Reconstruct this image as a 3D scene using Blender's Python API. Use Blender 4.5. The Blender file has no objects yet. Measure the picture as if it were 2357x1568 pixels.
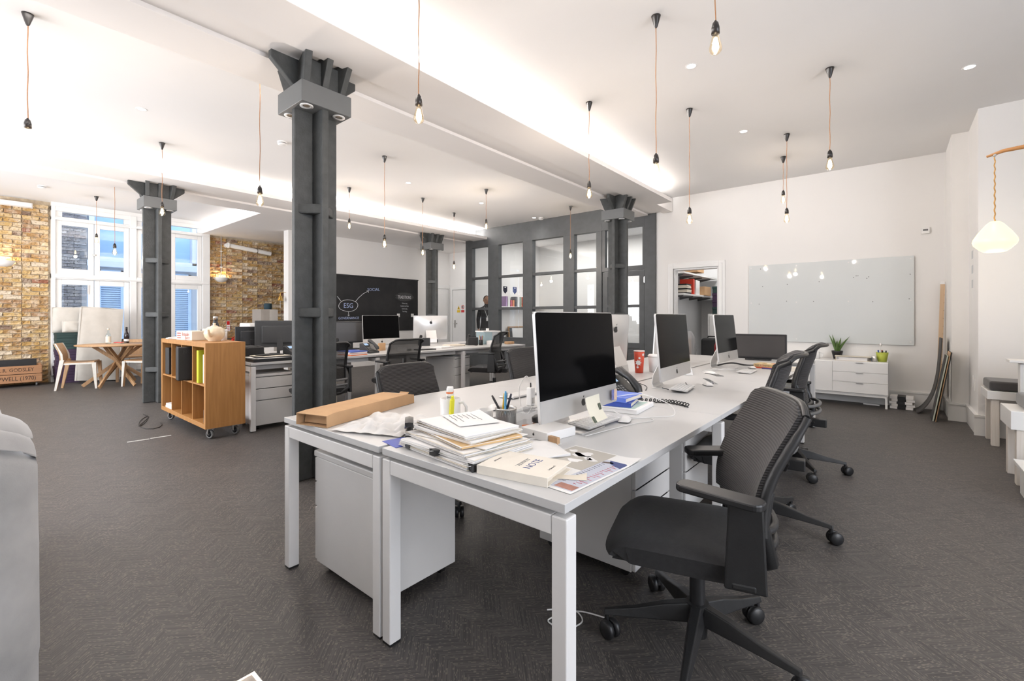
import bpy, bmesh, math, random
from mathutils import Vector, Matrix, Euler
rnd = random.Random(7)
PI = math.pi
R = math.radians
scene = bpy.context.scene
COL = scene.collection

# ------------------------------------------------------------------ camera
CAM_H, YAW, FPX = 1.219, 39.76, 1052.0
cam_d = bpy.data.cameras.new('camera'); cam = bpy.data.objects.new('camera', cam_d); COL.objects.link(cam)
cam.location = (0, 0, CAM_H); cam.rotation_euler = (R(90), 0, R(YAW))
cam_d.sensor_width = 36.0; cam_d.lens = FPX * 36 / 2357; cam_d.shift_y = -(784 - 729.3) / 2357
cam_d.clip_start = 0.02; cam_d.clip_end = 200
scene.camera = cam

# ------------------------------------------------------------------ world (dusk daylight outside)
w = bpy.data.worlds.new('dusk_sky'); scene.world = w; w.use_nodes = True
bg = w.node_tree.nodes['Background']; bg.inputs[0].default_value = (0.66, 0.79, 1.0, 1); bg.inputs[1].default_value = 3.0

# ------------------------------------------------------------------ exposure / colour
scene.view_settings.view_transform = 'Standard'; scene.view_settings.look = 'None'
scene.view_settings.gamma = 1; scene.view_settings.exposure = 0.03
scene.view_settings.use_curve_mapping = False
scene.cycles.use_denoising = True
scene.cycles.max_bounces = 9; scene.cycles.diffuse_bounces = 5; scene.cycles.glossy_bounces = 4
scene.cycles.transparent_max_bounces = 16; scene.cycles.transmission_bounces = 6
scene.cycles.caustics_reflective = False; scene.cycles.caustics_refractive = False
scene.cycles.sample_clamp_indirect = 6.0

# ------------------------------------------------------------------ room lights (cove strips, downlights)
COOL = (1.0, 0.975, 0.955)
def area(name, loc, sx, sy, power, rot=(0, 0, 0), col=COOL, spread=180):
    l = bpy.data.lights.new(name, 'AREA'); l.shape = 'RECTANGLE'; l.size = sx; l.size_y = sy
    l.energy = power; l.color = col; l.spread = R(spread)
    o = bpy.data.objects.new(name, l); o.location = loc; o.rotation_euler = rot; COL.objects.link(o); return o
def cove(name, p, length, axis, tilt, per_m=16, col=COOL):
    # an LED strip lying in a cove tray, shining up and out over the ceiling
    if axis == 'Y': return area(name, p, 0.03, length, per_m * length, (R(180), R(tilt), 0), col)
    return area(name, p, length, 0.03, per_m * length, (R(180 + tilt), 0, 0), col)
cove('cove_strip', (-2.87, 2.3, 3.135), 9.6, 'Y', -62, 46)
cove('cove_strip', (-3.83, 2.8, 3.135), 10.4, 'Y', 62, 28)
cove('cove_strip', (-7.66, 2.8, 3.135), 10.4, 'Y', -62, 32)
cove('cove_strip', (-8.72, 0.5, 3.135), 5.8, 'Y', 62, 34)
cove('cove_strip', (-10.3, 3.54, 3.135), 3.0, 'X', -62, 30)

SPOTS = [(-5.95, -0.5), (-5.95, 1.18), (-5.95, 2.87), (-5.95, 4.56), (-5.95, 6.25), (-5.95, 7.9),
         (-1.32, 0.4), (-1.32, 2.19), (-1.32, 3.98), (-1.32, 5.77), (0.51, 5.52), (0.51, 3.4), (0.51, 1.3), (0.51, -0.8), (-1.32, -1.4),
         (-9.9, 0.51), (-11.6, 2.39), (-9.9, 2.39)]
for x, y in SPOTS:
    l = bpy.data.lights.new('downlight_beam', 'SPOT'); l.energy = 14; l.spot_size = R(125); l.spot_blend = 0.9
    l.shadow_soft_size = 0.05; l.color = (1.0, 0.96, 0.92)
    o = bpy.data.objects.new('downlight_beam', l); o.location = (x, y, 3.335); COL.objects.link(o)
# the meeting room, the store and the lobby have ceiling lamps of their own
area('meeting_room_lamp', (-5.8, 10.0, 3.3), 3.4, 1.4, 85)
area('store_room_lamp', (-2.55, 9.4, 2.95), 0.5, 0.5, 26)
area('lobby_lamp', (-9.1, 8.75, 3.02), 0.4, 0.4, 6)
# added fill lamps, standing in for daylight from assumed windows behind the photographer
area('side_fill_daylight', (3.12, 1.2, 1.75), 4.6, 1.9, 135, (0, R(90), R(0)), (1.0, 0.97, 0.95))
area('rear_fill_daylight', (-7.7, -2.42, 1.75), 6.7, 1.9, 310, (R(90), 0, 0), (1.0, 0.97, 0.95))

# ------------------------------------------------------------------ materials
MATS = {}
def nd(nt, t, **kw):
    n = nt.nodes.new(t)
    for k, v in kw.items(): setattr(n, k, v)
    return n
def mat(name, col, rough=0.5, metal=0.0, spec=0.5, var=0.0, vscale=8.0, bump=0.0, bscale=60.0, sheen=0.0, coat=0.0, emit=None, estr=0.0, stretch=None, col2=None):
    if name in MATS: return MATS[name]
    m = bpy.data.materials.new(name); m.use_nodes = True; nt = m.node_tree; b = nt.nodes['Principled BSDF']
    b.inputs['Base Color'].default_value = (*col, 1); b.inputs['Roughness'].default_value = rough
    b.inputs['Metallic'].default_value = metal; b.inputs['Specular IOR Level'].default_value = spec
    b.inputs['Coat Weight'].default_value = coat
    if sheen: b.inputs['Sheen Weight'].default_value = sheen; b.inputs['Sheen Roughness'].default_value = 0.5
    if emit: b.inputs['Emission Color'].default_value = (*emit, 1); b.inputs['Emission Strength'].default_value = estr
    if var or bump or col2:
        tc = nd(nt, 'ShaderNodeTexCoord'); mp = nd(nt, 'ShaderNodeMapping'); nt.links.new(tc.outputs['Object'], mp.inputs[0])
        if stretch: mp.inputs['Scale'].default_value = stretch
    if var or col2:
        n = nd(nt, 'ShaderNodeTexNoise'); n.inputs['Scale'].default_value = vscale; n.inputs['Detail'].default_value = 5
        nt.links.new(mp.outputs[0], n.inputs['Vector'])
        r = nd(nt, 'ShaderNodeValToRGB'); e = r.color_ramp.elements
        e[0].position = 0.32; e[1].position = 0.68
        c2 = col2 or tuple(min(1, c * (1 + var)) for c in col)
        e[0].color = (*[c * (1 - var) for c in col], 1); e[1].color = (*c2, 1)
        nt.links.new(n.outputs[0], r.inputs[0]); nt.links.new(r.outputs[0], b.inputs['Base Color'])
    if bump:
        n2 = nd(nt, 'ShaderNodeTexNoise'); n2.inputs['Scale'].default_value = bscale; n2.inputs['Detail'].default_value = 3
        nt.links.new(mp.outputs[0], n2.inputs['Vector'])
        bp = nd(nt, 'ShaderNodeBump'); bp.inputs['Strength'].default_value = bump; bp.inputs['Distance'].default_value = 0.01
        nt.links.new(n2.outputs[0], bp.inputs['Height']); nt.links.new(bp.outputs[0], b.inputs['Normal'])
    MATS[name] = m; return m
def emis(name, col, s):
    if name in MATS: return MATS[name]
    m = bpy.data.materials.new(name); m.use_nodes = True; nt = m.node_tree; nt.nodes.clear()
    e = nd(nt, 'ShaderNodeEmission'); e.inputs[0].default_value = (*col, 1); e.inputs[1].default_value = s
    o = nd(nt, 'ShaderNodeOutputMaterial'); nt.links.new(e.outputs[0], o.inputs[0]); MATS[name] = m; return m
def glass(name, tint=(1, 1, 1), gloss=1.0, ior=1.45, rough=0.0, alpha_mix=0.0, body=(0.8, 0.8, 0.8)):
    # thin pane: clear transmission with fresnel reflection, optionally a little milky body
    if name in MATS: return MATS[name]
    m = bpy.data.materials.new(name); m.use_nodes = True; nt = m.node_tree; nt.nodes.clear()
    t = nd(nt, 'ShaderNodeBsdfTransparent'); t.inputs[0].default_value = (*tint, 1)
    g = nd(nt, 'ShaderNodeBsdfGlossy'); g.inputs['Roughness'].default_value = rough; g.inputs[0].default_value = (gloss, gloss, gloss, 1)
    lw = nd(nt, 'ShaderNodeLayerWeight'); pw = nd(nt, 'ShaderNodeMath', operation='POWER'); pw.inputs[1].default_value = 4.0; nt.links.new(lw.outputs['Facing'], pw.inputs[0])
    r0 = ((ior - 1) / (ior + 1)) ** 2
    f = nd(nt, 'ShaderNodeMath', operation='MULTIPLY_ADD'); f.inputs[1].default_value = (1 - r0) * 0.8 if gloss > 0 else 0.0; f.inputs[2].default_value = r0 if gloss > 0 else 0.0; nt.links.new(pw.outputs[0], f.inputs[0])
    mx = nd(nt, 'ShaderNodeMixShader'); nt.links.new(f.outputs[0], mx.inputs[0])
    if alpha_mix:
        d = nd(nt, 'ShaderNodeBsdfDiffuse'); d.inputs[0].default_value = (*body, 1)
        m2 = nd(nt, 'ShaderNodeMixShader'); m2.inputs[0].default_value = alpha_mix
        nt.links.new(t.outputs[0], m2.inputs[1]); nt.links.new(d.outputs[0], m2.inputs[2]); nt.links.new(m2.outputs[0], mx.inputs[1])
    else: nt.links.new(t.outputs[0], mx.inputs[1])
    nt.links.new(g.outputs[0], mx.inputs[2])
    o = nd(nt, 'ShaderNodeOutputMaterial'); nt.links.new(mx.outputs[0], o.inputs[0]); MATS[name] = m; return m

def floor_material():
    m = bpy.data.materials.new('woven_herringbone_floor'); m.use_nodes = True; nt = m.node_tree; b = nt.nodes['Principled BSDF']; L = nt.links.new
    g = nd(nt, 'ShaderNodeNewGeometry'); sx = nd(nt, 'ShaderNodeSeparateXYZ'); L(g.outputs['Position'], sx.inputs[0])
    def mth(op, a, bb=None, c=None):
        n = nd(nt, 'ShaderNodeMath', operation=op)
        for i, v in enumerate((a, bb, c)):
            if v is None: continue
            if isinstance(v, (int, float)): n.inputs[i].default_value = v
            else: L(v, n.inputs[i])
        return n.outputs[0]
    X, Y = sx.outputs[0], sx.outputs[1]
    W = 0.10
    band = mth('FLOOR', mth('DIVIDE', Y, W))
    zig = mth('PINGPONG', Y, W)
    s = mth('ADD', X, zig); l = mth('SUBTRACT', X, zig)
    lid = mth('FLOOR', mth('DIVIDE', s, 0.0046)); did = mth('FLOOR', mth('DIVIDE', l, 0.013))
    def wn(a, bb):
        cb = nd(nt, 'ShaderNodeCombineXYZ'); L(a, cb.inputs[0]); L(bb, cb.inputs[1])
        n = nd(nt, 'ShaderNodeTexWhiteNoise', noise_dimensions='3D'); L(cb.outputs[0], n.inputs['Vector']); L(band, cb.inputs[2]); return n.outputs['Value']
    line = wn(lid, mth('MULTIPLY', band, 3.0)); dash = wn(lid, did)
    big = nd(nt, 'ShaderNodeTexNoise'); big.inputs['Scale'].default_value = 3.0; big.inputs['Detail'].default_value = 3; L(g.outputs['Position'], big.inputs['Vector'])
    r1 = nd(nt, 'ShaderNodeValToRGB'); e = r1.color_ramp.elements
    e[0].position = 0.0; e[0].color = (0.044, 0.041, 0.040, 1); e[1].position = 1.0; e[1].color = (0.092, 0.083, 0.077, 1)
    L(line, r1.inputs[0])
    up = mth('GREATER_THAN', dash, 0.88)
    amt = mth('MULTIPLY', up, mth('MULTIPLY', big.outputs[0], 1.0))
    mx = nd(nt, 'ShaderNodeMix', data_type='RGBA'); L(amt, mx.inputs[0]); L(r1.outputs[0], mx.inputs[6]); mx.inputs[7].default_value = (0.21, 0.178, 0.15, 1)
    L(mx.outputs[2], b.inputs['Base Color']); b.inputs['Roughness'].default_value = 0.50; b.inputs['Specular IOR Level'].default_value = 0.42
    bp = nd(nt, 'ShaderNodeBump'); bp.inputs['Strength'].default_value = 0.35; bp.inputs['Distance'].default_value = 0.002
    L(dash, bp.inputs['Height']); L(bp.outputs[0], b.inputs['Normal'])
    return m
def brick_material(name, cols, rough=0.9, lime=0.62):
    # each brick picks its own clay colour; lime bloom and pits over it
    m = bpy.data.materials.new(name); m.use_nodes = True; nt = m.node_tree; b = nt.nodes['Principled BSDF']; L = nt.links.new
    oi = nd(nt, 'ShaderNodeObjectInfo'); r = nd(nt, 'ShaderNodeValToRGB'); r.color_ramp.interpolation = 'CONSTANT'
    el = r.color_ramp.elements; el[0].color = (*cols[0][1], 1); el[0].position = 0; el[1].position = cols[1][0]; el[1].color = (*cols[1][1], 1)
    for p, c in cols[2:]: k = el.new(p); k.color = (*c, 1)
    L(oi.outputs['Random'], r.inputs[0])
    g = nd(nt, 'ShaderNodeNewGeometry')
    n = nd(nt, 'ShaderNodeTexNoise'); n.inputs['Scale'].default_value = 9; n.inputs['Detail'].default_value = 9; n.inputs['Roughness'].default_value = 0.72; L(g.outputs['Position'], n.inputs['Vector'])
    rr = nd(nt, 'ShaderNodeValToRGB'); rr.color_ramp.elements[0].position = 0.47; rr.color_ramp.elements[1].position = 0.62; rr.color_ramp.elements[1].color = (lime, lime, lime, 1)
    L(n.outputs[0], rr.inputs[0])
    mx = nd(nt, 'ShaderNodeMix', data_type='RGBA'); L(rr.outputs[0], mx.inputs[0]); L(r.outputs[0], mx.inputs[6]); mx.inputs[7].default_value = (0.66, 0.56, 0.44, 1)
    n2 = nd(nt, 'ShaderNodeTexNoise'); n2.inputs['Scale'].default_value = 38; n2.inputs['Detail'].default_value = 4; L(g.outputs['Position'], n2.inputs['Vector'])
    r2 = nd(nt, 'ShaderNodeValToRGB'); r2.color_ramp.elements[0].position = 0.30; r2.color_ramp.elements[0].color = (0.25, 0.2, 0.15, 1); r2.color_ramp.elements[1].position = 0.46; r2.color_ramp.elements[1].color = (1, 1, 1, 1)
    L(n2.outputs[0], r2.inputs[0])
    m3 = nd(nt, 'ShaderNodeMix', data_type='RGBA', blend_type='MULTIPLY'); m3.inputs[0].default_value = 0.85; L(mx.outputs[2], m3.inputs[6]); L(r2.outputs[0], m3.inputs[7])
    L(m3.outputs[2], b.inputs['Base Color']); b.inputs['Roughness'].default_value = rough
    bp = nd(nt, 'ShaderNodeBump'); bp.inputs['Strength'].default_value = 0.8; bp.inputs['Distance'].default_value = 0.012; L(n.outputs[0], bp.inputs['Height']); L(bp.outputs[0], b.inputs['Normal'])
    return m
def wood(name, c1, c2, scale=3.0, axis=0, rough=0.45):
    if name in MATS: return MATS[name]
    m = bpy.data.materials.new(name); m.use_nodes = True; nt = m.node_tree; b = nt.nodes['Principled BSDF']; L = nt.links.new
    tc = nd(nt, 'ShaderNodeTexCoord'); mp = nd(nt, 'ShaderNodeMapping'); L(tc.outputs['Object'], mp.inputs[0])
    s = [scale * 9] * 3; s[axis] = scale * 0.55; mp.inputs['Scale'].default_value = s
    n = nd(nt, 'ShaderNodeTexNoise'); n.inputs['Scale'].default_value = 2.2; n.inputs['Detail'].default_value = 6; n.inputs['Distortion'].default_value = 0.6; L(mp.outputs[0], n.inputs['Vector'])
    r = nd(nt, 'ShaderNodeValToRGB'); r.color_ramp.elements[0].position = 0.3; r.color_ramp.elements[0].color = (*c1, 1); r.color_ramp.elements[1].position = 0.7; r.color_ramp.elements[1].color = (*c2, 1)
    L(n.outputs[0], r.inputs[0]); L(r.outputs[0], b.inputs['Base Color']); b.inputs['Roughness'].default_value = rough
    MATS[name] = m; return m

WALL = mat('white_wall_paint', (0.80, 0.785, 0.765), 0.75, spec=0.25, var=0.012, vscale=1.5, bump=0.03, bscale=25)
CEIL = mat('ceiling_paint', (0.82, 0.81, 0.80), 0.85, spec=0.15, var=0.01, vscale=1.2)
SOFFIT = mat('soffit_paint', (0.88, 0.85, 0.825), 0.8, spec=0.2, var=0.012, vscale=1.5)
TRIMW = mat('white_gloss_trim', (0.80, 0.795, 0.78), 0.35, var=0.015, vscale=6)
GREY = mat('grey_paint', (0.068, 0.072, 0.074), 0.55, spec=0.4, var=0.10, vscale=9, bump=0.06, bscale=35)
IRON = mat('painted_cast_iron', (0.062, 0.065, 0.064), 0.58, spec=0.4, var=0.16, vscale=14, bump=0.22, bscale=70)
BOXGREY = mat('grey_box_paint', (0.135, 0.14, 0.14), 0.5, var=0.04, vscale=5)
DESKW = mat('white_desk_laminate', (0.56, 0.555, 0.55), 0.38, spec=0.4, var=0.012, vscale=4)
METW = mat('white_powder_coat', (0.74, 0.725, 0.71), 0.42, spec=0.4, var=0.02, vscale=7)
PEDW = mat('pedestal_steel_paint', (0.66, 0.645, 0.63), 0.45, spec=0.4, var=0.02, vscale=6, bump=0.04, bscale=160)
BLK = mat('black_plastic', (0.012, 0.012, 0.013), 0.42, spec=0.45, var=0.12, vscale=30)
BLKM = mat('black_metal', (0.016, 0.016, 0.017), 0.38, metal=0.0, spec=0.5, var=0.1, vscale=20)
BLKF = mat('black_fabric', (0.014, 0.0135, 0.014), 0.9, spec=0.2, var=0.2, vscale=90, bump=0.2, bscale=400, sheen=0.25)
GLASSBLK = mat('black_screen_glass', (0.002, 0.002, 0.0023), 0.10, spec=0.05, var=0.1, vscale=2)
ALU = mat('aluminium', (0.72, 0.71, 0.70), 0.34, metal=0.65, var=0.02, vscale=12)
STEEL = mat('steel', (0.55, 0.54, 0.53), 0.28, metal=1.0, var=0.05, vscale=20)
WHT = mat('white_plastic', (0.80, 0.79, 0.775), 0.35, var=0.01, vscale=9)
PAPER = mat('white_paper', (0.80, 0.785, 0.77), 0.8, spec=0.2, var=0.02, vscale=12)
PAPERC = mat('cream_paper', (0.72, 0.655, 0.555), 0.85, spec=0.2, var=0.04, vscale=14)
CARD = mat('brown_cardboard', (0.50, 0.315, 0.175), 0.85, spec=0.15, var=0.07, vscale=9, bump=0.05, bscale=60)
WOODO = wood('oak_veneer', (0.36, 0.165, 0.048), (0.46, 0.225, 0.070), 2.2, 2)
WOODL = wood('light_oak', (0.37, 0.215, 0.105), (0.50, 0.31, 0.165), 3, 2)
PANE = glass('clear_pane', (0.97, 0.98, 0.98), 0.9)
GREYFAB = mat('grey_velvet', (0.33, 0.32, 0.31), 0.9, spec=0.2, var=0.18, vscale=6, sheen=0.6, bump=0.05, bscale=250)

# ------------------------------------------------------------------ mesh builder
class MB:
    def __init__(s): s.v = []; s.f = []; s.sm = []
    def add(s, vs, fs, smooth=False, M=None):
        o = len(s.v)
        s.v += [tuple(M @ Vector(v)) for v in vs] if M else [tuple(v) for v in vs]
        s.f += [tuple(i + o for i in f) for f in fs]; s.sm += [smooth] * len(fs); return s
    def box(s, c, d, rot=None, M=None, taper=None):
        hx, hy, hz = d[0] / 2, d[1] / 2, d[2] / 2; t = taper or (1, 1)
        vs = [(x * hx * (t[0] if z > 0 else 1), y * hy * (t[1] if z > 0 else 1), z * hz) for z in (-1, 1) for x, y in ((-1, -1), (1, -1), (1, 1), (-1, 1))]
        T = Matrix.Translation(c) @ (Euler(rot).to_matrix().to_4x4() if rot else Matrix())
        if M: T = M @ T
        return s.add(vs, [(3, 2, 1, 0), (4, 5, 6, 7), (0, 1, 5, 4), (1, 2, 6, 5), (2, 3, 7, 6), (3, 0, 4, 7)], False, T)
    def b2(s, lo, hi): return s.box([(a + b) / 2 for a, b in zip(lo, hi)], [b - a for a, b in zip(lo, hi)])
    def rbox(s, c, d, r=0.01, seg=3, rot=None, M=None):
        # box with the four vertical (z) edges rounded
        pts = []
        hx, hy = d[0] / 2 - r, d[1] / 2 - r
        for cx, cy, a0 in ((hx, hy, 0), (-hx, hy, 90), (-hx, -hy, 180), (hx, -hy, 270)):
            for k in range(seg + 1):
                a = R(a0 + 90 * k / seg); pts.append((cx + r * math.cos(a), cy + r * math.sin(a)))
        T = Matrix.Translation(c) @ (Euler(rot).to_matrix().to_4x4() if rot else Matrix())
        if M: T = M @ T
        return s.prism(pts, -d[2] / 2, d[2] / 2, T)
    def prism(s, pts, z0, z1, M=None, smooth=False):
        n = len(pts); vs = [(x, y, z0) for x, y in pts] + [(x, y, z1) for x, y in pts]
        fs = [tuple(range(n))[::-1], tuple(range(n, 2 * n))] + [(i, (i + 1) % n, n + (i + 1) % n, n + i) for i in range(n)]
        o = len(s.f); s.add(vs, fs, smooth, M)
        if smooth: s.sm[o] = s.sm[o + 1] = False
        return s
    def cyl(s, p0, p1, r0, r1=None, n=12, caps=True, M=None):
        r1 = r0 if r1 is None else r1; p0, p1 = Vector(p0), Vector(p1); d = (p1 - p0).normalized()
        a = d.orthogonal().normalized(); b = d.cross(a)
        vs = [p + a * (r * math.cos(2 * PI * k / n)) + b * (r * math.sin(2 * PI * k / n)) for p, r in ((p0, r0), (p1, r1)) for k in range(n)]
        fs = [(k, (k + 1) % n, n + (k + 1) % n, n + k) for k in range(n)]
        s.add(vs, fs, True, M)
        if caps: s.add(vs, [tuple(range(n))[::-1], tuple(range(n, 2 * n))], False, M)
        return s
    def lathe(s, prof, n=20, M=None, smooth=True, caps=True):
        ring = len(prof) > 3 and abs(prof[0][0] - prof[-1][0]) < 1e-6 and prof[0][0] > 1e-4
        if ring and prof[0] != prof[-1]: prof = list(prof) + [prof[0]]
        vs = []; fs = []
        for r, z in prof: vs += [(r * math.cos(2 * PI * k / n), r * math.sin(2 * PI * k / n), z) for k in range(n)]
        m = len(prof)
        for j in range(m - 1): fs += [(j * n + k, j * n + (k + 1) % n, (j + 1) * n + (k + 1) % n, (j + 1) * n + k) for k in range(n)]
        s.add(vs, fs, smooth, M)
        if ring or not caps: return s
        if prof[0][0] > 1e-4: s.add(vs[:n], [tuple(range(n))[::-1]], False, M)
        if prof[-1][0] > 1e-4: s.add(vs[-n:], [tuple(range(n))], False, M)
        return s
    def tube(s, path, r, n=6, M=None):
        P = [Vector(p) for p in path]; m = len(P); vs = []; up = None
        for i, p in enumerate(P):
            d = (P[min(i + 1, m - 1)] - P[max(i - 1, 0)]).normalized()
            a = d.orthogonal().normalized() if up is None else (up - d * up.dot(d)).normalized()
            up = a; b = d.cross(a); rr = r[i] if isinstance(r, (list, tuple)) else r
            vs += [p + a * (rr * math.cos(2 * PI * k / n)) + b * (rr * math.sin(2 * PI * k / n)) for k in range(n)]
        fs = [(j * n + k, j * n + (k + 1) % n, (j + 1) * n + (k + 1) % n, (j + 1) * n + k) for j in range(m - 1) for k in range(n)]
        s.add(vs, fs, True, M); s.add(vs[:n], [tuple(range(n))[::-1]], False, M); s.add(vs[-n:], [tuple(range(n))], False, M); return s
    def grid(s, fn, nu, nv, thick=0.0, M=None, smooth=True):
        # fn(u,v) -> point, u,v in 0..1; closed slab if thick (offset along averaged normals)
        vs = [Vector(fn(i / nu, j / nv)) for j in range(nv + 1) for i in range(nu + 1)]; w = nu + 1
        q = [(j * w + i, j * w + i + 1, (j + 1) * w + i + 1, (j + 1) * w + i) for j in range(nv) for i in range(nu)]
        if not thick: return s.add(vs, q, smooth, M)
        nrm = [Vector() for _ in vs]
        for f in q:
            nn = (vs[f[1]] - vs[f[0]]).cross(vs[f[3]] - vs[f[0]])
            for k in f: nrm[k] += nn
        bk = [v - nrm[i].normalized() * thick for i, v in enumerate(vs)]; o = len(vs)
        fs = list(q) + [tuple(k + o for k in f[::-1]) for f in q]
        s.add(vs + bk, fs, smooth, M)
        edge = [i for i in range(w)] + [j * w + nu for j in range(1, nv + 1)] + [nv * w + i for i in range(nu - 1, -1, -1)] + [j * w for j in range(nv - 1, 0, -1)]
        e = [(edge[k + 1 if k + 1 < len(edge) else 0], edge[k], edge[k] + o, edge[k + 1 if k + 1 < len(edge) else 0] + o) for k in range(len(edge))]
        return s.add(vs + bk, e, False, M)
    def mesh(s, name, m=None):
        me = bpy.data.meshes.new(name); me.from_pydata(s.v, [], s.f)
        for p, k in zip(me.polygons, s.sm): p.use_smooth = k
        if m: me.materials.append(m)
        me.update(); return me
    def build(s, name, m, parent=None, bevel=0.0, seg=2, loc=None, rot=None, sub=0):
        o = bpy.data.objects.new(name, s.mesh(name, m)); COL.objects.link(o)
        if parent: o.parent = parent
        if loc: o.location = loc
        if rot: o.rotation_euler = rot
        if bevel:
            b = o.modifiers.new('bevel', 'BEVEL'); b.width = bevel; b.segments = seg; b.limit_method = 'ANGLE'; b.angle_limit = R(40)
        if sub:
            b = o.modifiers.new('sub', 'SUBSURF'); b.levels = sub; b.render_levels = sub
            for p in o.data.polygons: p.use_smooth = True
        return o
def tag(o, label, cat, group=None):
    o['label'] = label; o['category'] = cat
    if group: o['group'] = group
    return o
def thing(name, label, cat, loc=(0, 0, 0), rz=0.0, group=None):
    o = bpy.data.objects.new(name, None); o.empty_display_size = 0.1; COL.objects.link(o)
    o.location = loc; o.rotation_euler = (0, 0, rz); return tag(o, label, cat, group)
def struct(o): o['kind'] = 'structure'; return o
def kids(o, table={}):
    return [c for c in bpy.data.objects if c.parent == o]
def copy_tree(o, loc=None, rz=None, label=None, group=None, parent=None, _ch=None):
    if _ch is None:
        _ch = {}
        for c in bpy.data.objects:
            if c.parent: _ch.setdefault(c.parent.name, []).append(c)
    c = o.copy(); COL.objects.link(c)
    if parent: c.parent = parent
    if loc is not None: c.location = loc
    if rz is not None: c.rotation_euler = (c.rotation_euler[0], c.rotation_euler[1], rz)
    if label: c['label'] = label
    if group: c['group'] = group
    for ch in _ch.get(o.name, []): copy_tree(ch, parent=c, _ch=_ch)
    return c
def text(name, body, size, m, parent, M, extrude=0.0004, align='CENTER', sx=1.0):
    # flat lettering as a mesh; text lies in local XY of matrix M
    cu = bpy.data.curves.new(name, 'FONT'); cu.body = body; cu.size = size; cu.extrude = extrude; cu.align_x = align; cu.align_y = 'CENTER'; cu.resolution_u = 2
    t = bpy.data.objects.new(name, cu); COL.objects.link(t)
    bpy.context.view_layer.update()
    me = bpy.data.meshes.new_from_object(t.evaluated_get(bpy.context.evaluated_depsgraph_get()))
    bpy.data.objects.remove(t); bpy.data.curves.remove(cu)
    me.transform(M @ Matrix.Diagonal((sx, 1, 1, 1))); me.materials.clear(); me.materials.append(m)
    o = bpy.data.objects.new(name, me); COL.objects.link(o); o.parent = parent; return o
def frame_M(o, x, y):
    # matrix whose local x axis -> x, local y axis -> y, at point o
    x, y = Vector(x).normalized(), Vector(y).normalized(); z = x.cross(y)
    return Matrix(((x.x, y.x, z.x, o[0]), (x.y, y.y, z.y, o[1]), (x.z, y.z, z.z, o[2]), (0, 0, 0, 1)))
# ================================================================== STRUCTURE
H = 3.36; SOF = 3.10
FLOORM = floor_material()
struct(MB().b2((-12.4, -2.6, -0.1), (3.3, 12.2, 0.0)).build('floor', FLOORM))
struct(MB().b2((-12.4, -2.6, H), (3.3, 12.2, H + 0.12)).build('ceiling', CEIL))
# low soffit over the rear of the window bay
lo = struct(MB().b2((-12.3, 3.62, SOF), (-8.55, 9.4, H)).b2((-12.3, 3.46, SOF), (-8.80, 3.62, SOF + 0.015)).b2((-12.3, 3.46, SOF + 0.015), (-8.80, 3.475, SOF + 0.055)).b2((-8.55, 7.9, SOF), (-8.42, 9.4, H)).build('ceiling_soffit', SOFFIT))
def beam(name, xr, rr, rl, xl, ynotch=None):
    m = MB(); y0, y1 = -2.6, 8.14; t = 0.014
    yr = ynotch or y1
    xn = xr - 0.26
    m.b2((rr, y0, SOF), (xr, yr, SOF + t)).b2((xr - t, y0, SOF + t), (xr, yr, SOF + 0.058))
    if ynotch: m.b2((rr, yr, SOF), (xn, y1, SOF + t)).b2((xn - t, yr, SOF + t), (xn, y1, SOF + 0.24))
    m.b2((xl, y0, SOF), (rl, y1, SOF + t)).b2((xl, y0, SOF + t), (xl + t, y1, SOF + 0.058))
    m.b2((rl - 0.06, y0, SOF + 0.03), (rr + 0.06, y1, H)).b2((rr, y0, SOF + t), (rr + 0.06, y1, SOF + 0.03)).b2((rl - 0.06, y0, SOF + t), (rl, y1, SOF + 0.03))
    return struct(m.build(name, SOFFIT))
beam('trim_1', -2.77, -3.207, -3.49, -3.925, 7.43)
beam('trim_2', -7.555, -8.02, -8.30, -8.80)

# ---- white wall with door opening (right of picture), Y = 8.17
WY = 8.17
m = MB()
m.b2((-3.34, WY, 0), (-3.02, WY + 0.14, H)).b2((-2.25, WY, 0), (0.6, WY + 0.14, H)).b2((-3.02, WY, 2.075), (-2.25, WY + 0.14, H))
struct(m.build('wall_back', WALL))
struct(MB().b2((0.535, 7.43, 0), (0.80, WY + 0.14, H)).b2((0.68, 6.68, 0), (3.3, 7.43, H)).build('wall_right_pier', WALL))
# walls behind the photographer, with assumed, unseen window openings put in for the fill light
m = MB()
m.b2((3.2, -2.6, 0), (3.3, 6.8, 0.75)).b2((3.2, -2.6, 2.75), (3.3, 6.8, H)).b2((3.2, -2.6, 0.75), (3.3, -1.2, 2.75)).b2((3.2, 3.6, 0.75), (3.3, 6.8, 2.75))
struct(m.build('wall_right', WALL))
m = MB()
m.b2((-12.4, -2.6, 0), (3.3, -2.5, 0.75)).b2((-12.4, -2.6, 2.75), (3.3, -2.5, H)).b2((-12.4, -2.6, 0.75), (-11.1, -2.5, 2.75)).b2((-4.3, -2.6, 0.75), (3.3, -2.5, 2.75))
struct(m.build('wall_front', WALL))
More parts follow.
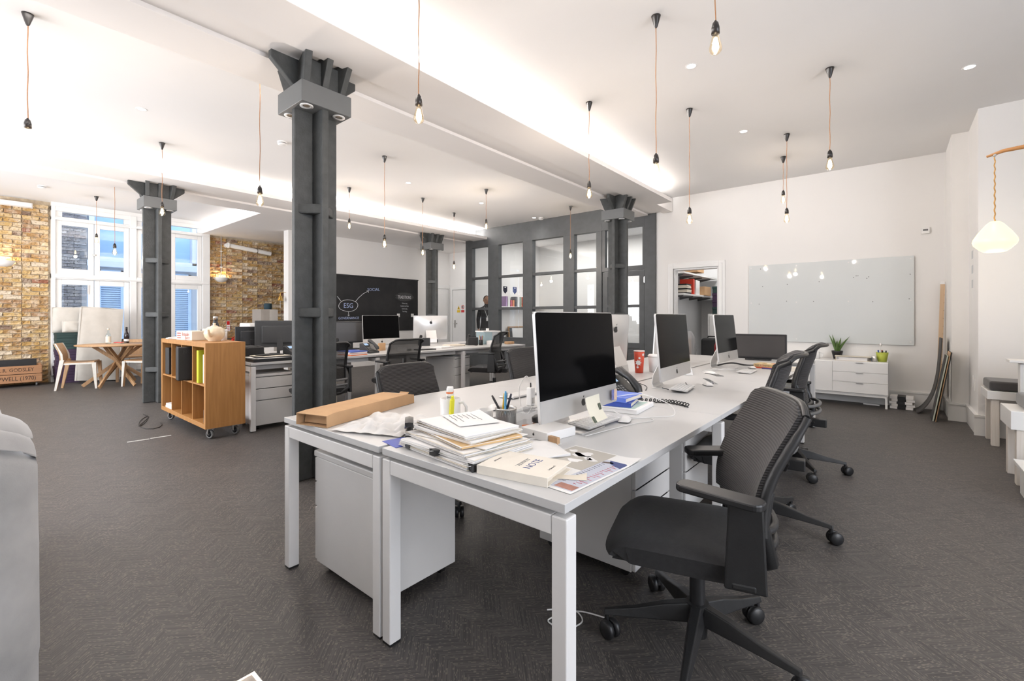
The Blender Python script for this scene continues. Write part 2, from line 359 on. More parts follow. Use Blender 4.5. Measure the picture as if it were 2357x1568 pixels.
# baseboards
def base(name, segs, h=0.19, t=0.02):
    m = MB()
    for (x0, y0), (x1, y1), (nx, ny) in segs:
        lo = (min(x0, x1, x0 + nx * t, x1 + nx * t), min(y0, y1, y0 + ny * t, y1 + ny * t)); hi = (max(x0, x1, x0 + nx * t, x1 + nx * t), max(y0, y1, y0 + ny * t, y1 + ny * t))
        m.b2((lo[0], lo[1], 0), (hi[0], hi[1], h))
        e = t * 1.6
        lo = (min(x0, x1, x0 + nx * e, x1 + nx * e) - abs(ny) * 0.0, min(y0, y1, y0 + ny * e, y1 + ny * e)); hi = (max(x0, x1, x0 + nx * e, x1 + nx * e), max(y0, y1, y0 + ny * e, y1 + ny * e))
        m.b2((lo[0], lo[1], h), (hi[0], hi[1], h + 0.022))
    return struct(m.build(name, TRIMW))
base('baseboard_back', [((-3.34, WY), (-3.13, WY), (0, -1)), ((-2.14, WY), (0.513, WY), (0, -1))])
base('baseboard_right', [((0.535, 7.43), (0.535, WY), (-1, 0)), ((0.503, 7.43), (0.68, 7.43), (0, -1)), ((0.68, 6.68), (0.68, 7.398), (-1, 0)), ((0.648, 6.68), (3.2, 6.68), (0, -1))])

# ---- door opening architrave + open door leaf + store room
m = MB()
for k, (wd, th) in enumerate(((0.10, 0.016), (0.055, 0.03))):
    i = 0.0 if k == 0 else 0.0
    m.b2((-3.02 - wd, WY - th, 0), (-3.02, WY, 2.075 + wd)).b2((-2.25, WY - th, 0), (-2.25 + wd, WY, 2.075 + wd)).b2((-3.02, WY - th, 2.075), (-2.25, WY, 2.075 + wd))
m.b2((-3.02, WY, 0), (-2.99, WY + 0.14, 2.075)).b2((-2.28, WY, 0), (-2.25, WY + 0.14, 2.075)).b2((-2.99, WY, 2.045), (-2.28, WY + 0.14, 2.075))
struct(m.build('trim_3', TRIMW, bevel=0.003))
struct(MB().box((0, 0.36, 1.02), (0.04, 0.72, 2.03)).build('door_3', TRIMW, loc=(-2.30, WY + 0.16, 0), rot=(0, 0, R(8)), bevel=0.003))
ST = mat('store_wall_paint', (0.72, 0.725, 0.73), 0.8, var=0.02, vscale=3)
struct(MB().b2((-3.36, WY + 0.14, 0), (-3.26, 10.6, H)).build('wall_store_left', ST))
struct(MB().b2((-3.36, 10.5, 0), (-1.5, 10.6, H)).build('wall_store_back', ST))
struct(MB().b2((-1.6, WY + 0.14, 0), (-1.5, 10.6, H)).build('wall_store_right', ST))

# ---- meeting-room walls behind the glazed partition
struct(MB().b2((-8.4, 11.3, 0), (-3.3, 11.4, H)).build('wall_meeting_back', WALL))
struct(MB().b2((-8.42, 8.26, 0), (-8.32, 11.4, H)).build('wall_meeting_left', WALL))

# ---- grey glazed partition, Y = 8.14
PY0, PY1 = 8.14, 8.26
cols = [(-8.074, -7.528), (-7.191, -6.454), (-6.182, -5.362), (-5.094, -4.574)]
rows = [(0.80, 1.40), (1.45, 2.045), (2.10, 2.70)]
rows_hi = [(0.74, 1.385), (1.445, 2.14), (2.20, 2.93)]
m = MB()
m.b2((-8.30, PY0, 0), (-4.45, PY1, 0.74)).b2((-8.30, PY0, 2.93), (-4.45, PY1, H))
m.b2((-3.555, PY0, 0), (-3.34, PY1, H)).b2((-4.45, PY0, 2.93), (-3.555, PY1, H))
edges = [-8.30] + [e for c in cols for e in c] + [-4.45]
for i in range(0, len(edges), 2): m.b2((edges[i], PY0, 0.74), (edges[i + 1], PY1, 2.93))
for x0, x1 in cols:
    for z0, z1 in ((1.385, 1.445), (2.14, 2.20)): m.b2((x0, PY0 + 0.01, z0), (x1, PY1 - 0.02, z1))
    m.b2((x0 - 0.012, PY0 - 0.008, 0.726), (x1 + 0.012, PY0, 0.742))
part = struct(m.build('wall_partition', GREY, bevel=0.002, seg=1))
for x0, x1 in cols:
    for z0, z1 in rows_hi: MB().b2((x0, PY0 + 0.075, z0), (x1, PY0 + 0.081, z1)).build('pane', PANE, part)
# transom light and glazed door with two panes
m = MB().b2((-4.45, PY0 + 0.01, 2.11), (-3.555, PY1 - 0.02, 2.19)).b2((-4.45, PY0 + 0.01, 2.19), (-4.38, PY1 - 0.02, 2.93)).b2((-3.60, PY0 + 0.01, 2.19), (-3.555, PY1 - 0.02, 2.93))
m.build('transom_frame', GREY, part)
MB().b2((-4.38, PY0 + 0.075, 2.19), (-3.60, PY0 + 0.081, 2.93)).build('pane', PANE, part)
m = MB()
for x0, x1 in ((-4.44, -4.33), (-3.67, -3.565)): m.b2((x0, PY0 + 0.02, 0.01), (x1, PY1 - 0.03, 2.10))
for z0, z1 in ((0.01, 0.52), (0.62, 0.72), (1.40, 1.45), (2.00, 2.10)): m.b2((-4.33, PY0 + 0.02, z0), (-3.67, PY1 - 0.03, z1))
m.b2((-4.33, PY0 + 0.04, 0.5), (-3.67, PY1 - 0.05, 0.65))
door1 = struct(m.build('door_1', GREY, bevel=0.002, seg=1))
for z0, z1 in ((0.72, 1.40), (1.45, 2.00)): MB().b2((-4.33, PY0 + 0.06, z0), (-3.67, PY0 + 0.066, z1)).build('pane', PANE, door1)
MB().b2((-3.572, PY0 + 0.005, 1.86), (-3.555, PY0 + 0.022, 1.97)).build('hinge', STEEL, door1)

# ---- blackboard wall block and lobby
BX = -10.03
struct(MB().b2((-10.25, 4.5, 0), (BX, 8.0, SOF)).build('wall_left_block', WALL))
struct(MB().b2((-12.0, 8.0, 0), (-10.18, 9.5, SOF)).build('wall_lobby_left', WALL))
struct(MB().b2((-10.3, 9.3, 0), (-8.42, 9.4, SOF)).build('wall_lobby_back', WALL))
# lobby doors
d = struct(MB().b2((-10.18, 8.56, 0), (-10.15, 9.24, 2.03)).b2((-10.15, 8.62, 1.15), (-10.142, 9.18, 1.9)).b2((-10.15, 8.62, 0.2), (-10.142, 9.18, 1.0)).build('door_4', TRIMW, bevel=0.002))
struct(MB().b2((-10.18, 8.44, 0), (-10.14, 8.55, 2.15)).b2((-10.18, 9.25, 0), (-10.14, 9.30, 2.15)).b2((-10.18, 8.55, 2.04), (-10.14, 9.25, 2.15)).build('trim_4', TRIMW, bevel=0.003))
d = struct(MB().b2((-9.98, 9.255, 0), (-9.15, 9.30, 2.0)).build('door_5', TRIMW, bevel=0.002))
MB().cyl((-9.88, 9.256, 1.02), (-9.88, 9.215, 1.02), 0.012, n=8).cyl((-9.88, 9.215, 1.02), (-9.76, 9.215, 1.02), 0.011, n=8).b2((-9.91, 9.245, 0.90), (-9.85, 9.257, 1.12)).build('door_handle', STEEL, d)
struct(MB().b2((-10.07, 9.24, 0), (-9.99, 9.30, 2.08)).b2((-9.99, 9.24, 2.01), (-9.05, 9.30, 2.08)).build('trim_5', TRIMW, bevel=0.003))

# ---- brick window wall, X = -12.1
BW = -12.1
MORTAR = mat('lime_mortar', (0.44, 0.36, 0.26), 0.95, spec=0.1, var=0.22, vscale=14, bump=0.5, bscale=40)
YEL = [(0, (0.44, 0.27, 0.09)), (0.16, (0.50, 0.34, 0.14)), (0.32, (0.36, 0.21, 0.08)), (0.46, (0.56, 0.42, 0.24)), (0.60, (0.45, 0.29, 0.13)), (0.72, (0.33, 0.19, 0.09)), (0.83, (0.26, 0.10, 0.055)), (0.86, (0.60, 0.50, 0.37)), (0.95, (0.20, 0.13, 0.09))]
BRICK = brick_material('london_stock_brick', YEL)
def brick_mesh(name, lx, lz, seed, m):
    r = random.Random(seed); b = MB(); nx, nz = 4, 2
    fr = [[(-lx / 2 + lx * i / nx + (r.uniform(-1, 1) * 0.007), r.uniform(-0.006, 0.008) - (0.011 if i in (0, nx) or j in (0, nz) else 0.0), -lz / 2 + lz * j / nz + r.uniform(-1, 1) * 0.0045) for i in range(nx + 1)] for j in range(nz + 1)]
    vs = [p for row in fr for p in row]; w = nx + 1
    fs = [(j * w + i, j * w + i + 1, (j + 1) * w + i + 1, (j + 1) * w + i) for j in range(nz) for i in range(nx)]
    edge = list(range(w)) + [j * w + nx for j in range(1, nz + 1)] + [nz * w + i for i in range(nx - 1, -1, -1)] + [j * w for j in range(nz - 1, 0, -1)]
    o = len(vs); vs += [(vs[e][0], 0.04, vs[e][2]) for e in edge]; k = len(edge)
    fs += [(edge[(i + 1) % k], edge[i], o + i, o + (i + 1) % k) for i in range(k)]
    b.add([(-y, x, z) for x, y, z in vs], fs, False); return b
def brick_wall(parent, y0, y1, z0, z1, zs, mname):
    # bricks above zs are single parts; the ones below (hidden by furniture) are one joined part
    CH, BL = 0.0765, 0.228
    stretch = [brick_mesh('brick', BL - 0.012, CH - 0.011, 50 + i, None).mesh('brick', BRICK) for i in range(9)]
    heads = [brick_mesh('brick', 0.104, CH - 0.011, 80 + i, None).mesh('brick', BRICK) for i in range(6)]
    rest = MB(); row = 0; z = z0 + CH / 2
    while z < z1 - 0.02:
        y = y0; hd = row % 2; k = 0
        while y < y1 - 0.03:
            L = (0.116 if (k % 2 == (row % 2)) else BL); L = min(L, y1 - y)
            if L < 0.06: break
            head = L < 0.17
            yc, zz = y + L / 2, z + rnd.uniform(-0.003, 0.003); xx = BW + rnd.uniform(-0.006, 0.008)
            sc = (L - 0.010) / (0.104 if head else BL - 0.012)
            if z > zs:
                o = bpy.data.objects.new('brick', rnd.choice(heads if head else stretch)); COL.objects.link(o); o.parent = parent
                o.location = (xx, yc, zz); o.scale = (1, sc * 0.985, 1); o.rotation_euler = (R(rnd.uniform(-0.8, 0.8)), 0, 0)
            else:
                rest.add(brick_mesh('b', (0.104 if head else BL - 0.012) * sc, CH - 0.011, rnd.randint(0, 999), None).v, [f for f in brick_mesh('b', 0.1, 0.06, 1, None).f], False, Matrix.Translation((xx, yc, zz)))
            y += L; k += 1
        z += CH; row += 1
    if rest.v:
        o = rest.build('lower_courses', BRICK, parent); o['kind'] = 'stuff'
wl = struct(MB().b2((-12.4, -2.6, 0), (BW - 0.012, 1.05, H)).build('wall_left', MORTAR))
brick_wall(wl, -0.35, 1.05, 0.0, 3.34, 0.2, 'a')
wl2 = struct(MB().b2((-12.4, 3.62, 0), (BW - 0.012, 8.0, SOF)).build('wall_left_rear', MORTAR))
brick_wall(wl2, 3.64, 5.35, 0.0, SOF, 0.95, 'b')
struct(MB().b2((-12.4, 1.05, 3.29), (-12.0, 3.62, H)).b2((-12.4, 1.05, 0), (-12.05, 3.62, 0.12)).build('trim_6', TRIMW))

# ---- window_1: tall white timber window, two pairs of casements, transom lights above
WX = -12.06
def bar(m, y0, y1, z0, z1, x0=-0.05, x1=0.05): m.b2((WX + x0, y0, z0), (WX + x1, y1, z1))
m = MB()
for y0, y1 in ((1.05, 1.11), (2.19, 2.30), (3.47, 3.62)): bar(m, y0, y1, 0.12, 3.29, -0.07, 0.07)
for z0, z1 in ((3.20, 3.29), (3.03, 3.10), (1.93, 2.03), (0.12, 0.22)): bar(m, 1.05, 3.62, z0, z1, -0.065, 0.062)
bar(m, 1.05, 3.6, 3.035, 3.065, 0.05, 0.085); bar(m, 1.05, 3.6, 1.95, 1.985, 0.05, 0.08)
win = struct(m.build('window_1', TRIMW, bevel=0.008, seg=2))
for y0, y1 in ((1.11, 1.65), (1.65, 2.19), (2.30, 2.885), (2.885, 3.47)):
    for z0, z1, b0, b1 in ((0.22, 1.93, 0.42, 0.10), (2.03, 3.03, 0.10, 0.08)):
        s = 0.085; m = MB()
        bar(m, y0 + 0.004, y0 + s, z0, z1, -0.03, 0.03); bar(m, y1 - s, y1 - 0.004, z0, z1, -0.03, 0.03)
        bar(m, y0 + s, y1 - s, z0, z0 + b0, -0.03, 0.03); bar(m, y0 + s, y1 - s, z1 - b1, z1, -0.03, 0.03)
        sash = m.build('sash', TRIMW, win, bevel=0.006)
        MB().b2((WX - 0.006, y0 + s, z0 + b0), (WX, y1 - s, z1 - b1)).build('pane', PANE, sash)
for y0, y1 in ((1.11, 2.19), (2.30, 3.47)):
    m = MB(); bar(m, y0, y0 + 0.09, 3.10, 3.20, -0.03, 0.03); bar(m, y1 - 0.09, y1, 3.10, 3.20, -0.03, 0.03)
    sash = m.build('sash', TRIMW, win); MB().b2((WX - 0.006, y0 + 0.09, 3.10), (WX, y1 - 0.09, 3.20)).build('pane', PANE, sash)
MB().cyl((WX + 0.03, 1.645, 2.42), (WX + 0.07, 1.645, 2.42), 0.014, n=8).cyl((WX + 0.06, 1.62, 2.43), (WX + 0.06, 1.68, 2.43), 0.008, n=6).build('latch', STEEL, win)
MB().b2((WX + 0.03, 1.55, 1.66), (WX + 0.045, 1.575, 1.84)).build('bolt', STEEL, win)

# ---- the building across the alley
OUTB = brick_material('alley_brick', [(0, (0.26, 0.25, 0.26)), (0.25, (0.34, 0.32, 0.32)), (0.5, (0.20, 0.19, 0.21)), (0.75, (0.40, 0.38, 0.38)), (0.9, (0.28, 0.24, 0.24))], lime=0.2)
OUTW = mat('pale_blue_render', (0.60, 0.66, 0.74), 0.8, var=0.03, vscale=4)
OUTS = mat('blue_shutter_paint', (0.42, 0.56, 0.74), 0.6, var=0.05, vscale=6)
OX = -14.6
bld = thing('alley_building', 'brick and pale blue building with louvred shutters across the alley', 'building', (OX, 0, 0))
ob = MB().b2((-0.3, -1.5, -0.2), (-0.02, 7.5, 5.5)).build('render_wall', OUTW, bld)
AM = mat('alley_mortar', (0.32, 0.32, 0.33), 0.95, var=0.1)
pier = MB().b2((-0.3, 0.1, -0.2), (0.10, 1.86, 5.5)).build('brick_pier', AM, bld)
pier2 = MB().b2((-0.3, 4.12, -0.2), (0.10, 5.6, 5.5)).build('brick_pier', AM, bld)
om = [brick_mesh('brick', 0.20, 0.062, 300 + i, None).mesh('brick', OUTB) for i in range(5)]
for pier, yy0, yy1, zz0 in ((pier, 1.10, 1.86, 0.9), (pier2, 4.12, 4.9, 0.9)):
    z = zz0; row = 0
    while z < 4.2:
        y = yy0 + (0.11 if row % 2 else 0.0) + 0.105
        while y < yy1 - 0.06:
            o = bpy.data.objects.new('brick', rnd.choice(om)); COL.objects.link(o); o.parent = pier; o.location = (0.115, y, z); y += 0.215
        z += 0.075; row += 1
def shutter(y0, y1, z0, z1):
    f = MB().b2((-0.02, y0, z0), (0.05, y0 + 0.07, z1)).b2((-0.02, y1 - 0.07, z0), (0.05, y1, z1)).b2((-0.02, y0, z0), (0.05, y1, z0 + 0.08)).b2((-0.02, y0, z1 - 0.08), (0.05, y1, z1)).build('shutter', OUTS, bld, bevel=0.004)
    n = int((z1 - z0 - 0.16) / 0.052)
    me = MB().box((0, 0, 0), (0.012, y1 - y0 - 0.14, 0.06), (0, R(-35), 0)).mesh('slat', OUTS)
    for k in range(n):
        o = bpy.data.objects.new('slat', me); COL.objects.link(o); o.parent = f; o.location = (0.015, (y0 + y1) / 2, z0 + 0.11 + k * 0.052)
shutter(2.05, 2.55, 0.6, 2.35); shutter(2.80, 3.35, 0.6, 2.35); shutter(3.45, 3.95, 0.6, 2.35)
MB().b2((-0.02, 1.86, 2.42), (0.16, 4.12, 2.56)).build('ledge', OUTW, bld, bevel=0.01)
MB().b2((-0.02, 1.86, 0.35), (0.2, 4.12, 0.52)).build('ledge', OUTW, bld, bevel=0.01)
wf = MB()
for y in (1.95, 2.62, 3.3, 4.02): wf.b2((-0.02, y - 0.05, 2.6), (0.06, y + 0.05, 4.2))
wf.b2((-0.02, 1.88, 2.56), (0.06, 4.1, 2.66)).build('window_frame', mat('alley_white_paint', (0.66, 0.70, 0.78), 0.6, var=0.02), bld)
skyp = mat('alley_window_glass', (0.30, 0.48, 0.70), 0.12, spec=0.6, var=0.1, vscale=1.2)
for y in (2.0, 2.67, 3.35): MB().b2((-0.02, y, 2.66), (0.0, y + 0.58, 4.2)).build('pane', skyp, bld)

# ---- cast-iron columns
def column(label, x, y):
    t = thing('iron_column', label, 'column', (x, y, 0), 0, 'cast iron columns')
    L, a = 0.165, 0.026
    MB().b2((-L, -a, 0), (L, a, 2.80)).b2((-a, -L, 0), (a, -a, 2.80)).b2((-a, a, 0), (a, L, 2.80)).build('shaft', IRON, t, bevel=0.008)
    for z in (0.47, 1.25, 2.02):
        q = L - 0.012
        for sx in (-1, 1):
            for sy in (-1, 1):
                # quarter plates with fillets into the web
                pts = [(0, 0), (q, 0), (q * 0.98, q * 0.10), (q * 0.10, q * 0.98), (0, q)]
                pts = [(sx * (px), sy * (py)) for px, py in pts]
                if sx * sy < 0: pts = pts[::-1]
                MB().prism(pts, z - 0.036, z + 0.036).build('rib', IRON, t, bevel=0.012, seg=2)
    MB().b2((-0.192, -0.192, 2.75), (0.192, 0.192, 2.902)).build('box_collar', BOXGREY, t, bevel=0.004)
    for dx, dy in ((-0.125, -0.125), (0.125, -0.125), (-0.125, 0.125), (0.125, 0.125)):
        s = MB().lathe([(0.027, -0.004), (0.046, -0.006), (0.046, 0.004), (0.027, 0.004)], 16).build('spotlight', WHT, t, loc=(dx, dy, 2.750))
        MB().lathe([(0.0, 0.0), (0.027, -0.002), (0.027, 0.004)], 12).build('lamp_face', mat('spot_lens', (0.25, 0.19, 0.13), 0.2, var=0.2, vscale=30), s)
    fm = [(0.0, 2.90), (0.15, 2.90), (0.33, 3.06), (0.33, 3.115), (0.0, 3.115)]
    for rz in (90, -90):
        MB().prism(fm, -0.024, 0.024, Matrix.Rotation(R(rz), 4, 'Z') @ Matrix.Rotation(R(90), 4, 'X')).build('fin', IRON, t, bevel=0.006)
    fs = [(0.0, 2.90), (0.16, 2.90), (0.245, 3.11), (0.225, 3.125), (0.0, 3.125)]
    for rz in (0, 180):
        for dy, an in ((-0.10, -14), (0, 0), (0.10, 14)):
            MB().prism(fs, -0.024, 0.024, Matrix.Translation((0, dy if rz == 0 else -dy, 0)) @ Matrix.Rotation(R(rz + an), 4, 'Z') @ Matrix.Rotation(R(90), 4, 'X')).build('fin', IRON, t, bevel=0.006)
    MB().b2((-0.14, -0.14, 2.90), (0.14, 0.14, 3.10)).build('core', IRON, t, bevel=0.01)
    return t
column('large grey iron column right behind the white desk end, nearest to the camera', -3.39, 1.72)
column('grey iron column beside the wooden bookcase on castors', -8.14, 1.79)
column('grey iron column in front of the glazed partition door', -3.37, 6.70)
column('grey iron column beside the right edge of the blackboard', -8.16, 6.92)
# ================================================================== DESKS
def desk(label, x0, x1, y0, y1, legs, group='white bench desks of the front row', M=None, nest=0.0, rz=0.0, org=(0, 0)):
    # bench desk: slab top floating on a square-tube frame; legs = list of corners (sx, sy) it owns
    cx, cy = (x0 + x1) / 2, (y0 + y1) / 2
    t = thing('bench_desk', label, 'desk', (org[0] + cx * math.cos(rz) - cy * math.sin(rz), org[1] + cx * math.sin(rz) + cy * math.cos(rz), 0), rz, group)
    w, l = x1 - x0, y1 - y0; hw, hl = w / 2, l / 2; s = 0.05
    MB().b2((-hw + 0.004, -hl + 0.001, 0.705), (hw - 0.004, hl - 0.001, 0.73)).build('tabletop', DESKW, t, bevel=0.0015)
    for sx, sy in legs:
        px, py = sx * (hw - s / 2), sy * (hl - s / 2 - 0.004)
        lg = MB().b2((px - s / 2 + 0.001, py - s / 2, 0.008), (px + s / 2 - 0.001, py + s / 2, 0.69)).build('leg', METW, t, bevel=0.004)
        MB().b2((px - s / 2 + 0.003, py - s / 2 + 0.002, 0.0), (px + s / 2 - 0.003, py + s / 2 - 0.002, 0.008)).build('foot', BLK, lg)
    for sy in (-1, 1):
        if any(q[1] == sy for q in legs):
            py = sy * (hl - s / 2 - 0.004)
            MB().b2((-hw + s, py - s / 2, 0.637), (hw - s, py + s / 2, 0.69)).build('end_rail', METW, t, bevel=0.003)
    for sx in (-1, 1):
        px = sx * (hw - 0.13)
        MB().b2((px - 0.02, -hl + 0.05, 0.645), (px + 0.02, hl - 0.05, 0.69)).build('side_rail', METW, t)
    MB().b2((-hw + 0.12, -hl + 0.1, 0.69), (-hw + 0.16, hl - 0.1, 0.705)).b2((hw - 0.16, -hl + 0.1, 0.69), (hw - 0.12, hl - 0.1, 0.705)).build('spacer', METW, t)
    return t
YS = [1.0, 2.41, 3.81, 5.21]
XL, XM0, XM1, XR = -2.28, -1.482, -1.468, -0.65
lab = ['nearest', 'middle', 'farthest']
for i in range(3):
    lg = [(-1, -1), (1, -1)] + ([(-1, 1), (1, 1)] if i == 2 else [])
    desk(['white bench desk carrying the cardboard parcel and white mug', 'white bench desk behind the red paper cup column side, second on the left side', 'white bench desk with red paper cup area, third on the left side'][i], XL, XM0, YS[i], YS[i + 1], lg)
    desk(['white bench desk nearest the camera with notebook and paper stack', 'white bench desk carrying the second computer from the camera', 'white bench desk carrying the computer nearest the whiteboard wall'][i], XM1, XR, YS[i], YS[i + 1], lg)
desk('white end desk set crosswise under the dark monitor by the credenza', XL, XR, 5.215, 6.02, [(-1, 1), (1, 1)])

# middle row, turned a little
MR = R(-2.4); MO = (-5.17, 1.93)
def mid(x, y): return (MO[0] + x * math.cos(MR) - y * math.sin(MR), MO[1] + x * math.sin(MR) + y * math.cos(MR))
for i in range(3):
    lg = [(-1, -1), (1, -1)] + ([(-1, 1), (1, 1)] if i == 2 else [])
    y0, y1 = i * 1.48, (i + 1) * 1.48
    desk(['white desk in the middle row with the pile of black folders, beside the bookcase', 'white desk in the middle row with the open desk phone and computer', 'white desk in the middle row with the pen pot and clear box'][i], -0.79, 0.0, y0, y1, lg, 'white bench desks of the middle row', rz=MR, org=MO)
    desk(['white desk on the far side of the middle row carrying the black monitor back', 'white desk on the far side of the middle row before the blackboard', 'white desk on the far side of the middle row with the computer showing its back'][i], -1.60, -0.80, y0, y1, lg, 'white bench desks of the middle row', rz=MR, org=MO)

# ================================================================== PEDESTALS (drawers face local +X)
def pedestal(label, loc, rz, d=0.54, wd=0.42, z0=0.045, z1=0.575, m=PEDW):
    t = thing('drawer_pedestal', label, 'drawer unit', (loc[0], loc[1], 0), rz, 'white steel drawer pedestals')
    MB().b2((-d, -wd / 2, z0), (-0.02, wd / 2, z1 - 0.03)).build('body', m, t, bevel=0.003)
    MB().b2((-d - 0.003, -wd / 2 - 0.003, z1 - 0.03), (0.002, wd / 2 + 0.003, z1)).build('top', m, t, bevel=0.006)
    h = z1 - 0.035 - z0
    zz = z1 - 0.034
    for f in (0.24, 0.24, 0.52):
        a = zz - f * h + 0.004
        dr = MB().b2((-0.02, -wd / 2 + 0.002, a), (0.0, wd / 2 - 0.002, zz - 0.002)).build('drawer', m, t, bevel=0.004)
        MB().b2((-0.012, -wd / 2 + 0.02, zz - 0.006), (-0.002, wd / 2 - 0.02, zz - 0.001)).build('grip', BLK, dr)
        zz -= f * h
    MB().lathe([(0.0, 0.004), (0.007, 0.003), (0.008, 0.0)], 10, Matrix.Translation((0.002, wd / 2 - 0.04, z1 - 0.014)) @ Matrix.Rotation(R(90), 4, 'Y')).build('lock', STEEL, t)
    for sx in (-d + 0.05, -0.07):
        for sy in (-1, 1):
            y = sy * (wd / 2 - 0.05)
            MB().cyl((sx, y - 0.012, 0.022), (sx, y + 0.012, 0.022), 0.022, n=12).cyl((sx, y, 0.03), (sx, y, z0), 0.008, n=6).build('castor', BLK, t)
    return t
pedestal('drawer pedestal under the nearest desk end, seen from its plain side', (-2.15, 1.30), R(180), d=0.54)
pedestal('drawer pedestal under the desk behind the foreground office chair', (-0.90, 2.17), R(0))
pedestal('drawer pedestal half hidden behind the second office chair', (-0.93, 2.92), R(0))
pedestal('drawer pedestal under the desk end beside the wooden bookcase', (-5.22, 2.20), R(-3), z1=0.60)
pedestal('drawer pedestal with papers on top in the middle row', (-5.19, 5.02), R(12), z1=0.60)
pedestal('drawer pedestal with a round cable hole behind the middle row leg', (-6.35, 3.05), R(180), m=mat('beige_steel_paint', (0.52, 0.46, 0.38), 0.5, var=0.03))
# low white trolley on castors near the third chair
t = thing('mobile_trolley', 'low white mobile unit on castors behind the third chair', 'trolley', (-0.72, 4.98, 0))
MB().b2((-0.42, 0.0, 0.07), (0.0, 0.02, 0.55)).b2((-0.42, 0.40, 0.07), (0.0, 0.42, 0.55)).b2((-0.42, 0.02, 0.07), (0.0, 0.40, 0.09)).b2((-0.42, 0.02, 0.53), (0.0, 0.40, 0.55)).b2((-0.42, 0.02, 0.09), (-0.40, 0.40, 0.53)).b2((-0.40, 0.20, 0.09), (-0.01, 0.22, 0.53)).build('carcass', TRIMW, t, bevel=0.002)
for x in (-0.36, -0.05):
    for y in (0.05, 0.37): MB().cyl((x, y - 0.014, 0.03), (x, y + 0.014, 0.03), 0.03, n=12).cyl((x, y, 0.04), (x, y, 0.07), 0.012, n=8).build('castor', BLK, t)

# ================================================================== TASK CHAIRS (face local +Y)
def ribbed(name, col, see=0.0):
    m = bpy.data.materials.new(name); m.use_nodes = True; nt = m.node_tree; b = nt.nodes['Principled BSDF']; L = nt.links.new
    tc = nd(nt, 'ShaderNodeTexCoord'); wv = nd(nt, 'ShaderNodeTexWave', wave_type='BANDS', bands_direction='Z'); wv.inputs['Scale'].default_value = 38; wv.inputs['Distortion'].default_value = 0.0
    L(tc.outputs['Object'], wv.inputs[0]); r = nd(nt, 'ShaderNodeValToRGB'); e = r.color_ramp.elements
    e[0].color = (*[c * 0.35 for c in col], 1); e[1].color = (*[c * 1.5 for c in col], 1); L(wv.outputs[1], r.inputs[0]); L(r.outputs[0], b.inputs['Base Color'])
    b.inputs['Roughness'].default_value = 0.75; b.inputs['Specular IOR Level'].default_value = 0.3
    b.inputs['Sheen Weight'].default_value = 0.15
    bp = nd(nt, 'ShaderNodeBump'); bp.inputs['Strength'].default_value = 0.6; bp.inputs['Distance'].default_value = 0.003; L(wv.outputs[1], bp.inputs['Height']); L(bp.outputs[0], b.inputs['Normal'])
    if see:
        tr = nd(nt, 'ShaderNodeBsdfTransparent'); mx = nd(nt, 'ShaderNodeMixShader'); mx.inputs[0].default_value = see
        L(b.outputs[0], mx.inputs[1]); L(tr.outputs[0], mx.inputs[2]); L(mx.outputs[0], nt.nodes['Material Output'].inputs[0])
    return m
RIB = ribbed('ribbed_mesh_fabric', (0.034, 0.031, 0.031)); SHEER = ribbed('sheer_mesh_fabric', (0.014, 0.014, 0.015), 0.38)
CHF = mat('charcoal_seat_fabric', (0.019, 0.018, 0.0185), 0.9, spec=0.25, var=0.15, vscale=60, bump=0.15, bscale=500, sheen=0.2)
CHP = mat('chair_plastic', (0.016, 0.016, 0.0165), 0.40, spec=0.5, var=0.1, vscale=25, bump=0.06, bscale=300)
GRYP = mat('grey_chair_plastic', (0.13, 0.13, 0.13), 0.45, var=0.05, vscale=25)
